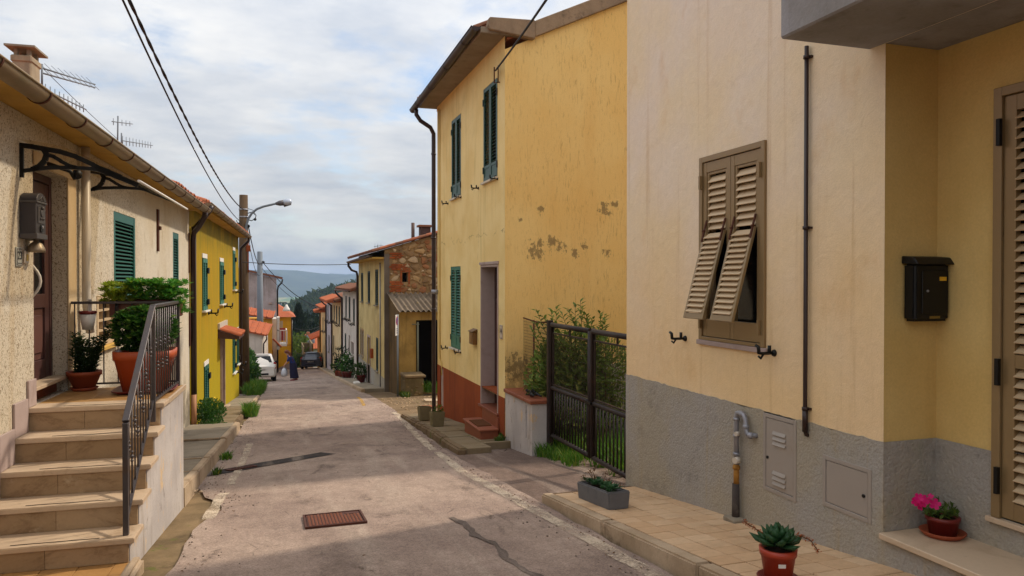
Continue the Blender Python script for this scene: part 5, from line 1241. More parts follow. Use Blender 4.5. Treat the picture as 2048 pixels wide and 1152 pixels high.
# ------------------------------------------------------------------ stairs up to the door
STN = 1.12                         # outer face of the stairs, out of the wall
NOS = [(-1.07, .45), (-1.39, .24), (-1.71, .03), (-2.03, -.18), (-2.35, -.385)]
def stairs():
    fr = FL; P = fr.P
    st = thing('staircase', 'five travertine steps climbing to a tiled landing with whitewashed side', 'stairs', P(-1.2, .6, -.6))
    # solid core with whitewashed flank
    mb = MB(fr); out = [(.22, -1.3), (.22, .405), (-1.045, .405)]
    for i in range(1, 5):
        s_, z = NOS[i]; out += [(NOS[i - 1][0] + .025, z - .045), (s_ + .025, z - .045)]
    out += [(-2.325, -1.3)]
    mb.prism([P(a, .0, z) for a, z in out], fr.n * (STN - .02)); mb.build('side_wall', M['whitewash'], st)
    for i, (s_, z) in enumerate(NOS):
        nxt = NOS[i - 1][0] + .024 if i else None
        mb = MB(fr)
        if i: mb.box(s_ - .012, nxt, .002, STN + .015, z - .043, z)
        else: mb.box(s_ - .012, s_ + .27, .002, STN + .012, z - .043, z)
        mb.build('tread', M['marble'], st, bevel=.006, bseg=2)
        zb = NOS[i + 1][1] if i < 4 else -.575
        cuts = [.004, .004 + (STN - .03) * (.42 + .06 * math.sin(i * 5)), STN - .028]
        for c0, c1 in zip(cuts, cuts[1:]):
            mb = MB(fr); mb.box(s_ + .006, s_ + .026, c0 + .001, c1 - .001, zb + .001, z - .046); mb.build('riser', M['riser'], st, bevel=.002)
        mb = MB(fr); mb.box(s_ + .045, s_ + .058, .28, .88, z + .0005, z + .002); mb.build('grip_strip', M['dark'], st)
    # landing tiles
    a = NOS[0][0] + .272
    while a < .2:
        n = .004
        while n < STN - .05:
            w = min(.196, STN - .012 - n); mb = MB(fr); mb.box(a, min(a + .196, .215), n, n + w, .41, .446); mb.build('floor_tile', M['floor_tile'], st, bevel=.002); n += .2
        a += .2
    mb = MB(fr); mb.box(-.798, .22, STN - .01, STN + .012, .40, .452); mb.build('landing_edge', M['marble'], st, bevel=.004)
    # skirting slabs on the house wall, stepping down
    for i, (s_, z) in enumerate(NOS):
        mb = MB(fr); mb.box(s_ - .02 if i else -1.08, (NOS[i - 1][0] - .022) if i else -.885, .001, .022, z + .003, z + (.30 if i else .245)); mb.build('skirting_slab', M['jamb'], st, bevel=.003)
    # tiled forecourt and its rounded end stone
    fc = thing('forecourt', 'x', 'x', P(-3.5, .6, -.6)); del fc['label']; del fc['category']; fc['kind'] = 'structure'
    mb = MB(fr); mb.box(-9, -2.327, .0, STN - .02, -1.4, -.592); mb.build('bed', M['grout'], fc)
    me = {}
    a = -2.33 - .25
    while a > -5.5:
        n = .002
        while n < STN - .1:
            w = min(.246, STN - .022 - n); mb = MB(fr); mb.box(a, a + .246, n, n + w, -.595, -.575 + rnd.uniform(-.001, .001)); mb.build('floor_tile', M['paved'] if False else M['floor_tile'], fc, bevel=.002); n += .25
        a -= .25
    mb = MB(fr); mb.box(-5.5, -2.34, STN - .018, STN + .085, -1.2, -.53); mb.build('kerb_stone', M['kerb'], fc, bevel=.03, bseg=3)
    # --- railing
    rl = thing('stair_railing', 'grey steel railing with beaded balusters along the stairs and landing', 'railing', P(-1, 1, .45))
    n0 = STN - .06; zt = 1.36
    pA, pB, pC, pD = P(-2.27, n0, .50), P(-1.20, n0, zt), P(.14, n0, zt), P(.14, .03, zt)
    mb = MB(fr); w = .05
    mb.bar(pA, pB, w, .028); mb.bar(pB, pC + fr.u * .02, w, .03); mb.bar(pC, pD, w, .028); mb.build('handrail', M['railp'], rl, bevel=.003)
    mb = MB(fr)
    for a, n, z0, z1 in ((-2.27, n0, -.385, .49), (-1.20, n0, .30, zt - .012), (.14, n0, .30, zt - .012)): mb = MB(fr); mb.box(a - .02, a + .02, n - .02, n + .02, z0, z1); mb.build('post', M['railp'], rl, bevel=.003)
    mb = MB(fr); sl = (zt - .50) / (2.27 - 1.20)
    mb.bar(P(-2.26, n0, -.27), P(-1.21, n0, .475 + .02), .025, .02); mb.bar(P(-1.2, n0, .49), P(.14, n0, .49), .03, .018); mb.bar(P(.14, n0, .50), P(.14, .03, .50), .025, .018); mb.build('bottom_rail', M['railp'], rl)
    def baluster(z0, z1, beads):
        m = MB(); m.tube([(0, 0, z0), (0, 0, z1)], .007, 6)
        for b in beads: m.ball((0, 0, b), .017, 8, 5); m.ball((0, 0, b + .036), .013, 8, 5); m.ball((0, 0, b - .034), .013, 8, 5)
        return m.mesh('baluster', M['railp'])
    k = 10
    for i in range(1, k):
        a = -2.27 + 1.07 * i / k; zb = -.27 + .765 * i / k; zt_ = .49 + sl * (a + 2.27); me = baluster(0, zt_ - zb, [(zt_ - zb) * (.62 if i % 2 else .38)]); link_mesh('baluster', me, rl, P(a, n0, zb))
    m1 = baluster(0, zt - .50, [.52]); m2 = baluster(0, zt - .50, [.30])
    k = 12
    for i in range(1, k): link_mesh('baluster', m1 if i % 2 else m2, rl, P(-1.20 + 1.34 * i / k, n0, .49))
    m3 = baluster(0, zt - .51, []); k = 7
    for i in range(k): link_mesh('baluster', m3, rl, P(.14, .06 + (n0 - .1) * i / k, .50))
    mb = MB(fr); mb.box(.12, .16, n0 - .02, n0 + .02, .2, .3); mb.build('anchor', M['gutrust'], rl)
stairs()
def left_pavement():
    fr = FL; P = fr.P
    root = thing('footpath', 'x', 'x', P(4, .5, -1)); del root['label']; del root['category']; root['kind'] = 'structure'
    cuts = [.23, 1.5, 2.75, 5.2, 8.35]
    for a0, a1 in zip(cuts, cuts[1:]):
        z = road_z(8.7 + (a0 + a1) / 2) + .205; dz = .012 * (a1 - a0)
        na0, na1 = 1.0 - .012 * a0, 1.0 - .012 * a1
        f = lambda a, n, zz: P(a, n, zz)
        mb = MB(); k = .12; ta, tb = z + .05 * (a1 - a0), z - .05 * (a1 - a0)
        mb.hexa([f(a0 + .003, na0, z - .5), f(a1 - .003, na1, z - .5), f(a1 - .003, na1 + k, z - .5), f(a0 + .003, na0 + k, z - .5), f(a0 + .003, na0, ta), f(a1 - .003, na1, tb), f(a1 - .003, na1 + k - .012, tb), f(a0 + .003, na0 + k - .012, ta)])
        mb.build('kerb_stone', M['kerb'], root, bevel=.015, bseg=2)
        mb = MB(); mb.hexa([f(a0 + .003, 0, z - .5), f(a1 - .003, 0, z - .5), f(a1 - .003, na1 - .003, z - .5), f(a0 + .003, na0 - .003, z - .5), f(a0 + .003, 0, ta - .012), f(a1 - .003, 0, tb - .012), f(a1 - .003, na1 - .003, tb - .012), f(a0 + .003, na0 - .003, ta - .012)]); mb.build('paving_slab', M['pavec'], root, bevel=.004)
        mb = MB(); mb.box(a0 - .02, a0 + .004, .0, na0 - .01, ta - .03, ta - .003, fr); mb.build('slab_edge', M['kerb'], root)
    for i in range(7):   # older concrete path along the mustard house
        a0 = 8.36 + i * 1.62; a1 = a0 + 1.61; mb = MB(); za, zb = road_z(8.7 + a0) + .09, road_z(8.7 + a1) + .09; w0, w1 = .78 - .012 * (a0 - 8), .78 - .012 * (a1 - 8)
        mb.hexa([P(a0, 0, za - .4), P(a1, 0, zb - .4), P(a1, w1, zb - .4), P(a0, w0, za - .4), P(a0, 0, za), P(a1, 0, zb), P(a1, w1, zb), P(a0, w0, za)]); mb.build('paving_slab', M['paved'] if i < 4 else M['pavec'], root, bevel=.012)
        mb = MB(); mb.hexa([P(a0, w0 + .004, za - .4), P(a1, w1 + .004, zb - .4), P(a1, w1 + .11, zb - .4), P(a0, w0 + .11, za - .4), P(a0, w0 + .004, za + .02), P(a1, w1 + .004, zb + .02), P(a1, w1 + .1, zb + .01), P(a0, w0 + .1, za + .01)]); mb.build('kerb_stone', M['kerb'] if i > 2 else M['kerbd'], root, bevel=.025, bseg=2)
left_pavement()

# ------------------------------------------------------------------ the mustard house next door
def mustard_house():
    fr = FL; P = fr.P; S0, S1 = 8.42, 20.1
    h = thing('mustard_house', 'mustard yellow house with narrow green shutters and a tiny tiled porch roof', 'house', P(14, 0, -2))
    sh = [(10.38, 11.2, .86, 2.13), (14.02, 14.95, .9, 2.13), (17.85, 18.6, 1.27, 2.6), (10.62, 11.4, -1.66, -.5), (17.7, 18.5, -1.53, -.28), (19.2, 19.8, -1.4, -.2)]
    DA = (14.1, 15.0, -2.12, -.05)
    mb = MB(fr); mb.wall(S0, S1, -3.6, 3.15, [s[:4] + (.1,) for s in sh] + [DA + (.25,)], .1)
    for a in (S0, S1): mb.quad(P(a, 0, -3.6), P(a, -7, -3.6), P(a, -7, 3.15), P(a, 0, 3.15)); mb.add([P(a, 0, 3.15), P(a, -7, 3.15), P(a, -3.5, 4.2)], [(0, 1, 2)])
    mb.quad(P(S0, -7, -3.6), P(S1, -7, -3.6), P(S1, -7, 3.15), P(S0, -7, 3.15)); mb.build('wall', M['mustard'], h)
    mb = MB(fr); mb.box(S0 + .02, S1 + .2, -.05, .27, 3.155, 3.22); mb.build('soffit', M['lsoffit'], h)
    mb = MB(fr); E = 3.30; sl = .3
    for n0, n1 in ((.30, -3.5), (-3.5, -7.4)):
        za = E if n0 > 0 else E + sl * 3.92; zb = E + sl * 3.92 if n0 > 0 else E
        mb.hexa([P(S0 + .1, n0, za - .06), P(S1 + .25, n0, za - .06), P(S1 + .25, n1, zb - .06), P(S0 + .1, n1, zb - .06), P(S0 + .1, n0, za), P(S1 + .25, n0, za), P(S1 + .25, n1, zb), P(S0 + .1, n1, zb)])
    rf = mb.build('roof', M['clay'], h); tile_course(rf, P(S0 + .1, .32, E - .03), P(S1 + .2, .32, E - .03), (-fr.n + Vector((0, 0, sl))), M['clay'], .21, .45, .08, 1, each=False)
    gutter(h, [P(S0 + .05, .36, 3.26), P(S1 + .25, .36, 3.2)], .08, M['gut'], M['gutrust'], 1.0)
    mb = MB(fr); mb.tube([P(S1 + .1, .36, 3.14), P(S1 + .1, .34, 3.03), P(S1 + .08, .22, 2.9), P(S1 + .05, .08, 2.75), P(S1 + .05, .07, 2.5), P(S1 + .05, .07, -2.3)], .05, 8); mb.build('downpipe', M['brownpipe'], h)
    mb = MB(fr); mb.tube([P(S0 + .22, .06, 2.75), P(S0 + .22, .06, -1.5)], .05, 8); mb.tube([P(S0 + .22, .06, 2.7), P(S0 + .1, .3, 2.95), P(S0 + .1, .42, 3.12), P(S0 + .1, .43, 3.2)], .05, 8); mb.build('downpipe', M['brownpipe'], h)
    for i, (a0, a1, z0, z1) in enumerate(sh):
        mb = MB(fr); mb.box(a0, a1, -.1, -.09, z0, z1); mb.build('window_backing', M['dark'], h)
        md = (a0 + a1) / 2
        for b0, b1 in ((a0 + .01, md - .004), (md + .004, a1 - .01)): leaf(h, fr, b0, b1, z0 + .01, z1 - .01, M['green3'] if i < 3 else M['green'], -.02, .055, (.1, .1), (), .06, .05, slats=False)
        for zz in (z0 + .2, z1 - .3):
            mb = MB(fr); mb.box(a1 - .16, a1 + .06, .036, .07, zz - .07, zz + .07); mb.build('shutter_clasp', M['black'], h)
        mb = MB(fr); mb.box(a0 - .02, a1 + .02, .001, .02, z1 + .002, z1 + .11); mb.build('lintel_patch', M['white'], h)
        sill(h, fr, a0, a1, z0, M['white'], .09)
        if i != 3:
            bracket_stop(h, fr, a1 + .25, z0 - .1, M['black'], 1.6); 
    # door under its little roof
    a0, a1, z0, z1 = DA
    mb = MB(fr)
    for q in ((a0, a0 + .06), (a1 - .06, a1)): mb.box(q[0], q[1], -.24, .05, z0, z1)
    mb.box(a0 + .06, a1 - .06, -.24, .05, z1 - .06, z1); mb.build('door_surround', M['jamb'], h)
    mb = MB(fr); mb.box(a0 + .06, a1 - .06, -.2, -.16, z0, z1 - .06); mb.build('door', M['wood2'], h)
    mb = MB(fr); mb.box(a0 - .15, a1 + .1, -.1, .18, z0 - .25, z0 - .01); mb.build('doorstep', M['kerb'], h, bevel=.01)
    mb = MB(fr); Z = .02
    mb.prism([P(a0 - .55, .0, Z - .06), P(a0 - .55, .0, Z + .16), P(a0 - .55, .56, Z - .02), P(a0 - .55, .56, Z - .1)], fr.u * (a1 - a0 + .85)); pr = mb.build('porch_roof', M['wood'], h)
    tile_course(pr, P(a0 - .6, .60, Z - .01), P(a1 + .35, .60, Z - .01), (-fr.n + Vector((0, 0, .3))), M['clay2'], .21, .45, .08, 2, over=.22)
    mb = MB(fr); mb.box(a0 - .6, a1 + .6, .001, .06, Z + .2, Z + .36); mb.build('flashing', M['whitepipe'], h)
    mb = MB(fr); mb.box(12.4, 12.75, .001, .02, -1.9, -1.55); mb.build('meter_door', plain('mustard_box', S(216, 180, 40), .6), h)
mustard_house()
# ------------------------------------------------------------------ the stone house and its shed
def simple_win(h, fr, a0, a1, z0, z1, mat, sl=True, stop=0, depth=.12, frame=None):
    mb = MB(fr); mb.box(a0, a1, -depth, -depth + .01, z0, z1); mb.build('window_pane', M['glass'], h)
    md = (a0 + a1) / 2
    for b0, b1 in ((a0 + .01, md - .004), (md + .004, a1 - .01)): leaf(h, fr, b0, b1, z0 + .01, z1 - .01, mat, -.04, .06, (.08, .08), (), .07, .045, slats=False)
    if sl: sill(h, fr, a0, a1, z0, M['pavec'], .09)
    if stop: bracket_stop(h, fr, a0 - .05, z0 - .1, M['black'], 1.5); bracket_stop(h, fr, a1 + .05, z0 - .1, M['black'], 1.5)
def stone_house():
    X = 4.1; fr = FX(X); YG, YF = 28.6, 37.55; gy = FY(YG); XR, XM = 11.5, 7.6
    h = thing('stone_house', 'old house with bare rubble stone gable and pale yellow street front', 'house', (X, 33, road_z(33)))
    ups = [(30.35, 31.25, .56, 2.04), (32.95, 33.85, .58, 2.0), (35.6, 36.45, .56, 1.95)]
    los = [(30.35, 31.05, -2.15, -.78, .2), (32.95, 33.8, -3.1, -.95, .2), (35.4, 36.9, -2.06, -.74, .15)]
    mb = MB(fr); mb.wall(YG, YF, -4.4, 2.5, ups + los, .12); mb.build('facade_wall', plaster('weathered_pale_render', S(208, 186, 130), S(190, 166, 112), S(122, 108, 76), .9, 40, .35), h)
    mb = MB(fr); mb.wall(YG, YF, -4.4, -2.2, [(32.95, 33.8, -4.3, -2.19, .1)], .06, .01); mb.build('plinth', M['plinth'], h)
    for w in ups: simple_win(h, fr, *w, M['greenfar'])
    for w in (los[0], los[2]): simple_win(h, fr, *w[:4], M['greenfar'] if w is los[0] else M['alu'], depth=.2)
    mb = MB(fr); mb.box(32.95, 33.8, -.2, -.16, -3.1, -.95); mb.build('door', M['wood'], h)
    for q in ((32.86, 32.945, -3.1, -.86), (33.805, 33.89, -3.1, -.86), (32.945, 33.805, -.945, -.86)): mb = MB(fr); mb.box(q[0], q[1], -.1, .03, q[2], q[3]); mb.build('door_jamb', M['jamb'], h)
    mb = MB(fr); mb.box(31.9, 32.2, .002, .12, -1.75, -1.35); mb.build('meter_box', M['brick_red'], h)
    sl = .30; zt = lambda x: 2.80 + sl * (x - 4.2) if x < XM else 2.80 + sl * (2 * XM - x - 4.2)
    mortar = concrete_mat('old_mortar', S(158, 126, 86), S(130, 102, 68), .35, S(84, 66, 44))
    NX0, NX1, NZ0, NZ1 = 4.79, 5.0, 1.52, 1.88
    mb = MB(gy); mb.wall(X, XR, -4.4, 2.76, [(NX0, NX1, NZ0, NZ1, .3)], .3); mb.add([gy.P(X, 0, 2.76), gy.P(XR, 0, 2.76), gy.P(XR, 0, zt(XR)), gy.P(XM, 0, zt(XM))], [(0, 1, 2, 3)]); gw = mb.build('gable_wall', mortar, h)
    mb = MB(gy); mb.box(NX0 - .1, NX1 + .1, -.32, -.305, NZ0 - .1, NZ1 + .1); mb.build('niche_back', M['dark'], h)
    mb = MB(); yb = YF; mb.quad((X, yb, -4.4), (XR, yb, -4.4), (XR, yb, zt(XR)), (XM, yb, zt(XM)), (X, yb, zt(X))); mb.quad((XR, YG, -4.4), (XR, YF, -4.4), (XR, YF, zt(XR)), (XR, YG, zt(XR))); mb.build('back_wall', mortar, h)
    mb = MB(gy); mb.box(X - .01, X + .19, .001, .03, -4.4, 2.6); mb.build('corner_render', plaster('dark_render', S(112, 100, 88), S(100, 88, 76), S(80, 70, 58), .5), h)
    # stones: uneven lumps set in the mortar, bricks round the niche and at the corner
    r = random.Random(21)
    smats = [byobj('rubble_' + k, a, b, .9, .15, 11, .6, dirt=S(84, 70, 46), damt=.5) for k, a, b in (('tan', S(180, 144, 100), S(132, 102, 70)), ('pale', S(196, 168, 134), S(160, 132, 100)), ('red', S(158, 108, 72), S(146, 96, 62)))]
    brick = byobj('old_brick', S(166, 88, 46), S(140, 70, 38), .9, .15, 12, .4, dirt=S(84, 60, 40), damt=.5)
    def stone_me(w, hh, mat, k):
        m = MB(); n = k.choice((6, 7, 8)); ring = []
        pts = [(w / 2 * math.cos(2 * math.pi * (i + k.uniform(-.3, .3)) / n) * k.uniform(.7, 1.22), hh / 2 * math.sin(2 * math.pi * (i + k.uniform(-.3, .3)) / n) * k.uniform(.7, 1.22)) for i in range(n)]
        vs = [(x, .03, z) for x, z in pts] + [(x * .84, -.034, z * .84) for x, z in pts] + [(k.uniform(-.02, .02), -.05, k.uniform(-.02, .02))]
        m.add(vs, [(i, (i + 1) % n, n + (i + 1) % n, n + i) for i in range(n)] + [(n + i, n + (i + 1) % n, 2 * n) for i in range(n)]); return m.mesh('stone', mat)
    lib = [stone_me(1, 1, smats[i % 3 if i % 4 else 0], r) for i in range(18)]
    placed = []
    def free(x, z, a, b): return all(abs(x - p) > (a + c) / 2 * .84 or abs(z - q) > (b + d) / 2 * .84 for p, q, c, d in placed)
    placed.append(((NX0 + NX1) / 2, (NZ0 + NZ1) / 2, .46, .6)); placed.append((4.42, 1.35, .5, .5)); placed.append((4.45, 2.1, .62, .26)); placed.append((4.4, 2.55, .36, .3))
    cnt = 0
    for size in (.36, .27, .2, .14, .1):
        for _ in range(1500):
            if cnt > 285: break
            w = size * r.uniform(.8, 1.4); hh = size * r.uniform(.55, .9); x = r.uniform(4.3, 6.5); z = r.uniform(.72, 3.6)
            if z + hh / 2 > zt(x) - .04 or x - w / 2 < 4.3 or not free(x, z, w, hh): continue
            placed.append((x, z, w, hh)); cnt += 1
            o = link_mesh('stone', r.choice(lib), gw, (x, YG - .005, z)); o.scale = (w, r.uniform(.7, 1.3), hh); o.rotation_euler = (0, r.uniform(-.7, .7), 0)
    mb = MB()      # the rest of the gable, turned away behind the yellow house
    for _ in range(700):
        w, hh = r.uniform(.14, .4), r.uniform(.1, .26); x = r.uniform(6.6, 11.3); z = r.uniform(-2.4, 3.6)
        if z + hh / 2 > zt(x) - .04 or not free(x, z, w, hh) or (x < 9.1 and z < 1.15): continue
        placed.append((x, z, w, hh)); n = r.choice((6, 7, 8)); a0 = r.uniform(-.6, .6)
        pts = [(x + w / 2 * math.cos(2 * math.pi * i / n + a0) * r.uniform(.8, 1.1), z + hh / 2 * math.sin(2 * math.pi * i / n + a0) * r.uniform(.8, 1.1)) for i in range(n)]
        mb.add([(p, YG + .02, q) for p, q in pts] + [(x + (p - x) * .84, YG - .035, z + (q - z) * .84) for p, q in pts], [(i, (i + 1) % n, n + (i + 1) % n, n + i) for i in range(n)] + [tuple(range(n, 2 * n))])
    stuff(mb.build('stone', smats[0], gw))
    m = MB(); m.box(-.115, .115, -.03, .03, -.03, .03, jit=.004); bme = m.mesh('brick', brick)
    def bk(x, z, rot=0, sc=1): o = link_mesh('brick', bme, gw, (x, YG - .012, z)); o.rotation_euler = (0, rot + r.uniform(-.05, .05), 0); o.scale = (sc * r.uniform(.85, 1.15), 1, r.uniform(.85, 1.15))
    for k in range(5): bk(NX0 - .05, NZ0 - .02 + .1 * k, R(90), .4); bk(NX1 + .05, NZ0 - .02 + .1 * k, R(90), .4)
    bk(NX0 + .04, NZ1 + .06); bk(NX1 + .02, NZ1 + .06)
    for j, z in enumerate([1.18, 1.26, 1.34, 1.44, 1.52, 2.02, 2.10, 2.18, 2.46, 2.54, 2.62]):
        for k in range(2 if j < 5 or j > 7 else 3): bk(4.40 + .24 * k + (.08 if j % 2 else 0), z)
    # roof, edge tiles, flues, eaves
    mb = MB()
    for x0, x1 in ((3.58, XM), (XM, XR + .4)):
        za, zb = zt(x0) + .02, zt(min(x1, XR)) + .02
        mb.hexa([Vector((x0, YG - .12, za)), Vector((x1, YG - .12, zb)), Vector((x1, YF + .1, zb)), Vector((x0, YF + .1, za)), Vector((x0, YG - .12, za + .05)), Vector((x1, YG - .12, zb + .05)), Vector((x1, YF + .1, zb + .05)), Vector((x0, YF + .1, za + .05))])
    rf = mb.build('roof', M['clayold'], h)
    tile_course(rf, (3.56, YG - .1, zt(3.56) + .06), (3.56, YF + .1, zt(3.56) + .06), (1, 0, sl), M['clayold'], .2, .42, .075, 3, each=False)
    m = MB(); 
    for i in range(14):
        x = 3.6 + .30 * i
        if x > 7.4: break
        mb = MB(); n = 6; c = Vector((x, YG - .10, zt(x) + .06)); d = Vector((.36, 0, .36 * sl)); rr = .085
        lo = [c + Vector((0, rr * math.cos(math.pi * k / n) , rr * math.sin(math.pi * k / n) + .012)) for k in range(n + 1)]; hi = [p + d + Vector((0, 0, -.014)) for p in lo]
        mb.add(lo + hi, [(k, k + 1, n + 2 + k, n + 1 + k) for k in range(n)], True); mb.add([lo[0], c, lo[-1]] + [hi[0], c + d, hi[-1]], [(0, 1, 4, 3), (1, 2, 5, 4)]); mb.build('verge_tile', M['clay'] if i % 3 else M['clayold'], rf)
    mb = MB(); mb.tube([(5.50, 30.2, 2.9), (5.50, 30.2, 3.95)], .07, 10); mb.build('chimney_flue', plain('brown_flue', S(92, 68, 58), .7), rf)
    mb = MB(); mb.box(5.78, 6.2, 30.0, 30.4, 2.9, 3.78); mb.build('chimney', plain('brown_brick_stack', S(84, 62, 54), .9), rf); mb = MB(); mb.box(5.70, 6.28, 29.92, 30.48, 3.782, 3.86); mb.build('chimney_cap', M['clayold'], rf)
    mb = MB(fr); mb.box(YG + .02, YF, -.02, .46, 2.42, 2.48); mb.build('soffit', M['lsoffit'], h)
    gutter(h, [(3.58, YG + .1, 2.56), (3.58, YF + .1, 2.50)], .07, M['brownpipe'], M['brownpipe'], 1.5)
    mb = MB(); mb.tube([(3.6, YF - .05, 2.45), (3.6, YF - .05, 2.3), (3.75, YF - .02, 2.1), (4.0, YF, 2.0), (4.04, YF, 1.8), (4.04, YF, -3.5)], .06, 8); mb.build('downpipe', M['brownpipe'], h)
    mb = MB(fr); mb.tube([fr.P(29.6, .03, 2.3), fr.P(29.6, .03, -3.0)], .025, 6); mb.build('conduit', M['galv'], h)
stone_house()
def shed():
    X0, XR = 4.27, 9.0; Y0, Y1 = 26.2, 28.56; fy = FY(Y0); fx = FX(X0)
    s = thing('lean_to_shed', 'mossy lean-to shed with corrugated roof and dark open doorway', 'shed', (5.5, 27, -2.5))
    rend = plaster('mossy_brown_render', S(112, 88, 54), S(96, 76, 46), S(56, 46, 28), .9, 40, .5)
    D = (4.88, 6.6, -2.3, .16)
    mb = MB(fy); mb.wall(X0, XR, -3.2, .46, [D + (.25,)], .25); mb.build('front_wall', plaster('ochre_brown_render', S(168, 136, 76), S(140, 112, 62), S(62, 54, 34), .95, 40, .5), s)
    mb = MB(); mb.add([(X0, Y0, -3.2), (X0, Y1, -3.2), (X0, Y1, 1.04), (X0, Y0, .46)], [(0, 1, 2, 3)]); mb.add([(XR, Y0, -3.2), (XR, Y1, -3.2), (XR, Y1, 1.04), (XR, Y0, .46)], [(0, 1, 2, 3)]); mb.quad((X0, Y1, -3.2), (XR, Y1, -3.2), (XR, Y1, 1.0), (X0, Y1, 1.0)); mb.build('side_wall', rend, s)
    # corrugated sheets, one wave each way, laid side by side
    g = G('corrugated_cement', .9, .15); k = g.mix(g.objrand(), S(126, 110, 92), S(98, 84, 68)); k = g.mix(g.rng(g.noise(3, 7, .7), .5, .66, 0, .8), k, S(74, 64, 50)); k = g.mix(g.rng(g.noise(5, 6, .7, g.map(loc=(3, 3, 3))), .62, .7, 0, .8), k, S(150, 120, 40)); g.col(k); g.bump(g.noise(40, 4), .4, .005)
    wv = .19
    def sheet(x0, nw, y0, y1, z0, z1, dz):
        mb = MB(); n = nw * 8; lo = []; hi = []
        for i in range(n + 1):
            x = x0 + wv * i / 8; w = .04 * math.cos(2 * math.pi * i / 8); lo.append(Vector((x, y0, z0 + w + dz))); hi.append(Vector((x, y1, z1 + w + dz)))
        mb.add(lo + hi, [(i, i + 1, n + 2 + i, n + 1 + i) for i in range(n)], True); l2 = [p - Vector((0, 0, .01)) for p in lo]; mb.add(lo + l2, [(i, n + 1 + i, n + 2 + i, i + 1) for i in range(n)]); mb.build('roof_sheet', g.m, s)
    x = 4.18
    while x < 9:
        sheet(x, 4, Y0 - .22, Y0 + 1.2, .49, .80, .012); sheet(x, 4, Y0 + 1.1, Y1 + .02, .78, 1.09, 0); x += wv * 4 - .02
    mb = MB(); mb.box(X0 + .02, XR, Y0 + 1.6, Y0 + 1.62, -2.6, .4); mb.build('dark_inside_sheet', M['dark'], s)  # near-black sheet whose colour stands for the shaded inside of the shed
    mb = MB(fy); mb.tube([fy.P(4.93, .06, -2.6), fy.P(4.93, .06, .1)], .035, 6); mb.tube([fy.P(4.72, .05, .02), fy.P(4.98, .08, .02)], .02, 6); mb.build('door_post', plain('green_grey_post', S(112, 112, 92), .8), s)
    # rough stone bench block at the corner
    st = thing('stone_block', 'rough rubble block topped with mossy concrete beside the shed doorway', 'block', (4.7, 25.6, -2.6))
    mb = MB(); mb.box(4.33, 4.98, 25.30, 26.15, -3.1, -1.78, jit=.03); mb.build('core', concrete_mat('block_core', S(112, 96, 66), S(90, 76, 50), .8), st, bevel=.03)
    mb = MB(); mb.box(4.30, 5.04, 25.25, 26.17, -1.775, -1.68, jit=.01); mb.build('cap', M['strip'], st, bevel=.02)
    r = random.Random(4); m = MB(); m.ball((0, 0, 0), .5, 7, 5); me = m.mesh('stone', byobj('block_stones', S(132, 108, 72), S(98, 82, 54), .9, .15, 10, .5, dirt=S(70, 66, 34)))
    for i in range(26):
        w, hh = r.uniform(.1, .22), r.uniform(.08, .16); fa = i % 2
        p = (4.345, r.uniform(25.35, 26.1), r.uniform(-2.6, -1.85)) if fa else (r.uniform(4.4, 4.95), 25.31, r.uniform(-2.6, -1.85))
        o = link_mesh('stone', me, st, p); o.scale = (.09 if fa else w, w if fa else .09, hh)
shed()
def road_sign():
    t = thing('parking_sign', 'narrow no-parking sign on a grey pole before the shed', 'sign', (4.12, 25.6, road_z(25.6)))
    mb = MB(); z = road_z(25.6); mb.tube([(4.12, 25.6, z - .2), (4.12, 25.6, .40)], .03, 10); mb.build('pole', M['polegrey'], t)
    # plate across the street, faces up the road
    c = Vector((4.08, 25.54, 0)); fr_ = Fr((4.085, 25.55, 0), (math.cos(R(62)), math.sin(R(62)), 0), (math.sin(R(62)) * 1, -math.cos(R(62)), 0))
    fr_ = Fr((4.085, 25.55, 0), (.42, .9, 0), (-.9, -.42, 0)); fr_.n = (-Vector((0, 0, 1)).cross(fr_.u)).normalized() if (-Vector((0, 0, 1)).cross(fr_.u)).y < 0 else Vector((0, 0, 1)).cross(fr_.u).normalized()
    mb = MB(fr_); mb.box(-.19, .19, .0, .012, -.32, .40); mb.build('plate', M['white'], t, bevel=.02)
    mb = MB(fr_); pts = [fr_.P(.15 * math.cos(2 * math.pi * k / 20), .013, .19 + .15 * math.sin(2 * math.pi * k / 20)) for k in range(20)]; mb.prism(pts, fr_.n * .004); mb.build('red_disc', plain('sign_red', S(176, 40, 46), .5), t)
    mb = MB(fr_); pts = [fr_.P(.11 * math.cos(2 * math.pi * k / 20), .0175, .19 + .11 * math.sin(2 * math.pi * k / 20)) for k in range(20)]; mb.prism(pts, fr_.n * .003); mb.build('blue_disc', plain('sign_blue', S(44, 60, 130), .5), t)
    mb = MB(fr_); mb.bar(fr_.P(-.085, .0215, .105), fr_.P(.085, .0215, .275), .03, .004); mb.build('red_bar', plain('sign_red_bar', S(176, 40, 46), .5), t)
    mb = MB(fr_)
    for k in range(3): mb.box(-.13, .13, .0125, .0145, -.1 - .07 * k, -.07 - .07 * k)
    mb.build('small_print', plain('sign_grey', S(120, 110, 110), .6), t)
road_sign()

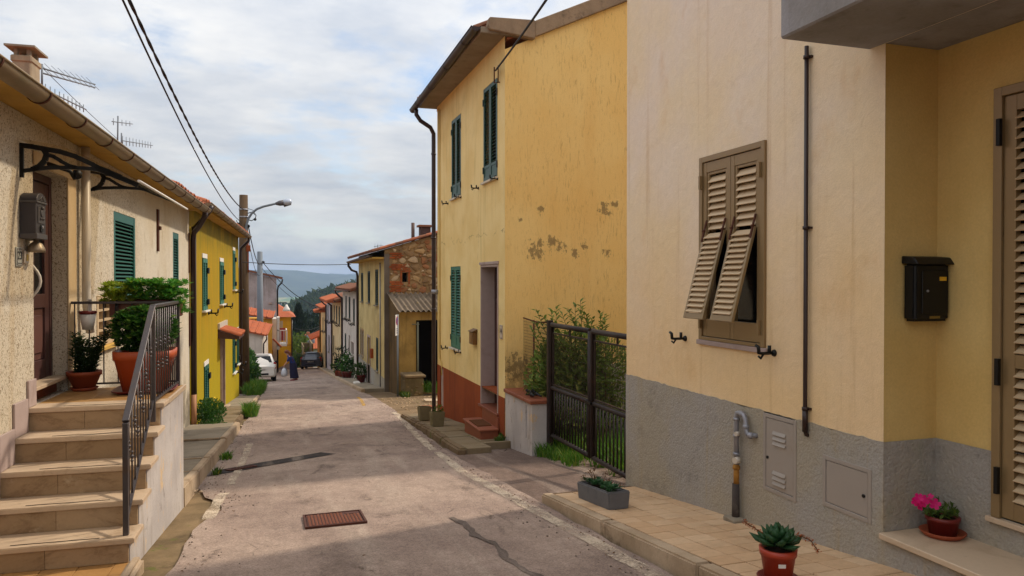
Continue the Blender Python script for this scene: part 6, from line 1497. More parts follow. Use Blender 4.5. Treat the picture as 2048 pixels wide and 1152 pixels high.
# ------------------------------------------------------------------ the row further down on the right
def row_house(name, label, X, Y0, Y1, ztop, zbase, mat, roofmat, wins, doors, wmat, eave=.42, pipe=None, depth=6, stop=1, porch=None):
    fr = FX(X); h = thing(name, label, 'house', (X, (Y0 + Y1) / 2, zbase))
    mb = MB(fr); mb.wall(Y0, Y1, zbase - 1.2, ztop, [w[:4] for w in wins] + [d[:4] for d in doors], .14)
    for Y in (Y0, Y1): mb.add([(X, Y, zbase - 1.2), (X + depth, Y, zbase - 1.2), (X + depth, Y, ztop), (X + depth / 2, Y, ztop + depth / 2 * .3), (X, Y, ztop)], [(0, 1, 2, 3, 4)])
    mb.quad((X + depth, Y0, zbase - 1.2), (X + depth, Y1, zbase - 1.2), (X + depth, Y1, ztop), (X + depth, Y0, ztop)); mb.build('wall', mat, h)
    for w in wins: simple_win(h, fr, *w[:4], wmat, True, stop and w[2] > zbase + 2)
    for d in doors:
        mb = MB(fr); mb.box(d[0], d[1], -.13, -.1, d[2], d[3]); mb.build('door', M['wood'], h)
    mb = MB(); sl = .3
    for x0, x1, za, zb in ((X - eave, X + depth / 2, ztop + .03 - eave * sl * .2, ztop + .03 + depth / 2 * sl), (X + depth / 2, X + depth + .3, ztop + .03 + depth / 2 * sl, ztop + .03)):
        mb.hexa([Vector((x0, Y0 - .1, za)), Vector((x1, Y0 - .1, zb)), Vector((x1, Y1 + .1, zb)), Vector((x0, Y1 + .1, za)), Vector((x0, Y0 - .1, za + .1)), Vector((x1, Y0 - .1, zb + .1)), Vector((x1, Y1 + .1, zb + .1)), Vector((x0, Y1 + .1, za + .1))])
    rf = mb.build('roof', roofmat, h)
    tile_course(rf, (X - eave - .02, Y0 - .1, ztop + .09), (X - eave - .02, Y1 + .1, ztop + .09), (1, 0, sl), roofmat, .22, .5, .08, 2, over=.42, each=False)
    gutter(h, [(X - eave - .03, Y0, ztop + .06), (X - eave - .03, Y1, ztop + .03)], .07, M['brownpipe'], M['brownpipe'], 2.5)
    Yp = pipe or Y0 + .1
    mb = MB(); mb.tube([(X - eave - .02, Yp, ztop), (X - eave - .02, Yp, ztop - .15), (X - .2, Yp, ztop - .4), (X - .06, Yp, ztop - .5), (X - .06, Yp, ztop - .8), (X - .06, Yp, zbase)], .06, 8); mb.build('downpipe', M['brownpipe'], h)
    if porch:
        y0, y1, z = porch; mb = MB(); mb.prism([Vector((X, y0, z + .28)), Vector((X - .9, y0, z)), Vector((X - .9, y0, z - .08)), Vector((X, y0, z - .05))], Vector((0, y1 - y0, 0))); p = mb.build('porch_roof', M['clay2'], h)
        tile_course(p, (X - .93, y0, z + .02), (X - .93, y1, z + .02), (1, 0, .31), M['clay2'], .24, .95, .09, 1, each=False)
    return h
white_r = plaster('greyish_white_render', S(206, 196, 186), S(192, 182, 170), S(150, 138, 124), .5)
cream_r = plaster('cream_far_render', S(220, 200, 158), S(206, 184, 140), S(160, 136, 98), .5)
lilac_r = plaster('lilac_white_render', S(196, 194, 206), S(182, 180, 190), S(140, 136, 140), .5)
row_house('row_house', 'off-white terraced house with arched dark door behind the potted shrubs', 4.1, 37.62, 46.4, 1.0, -4.0, white_r, M['clayold'],
    [(39.4, 40.2, -.66, .62), (41.7, 42.6, -.56, .66), (43.8, 44.6, -.58, .68), (44.2, 45.0, -2.8, -1.55)], [(40.0, 41.3, -4.0, -1.75), (41.9, 42.7, -3.5, -1.5)], M['greenfar'], pipe=46.3)
row_house('row_house', 'cream terraced house with bright orange porch tiles, next to the off-white one', 4.1, 46.45, 54.6, .25, -4.8, cream_r, M['clayold'],
    [(48.4, 49.3, -1.25, -.1), (50.4, 51.3, -1.2, -.12), (52.6, 53.5, -1.2, -.15), (53.0, 53.8, -3.6, -2.3)], [(48.8, 49.7, -4.9, -2.7), (51.2, 52.0, -4.9, -2.9)], M['greenfar'], pipe=54.5, porch=(47.2, 53.8, .25))
row_house('row_house', 'narrow lilac-white terraced house seen edge-on past the cream one', 4.1, 54.65, 60.6, .1, -5.4, lilac_r, M['clayold'], [(56, 56.9, -1.5, -.3), (58.6, 59.5, -1.5, -.35), (57.6, 58.4, -3.9, -2.6)], [(55.6, 56.5, -5.3, -3.2)], M['greenfar'], pipe=60.5)
row_house('row_house', 'last terraced house on the crest with two orange roof edges', 4.12, 60.65, 68.5, -.75, -6.2, cream_r, M['clay2'], [(62.2, 63.0, -2.6, -1.5), (65, 65.8, -2.7, -1.6)], [(63.6, 64.5, -6, -3.9)], M['greenfar'], pipe=68.4, porch=(61.2, 63.6, -.95))
def right_path():
    root = thing('footpath', 'x', 'x', (3.7, 40, -4)); del root['label']; del root['category']; root['kind'] = 'structure'
    y = 28.7
    while y < 66:
        y1 = y + 1.48; k = interp(XR, y); k1 = interp(XR, y1); za, zb = road_z(y) + .13, road_z(y1) + .13
        mb = MB(); mb.hexa([Vector((k, y, za - .4)), Vector((k + .15, y, za - .4)), Vector((k1 + .15, y1, zb - .4)), Vector((k1, y1, zb - .4)), Vector((k, y, za)), Vector((k + .15, y, za)), Vector((k1 + .15, y1, zb)), Vector((k1, y1, zb))]); mb.build('kerb_stone', M['kerb'], root, bevel=.015)
        mb = MB(); mb.hexa([Vector((k + .153, y, za - .4)), Vector((4.12, y, za - .4)), Vector((4.12, y1 + .01, zb - .4)), Vector((k1 + .153, y1 + .01, zb - .4)), Vector((k + .153, y, za - .01)), Vector((4.12, y, za - .01)), Vector((4.12, y1 + .01, zb - .01)), Vector((k1 + .153, y1 + .01, zb - .01))]); mb.build('paving_slab', M['pavec'], root)
        y = y1 + .02
right_path()

# ------------------------------------------------------------------ houses further down on the left
def grey_house():
    X, Y0, Y1 = .3, 60.0, 66; fy = FY(Y0); h = thing('grey_house', 'tall bare grey rendered house end with a sloping roof edge', 'house', (X, 62, -5.6))
    mb = MB(); zt = lambda x: 1.72 + .23 * (X - x)
    mb.add([(X, Y0, -7), (-7, Y0, -7), (-7, Y0, zt(-7)), (X, Y0, zt(X))], [(0, 1, 2, 3)]); mb.add([(X, Y1, -7), (-7, Y1, -7), (-7, Y1, zt(-7)), (X, Y1, zt(X))], [(0, 1, 2, 3)]); mb.quad((-7, Y0, -7), (-7, Y1, -7), (-7, Y1, zt(-7)), (-7, Y0, zt(-7))); mb.build('gable_wall', plaster('bare_grey_render', S(172, 160, 160), S(152, 142, 140), S(104, 92, 86), .9, 12, .4), h)
    fr = Fr((X, 0, 0), (0, 1, 0), (1, 0, 0)); wins = [(61.5, 62.5, -.9, .6), (64, 65, -.9, .6), (61.5, 62.5, -3.8, -2.4)]
    mb = MB(fr); mb.wall(Y0, Y1, -7, 1.72, wins, .12); mb.build('facade_wall', white_r, h)
    for w in wins: simple_win(h, fr, *w, M['greenfar'])
    mb = MB(); mb.hexa([Vector((X + .45, Y0 - .2, zt(X) - .06)), Vector((-7, Y0 - .2, zt(-7) + .02)), Vector((-7, Y1, zt(-7) + .02)), Vector((X + .45, Y1, zt(X) - .06)), Vector((X + .45, Y0 - .2, zt(X) + .1)), Vector((-7, Y0 - .2, zt(-7) + .18)), Vector((-7, Y1, zt(-7) + .18)), Vector((X + .45, Y1, zt(X) + .1))]); mb.build('roof', M['clayold'], h)
    mb = MB(); mb.tube([(X + .45, Y0, 1.66), (X + .4, Y0, 1.4), (X + .12, Y0, 1.1), (X + .07, Y0, .8), (X + .07, Y0, -5.6)], .06, 8); mb.build('downpipe', M['black'], h)
    mb = MB(fy); mb.box(-.28, -.02, .001, .12, -.25, -.1); mb.build('vent_box', M['jamb'], h)
    # balcony with white railings over the street
    b = thing('balcony', 'white railed balcony jutting over the street with a red cloth inside', 'balcony', (.6, 60, -3.5)) if False else h
    mb = MB(); mb.box(X + .002, 1.02, 57.9, 59.9, -3.35, -3.2); bal = mb.build('balcony', M['white'], h)
    m = MB(); m.box(-.02, .02, -.02, .02, 0, 1.0); me = m.mesh('baluster', M['white'])
    for i in range(8): link_mesh('baluster', me, bal, (.99, 57.95 + .27 * i, -3.2))
    for i in range(4): link_mesh('baluster', me, bal, (X + .05 + .23 * i, 57.93, -3.2))
    mb = MB(); mb.box(X, 1.03, 57.9, 57.96, -2.2, -2.14); mb.box(.97, 1.03, 57.96, 59.9, -2.2, -2.14); mb.build('handrail', M['white'], bal)
    mb = MB(); mb.box(X + .002, .5, 57.9, 60, -3.6, -1.2); mb.build('side_wall', white_r, h)
    tag(MBbox('balcony_cloth', (.42, .9, 58.1, 58.14, -2.95, -2.0), plain('red_cloth', S(150, 52, 48), .9)), 'red cloth hanging inside the white railed balcony', 'cloth')
def MBbox(name, b, mat): mb = MB(); mb.box(*b); return mb.build(name, mat, None, ((b[0] + b[1]) / 2, (b[2] + b[3]) / 2, b[4]))
def slope_roof(h, pts, mat, th=.1, lines=7, name='roof'):
    """flat tiled slope: pts = eave left, eave right, ridge right, ridge left"""
    a, b, c, d = [Vector(p) for p in pts]; n = (b - a).cross(d - a).normalized(); n = n if n.z > 0 else -n
    mb = MB(); mb.hexa([a, b, c, d, a + n * th, b + n * th, c + n * th, d + n * th]); r = mb.build(name, mat, h)
    mb = MB()
    for i in range(lines + 1):
        p, q = a.lerp(b, i / lines) + n * (th), d.lerp(c, i / lines) + n * (th); mb.tube([p, q], .05, 6, False)
    o = mb.build('cover_tiles', mat, r); o['kind'] = 'stuff'; return r
def lower_left():
    h = thing('low_house', 'low white house whose bright tiled roof slopes towards the road', 'house', (-1, 51, -5))
    P1 = [(-4.6, 50, -1.0), (-.36, 50, -2.02), (-.05, 52, -1.44), (-4.6, 52, -.35)]
    mb = MB(); mb.add([(-5, 50.2, -6.5), (-.62, 50.2, -6.5), (-.62, 50.2, -1.98), (-5, 50.2, -.95)], [(0, 1, 2, 3)]); mb.quad((-.62, 50.2, -6.5), (-.3, 53, -6.5), (-.3, 53, -1.5), (-.62, 50.2, -1.98)); mb.quad((-5, 50.2, -6.5), (-5, 53, -6.5), (-5, 53, -.6), (-5, 50.2, -.95)); mb.quad((-5, 53, -6.5), (-.3, 53, -6.5), (-.3, 53, -1.5), (-5, 53, -.3)); mb.build('wall', white_r, h)
    slope_roof(h, P1, M['clay2'], .1, 12)
    mb = MB(); mb.box(-.95, -.72, 50.16, 50.19, -6, -3.6); mb.build('door', M['brick_red'], h)
    mb = MB(); mb.tube([(-.36, 49.95, -2.0), (-.36, 49.95, -2.2), (-.55, 50.1, -2.5), (-.58, 50.1, -6)], .05, 6); mb.build('downpipe', M['brownpipe'], h)
    h2 = thing('terraced_house', 'ochre narrow house with a rusty tiled lean-to roof behind the low white one', 'house', (-.5, 55, -5))
    mb = MB(); mb.box(-5, -.02, 54.3, 57, -6.5, -1.12); mb.build('wall', plaster('ochre_far', S(222, 166, 62), S(206, 150, 50), S(150, 104, 40), .5), h2)
    slope_roof(h2, [(-4.6, 54, -.35), (-.02, 54, -1.12), (.15, 55.6, -.72), (-4.6, 55.6, .1)], M['clay2'], .1, 12)
    mb = MB(); mb.box(-.018, .02, 54.6, 55.4, -5.6, -3.4); mb.build('door', M['brick_red'], h2)
    mb = MB(); slope_roof(h2, [(.55, 54.2, -3.15), (.55, 56.6, -3.35), (-.02, 56.6, -2.75), (-.02, 54.2, -2.55)], M['clay2'], .08, 8, 'porch_roof')
    mb = MB(); mb.box(.0, .42, 58.0, 59.6, -6.3, -3.65) if False else mb.box(-.02, .28, 57.02, 59.9, -6.5, -1.25); mb.build('wing', white_r, h2)
    y = thing('golden_house', 'golden yellow house with hipped orange roof where the street drops', 'house', (.5, 70, -6.4))
    yl = plaster('golden_render', S(240, 180, 40), S(232, 170, 34), S(190, 130, 30), .3)
    mb = MB(); X0, X1, Y0, Y1 = -6, 1.55, 67.2, 75; mb.box(X0, X1, Y0, Y1, -9, -1.62); mb.build('wall', yl, y)
    E = .38; z0 = -1.6; ax, ay, az = -1.2, 71, -.35
    mb = MB(); a, b, c, d = (X0 - E, Y0 - E, z0), (X1 + E, Y0 - E, z0), (X1 + E, Y1 + E, z0), (X0 - E, Y1 + E, z0); p, q = (-3, 71, .1), (-.6, 71, .1)
    mb.add([a, b, c, d, p, q], [(0, 1, 5, 4), (1, 2, 5), (2, 3, 4, 5), (3, 0, 4), (0, 3, 2, 1)]); mb.build('roof', M['clay2'], y)
    mb = MB(); mb.box(X1 - .002, X1 + .03, 67.22, 74.9, -4.1, -4.02); mb.box(.3, X1 - .002, 67.17, 67.198, -4.1, -4.02); mb.build('string_course', plain('golden_band', S(206, 140, 40), .8), y)
    mb = MB(); mb.tube([(X1 + .05, 67.1, -1.7), (X1 + .05, 67.1, -6.6)], .06, 8); mb.build('downpipe', M['brownpipe'], y)
    fy = FY(67.2); mb = MB(fy); mb.box(.62, .85, .001, .05, -2.9, -1.95); mb.build('window', M['alu2'], y)
    mb = MB(fy); mb.add([fy.P(.3, .06, -7), fy.P(1.56, .06, -7), fy.P(1.56, .06, -5.55), fy.P(.3, .06, -6.1)], [(0, 1, 2, 3)]); mb.build('plinth', M['jamb'], y)
    # cottage below the crest and the stairs beside it
    c = thing('cottage', 'small cottage below the crest with orange roof and twin grey flues', 'house', (5, 98, -8))
    mb = MB(); mb.box(4.2, 9.5, 97, 102, -14, -7.1); mb.build('wall', white_r, c)
    rf = slope_roof(c, [(4.0, 96.6, -7.15), (9.6, 96.6, -7.15), (9.6, 100.2, -5.55), (4.0, 100.2, -5.55)], M['clay2'], .1, 14)
    slope_roof(c, [(4.0, 103.6, -7.15), (9.6, 103.6, -7.15), (9.6, 100.2, -5.55), (4.0, 100.2, -5.55)], M['clay2'], .1, 14)
    for k in range(2): mb = MB(); mb.tube([(4.35 + .55 * k, 98, -7), (4.35 + .55 * k, 98, -5.5 - .1 * k)], .24, 10); mb.build('chimney_flue', M['polegrey'], rf)
    mb = MB(); mb.box(4.15, 4.55, 98.4, 98.8, -6.9, -5.1); mb.build('chimney', M['clay'], rf)
    s = thing('garden_stairs', 'narrow concrete stairs with tall tan wall beside the dark car', 'stairs', (3.2, 82, -8.5))
    mb = MB(); mb.box(3.02, 3.1, 79, 85, -10, -5.3); mb.box(3.86, 4.0, 79, 85, -10, -5.0); mb.box(3.1, 3.86, 84.8, 85, -10, -5.35); mb.build('wall', M['strip'], s)
    for i in range(9): mb = MB(); mb.box(3.105, 3.855, 79.2 + .3 * i, 84.7, -8.3 + .17 * i, -8.3 + .17 * (i + 1)); mb.build('step', M['pavec'], s)
    o = thing('orange_house', 'small ochre house end with tiled canopy just above the dark car', 'house', (5, 76, -8)); mb = MB(); mb.box(4.4, 9, 74, 79, -10, -3.9); mb.build('wall', plaster('ochre_end', S(176, 120, 60), S(150, 98, 48), S(110, 76, 40), .6), o)
    slope_roof(o, [(3.5, 73.6, -4.2), (3.5, 79, -4.2), (6.6, 79, -3.0), (6.6, 73.6, -3.0)], M['clay2'], .1, 12)
grey_house(); lower_left()
# ------------------------------------------------------------------ poles, cables, aerials
def poles():
    zb = road_z(31.9)
    p = thing('utility_pole', 'thick brown wooden pole carrying the overhead cables past the mustard house', 'pole', (-1.1, 31.9, zb))
    mb = MB(); mb.tube([(-1.12, 31.9, zb - .4), (-1.11, 31.9, 1.2), (-1.1, 31.9, 5.04)], [.235, .20, .165], 14); mb.build('pole', M['polewood'], p)
    for z in (4.45, 4.15): mb = MB(); mb.tube([(-1.1, 31.9, z - .03), (-1.1, 31.9, z + .03)], .185, 12); mb.build('band', M['galv'], p)
    mb = MB(); mb.tube([(-.95, 31.85, 4.3), (-.78, 31.8, 4.35), (-.62, 31.8, 4.22), (-.66, 31.8, 4.08), (-.8, 31.8, 4.0), (-.95, 31.85, 4.05)], .02, 6); mb.tube([(-.95, 31.85, 4.5), (-.72, 31.8, 4.42), (-.62, 31.8, 4.2)], .012, 6); mb.ball((-.66, 31.8, 4.06), .06); mb.build('cable_loop', M['cable'], p)
    for x, z in ((-1.3, 3.85), (-.92, 3.78)): mb = MB(); mb.ball((x, 31.8, z), .07); mb.build('insulator', M['black'], p)
    l = thing('street_lamp', 'curved grey lamp arm with flat lantern fixed to the brown pole', 'street lamp', (-.9, 31.7, 1.5))
    pts = [onY(u, v, 31.7) for u, v in ((492, 478), (491.5, 462), (493, 450), (497, 437), (504, 426), (514, 418), (527, 413), (540, 410), (552, 407))]
    mb = MB(); mb.tube(pts, .045, 8); mb.build('arm', M['polegrey'], l)
    a, b, c = onY(551, 407.5, 31.7), onY(567, 405.5, 31.7), onY(584, 403, 31.7)
    mb = MB(); mb.tube([a, a.lerp(b, .5), b], [.05, .11, .12], 10); mb.build('housing', plain('lamp_housing', S(84, 80, 82), .5), l)
    mb = MB(); mb.tube([b, b.lerp(c, .3), b.lerp(c, .8), c], [.12, .15, .13, .03], 10); mb.build('lantern', plain('lamp_shell', S(176, 184, 196), .3, .5, .2), l)
    mb = MB(); mb.tube([onY(567, 410, 31.7), onY(582, 407, 31.7)], [.09, .06], 8); mb.build('lens', plain('lamp_lens', S(70, 72, 76), .2), l)
    mb = MB(); mb.tube([(-.93, 31.75, 1.9), (-.93, 31.75, 3.2)], .03, 6); mb.box(-1.0, -.84, 31.66, 31.78, 2.75, 3.0); mb.build('bracket', M['brick_red'], l)
    s = thing('utility_pole', 'slim grey pole standing beyond the white car', 'pole', (-.8, 52.8, -5)); mb = MB(); mb.tube([(-.8, 52.8, -5.3), (-.8, 52.8, 3.52)], [.24, .17], 12); mb.build('pole', M['polegrey'], s); mb = MB(); mb.ball((-.58, 52.7, 2.8), .1); mb.build('insulator', M['black'], s)
    w = thing('wall_lantern', 'white bell street lantern on a long wall arm over the golden roof', 'street lamp', (.4, 60, -.2)); mb = MB(); mb.tube([onY(u, v, 60.3) for u, v in ((553, 606), (573, 605.5), (573, 611))], .05, 6); mb.build('arm', M['black'], w); c = onY(573, 622, 60.3); mb = MB(); mb.lathe(c, [(.30, 0), (.24, .18), (.12, .38), (.05, .52)], 12); mb.build('shade', M['white'], w)
def cable(label, a, b, sag, r, wob=0, group=None, n=28, name='cable'):
    a, b = Vector(a), Vector(b); pts = []
    for i in range(n + 1):
        t = i / n; p = a.lerp(b, t); p.z -= sag * 4 * t * (1 - t); pts.append(p)
    mb = MB()
    if wob:
        for ph in (0, math.pi):
            q = []; m = n * 5
            for i in range(m + 1):
                t = i / m; p = a.lerp(b, t); p.z -= sag * 4 * t * (1 - t); g_ = ph + i * 1.1; q.append(p + Vector((math.cos(g_), 0, math.sin(g_))) * wob)
            mb.tube(q, r * .8, 5)
    else: mb.tube(pts, r, 6)
    return tag(mb.build(name, M['cable'], None, a), label, 'cable', group)
def cables():
    top = Vector((-1.1, 31.85, 4.45))
    n1 = atd(268, -12, 8.5); n2 = atd(281, -12, 8.5)
    d1 = n1 - Vector((-1.2, 31.85, 3.95)); d2 = n2 - top
    cable('heavy twisted overhead cable running to the brown pole, right one of two', top, top + d2 * 1.25, .55, .016, .009)
    cable('thin overhead cable running to the brown pole, left one of two', Vector((-1.2, 31.85, 3.95)), Vector((-1.2, 31.85, 3.95)) + d1 * 1.25, .55, .013)
    cable('cable drooping from the brown pole to the slim grey pole', (-.92, 31.85, 3.8), (-.62, 52.7, 2.85), .75, .02)
    cable('lower thin cable drooping between the brown and slim grey poles', (-.92, 31.85, 3.3), (-.62, 52.7, 2.4), .95, .012)
    e = onX(735, 592, 3.6); cable('cable falling from the slim grey pole to the terraced roofs', (-.62, 52.7, 2.8), (3.62, 61.5, -.6), .5, .025)
    cable('thin cable falling beside the heavier one to the terraced roofs', (-.62, 52.7, 2.35), (3.62, 62.5, -.75), .6, .014)
    cable('straight cable across the street from the mustard house to the stone house', (-1.1, 29.4, 2.27), (3.6, 36.4, 2.36), .06, .016)
    cable('short stay cable from the mustard roof edge to the brown pole', onY(473, 441, 29.5), (-1.26, 31.8, 3.85), .05, .015)
    a = onY(1004, 92, 12.1); b = atd(1092, -4, 8.0); cable('cable arriving from above at the corner of the yellow house', (3.66, 12.22, 5.2), Vector((3.66, 12.22, 5.2)) + (b - Vector((3.66, 12.22, 5.2))) * 1.4, .03, .016)
    for i, (u0, v0, u1, v1) in enumerate([(590, 657, 640, 652), (590, 672, 640, 656), (588, 700, 606, 704)]):
        cable(['wire over the valley trees, highest of the three', 'wire over the valley trees, sagging towards the terraced houses', 'lowest wire in front of the valley trees'][i], onY(u0, v0, 68), onY(u1, v1, 75), .25, .02)
def aerials():
    def yagi(name, label, fr_pts, n, el, mast, r=.008):
        t = thing(name, label, 'aerial', mast[0]); a, b = Vector(fr_pts[0]), Vector(fr_pts[1])
        mb = MB(); mb.tube(mast, .018, 6); mb.build('mast', M['polegrey'], t)
        mb = MB(); mb.tube([a, b], .012, 6); mb.build('boom', M['polegrey'], t)
        m = MB(); m.tube([(-.5, 0, 0), (.5, 0, 0)], r, 5); me = m.mesh('element', M['polegrey'])
        for i in range(n): o = link_mesh('element', me, t, a.lerp(b, (i + .3) / n)); o.scale = (el * (1.15 - .3 * i / n), 1, 1); o.rotation_euler = (0, R(90) if True else 0, 0)
        return t
    f = FL
    def rp(u, v, n): s_, z = f.hit(u, v, n); return f.P(s_, n, z)
    a, b = rp(84, 136, -2.2), rp(190, 169, -2.2)
    t = thing('aerial', 'long double-boom aerial pointing right from behind the chimney', 'aerial', a); mb = MB(); mb.tube([a, b], .016, 6); mb.tube([a + Vector((0, 0, -.09)), b + Vector((0, 0, -.07))], .016, 6); mb.build('boom', M['polegrey'], t)
    m = MB(); m.tube([(-.12, -.06, .12), (.12, .06, -.12)], .005, 5); me = m.mesh('element', M['polegrey'])
    for i in range(9): link_mesh('element', me, t, a.lerp(b, (i + .5) / 9))
    mb = MB(); mb.tube([rp(84, 175, -2.2), rp(84, 128, -2.2)], .018, 6); mb.build('mast', M['polegrey'], t)
    yagi('aerial', 'comb-like aerial lying close above the gutter right of the chimney', (rp(88, 178, -1.6), rp(172, 219, -1.6)), 10, .16, [rp(86, 230, -1.6), rp(86, 172, -1.6)])
    yagi('aerial', 'tall mast aerial with a short cross boom over the gutter', (rp(224, 243, -2.0), rp(265, 248, -2.0)), 5, .14, [rp(235, 300, -2.0), rp(236, 232, -2.0)])
    yagi('aerial', 'low comb aerial with square reflector at the foot of the tall mast', (rp(243, 281, -2.0), rp(305, 291, -2.0)), 10, .2, [rp(243, 300, -2.0), rp(243, 266, -2.0)])
    a = onY(757, 510, 31); yagi('aerial', 'thin crossed aerial on the ridge of the stone house', (onY(748, 493, 31), onY(766, 491, 31)), 3, .2, [a, onY(755, 490, 31)])
    s0, s1 = rp(84, 135, -2.4), rp(236, 279, -2.0); cable('thin stay wire between the two roof aerials', s0, s1, .02, .006)
poles(); cables(); aerials()

# ------------------------------------------------------------------ covers in the road
def covers():
    cx, cy = .565, 7.36; z = road_z(cy) + .012; ta = math.atan(-.1)
    t = thing('manhole_cover', 'rusty rectangular studded manhole cover in the middle of the road', 'manhole cover', (cx, cy, z))
    w, d = .285, .285
    mb = MB(); hz = lambda y: -.1 * (y - cy)
    def bx(x0, x1, y0, y1, a, b): mb.hexa([Vector((x0, y0, z + hz(y0) + a)), Vector((x1, y0, z + hz(y0) + a)), Vector((x1, y1, z + hz(y1) + a)), Vector((x0, y1, z + hz(y1) + a)), Vector((x0, y0, z + hz(y0) + b)), Vector((x1, y0, z + hz(y0) + b)), Vector((x1, y1, z + hz(y1) + b)), Vector((x0, y1, z + hz(y1) + b))])
    for q in ((-w, -w + .02, -d, d), (w - .02, w, -d, d), (-w + .02, w - .02, -d, -d + .02), (-w + .02, w - .02, d - .02, d)): bx(cx + q[0], cx + q[1], cy + q[2], cy + q[3], -.05, .010)
    mb.build('frame', M['rustplate'], t)
    mb = MB(); bx(cx - w + .028, cx + w - .028, cy - d + .026, cy + d - .026, -.05, .003); mb.build('plate', M['rustplate'], t)
    mb = MB(); n, m_ = 16, 11
    for i in range(n):
        for j in range(m_):
            x = cx - w + .05 + (2 * w - .1) * i / (n - 1); y = cy - d + .05 + (2 * d - .1) * (j + (.5 if i % 2 else 0)) / m_
            if x > cx + .10 and y > cy + .12: continue
            bx(x - .0095, x + .0095, y - .0075, y + .0075, .003, .012)
    stuff(mb.build('stud', M['ruststud'], t))
    mb = MB(); bx(cx + .12, cx + .22, cy + .14, cy + .235, .003, .008); mb.build('badge', M['rustplate'], t)
    t = thing('drain_cover', 'small brown iron cover set in the dark asphalt strip', 'drain cover', (-.45, 11.42, road_z(11.42)))
    p = [(-.66, 11.32), (-.30, 11.60), (-.22, 11.46), (-.58, 11.18)]; zz = lambda y: road_z(y) + .017
    mb = MB(); mb.hexa([Vector((x, y, zz(y) - .03)) for x, y in p[::-1]] + [Vector((x, y, zz(y) + .006)) for x, y in p[::-1]]); mb.build('plate', M['rustplate'], t)
    mb = MB(); a, b = Vector((p[0][0], p[0][1], 0)), Vector((p[1][0], p[1][1], 0)); c, d = Vector((p[3][0], p[3][1], 0)), Vector((p[2][0], p[2][1], 0))
    for i in range(1, 9):
        q, e = a.lerp(b, i / 9), c.lerp(d, i / 9); q = q.lerp(e, .15); e = q.lerp(e, .85); mb.bar((q.x, q.y, zz(q.y) + .009), (e.x, e.y, zz(e.y) + .009), .014, .006)
    mb.build('ribs', M['rustplate'], t)
covers()
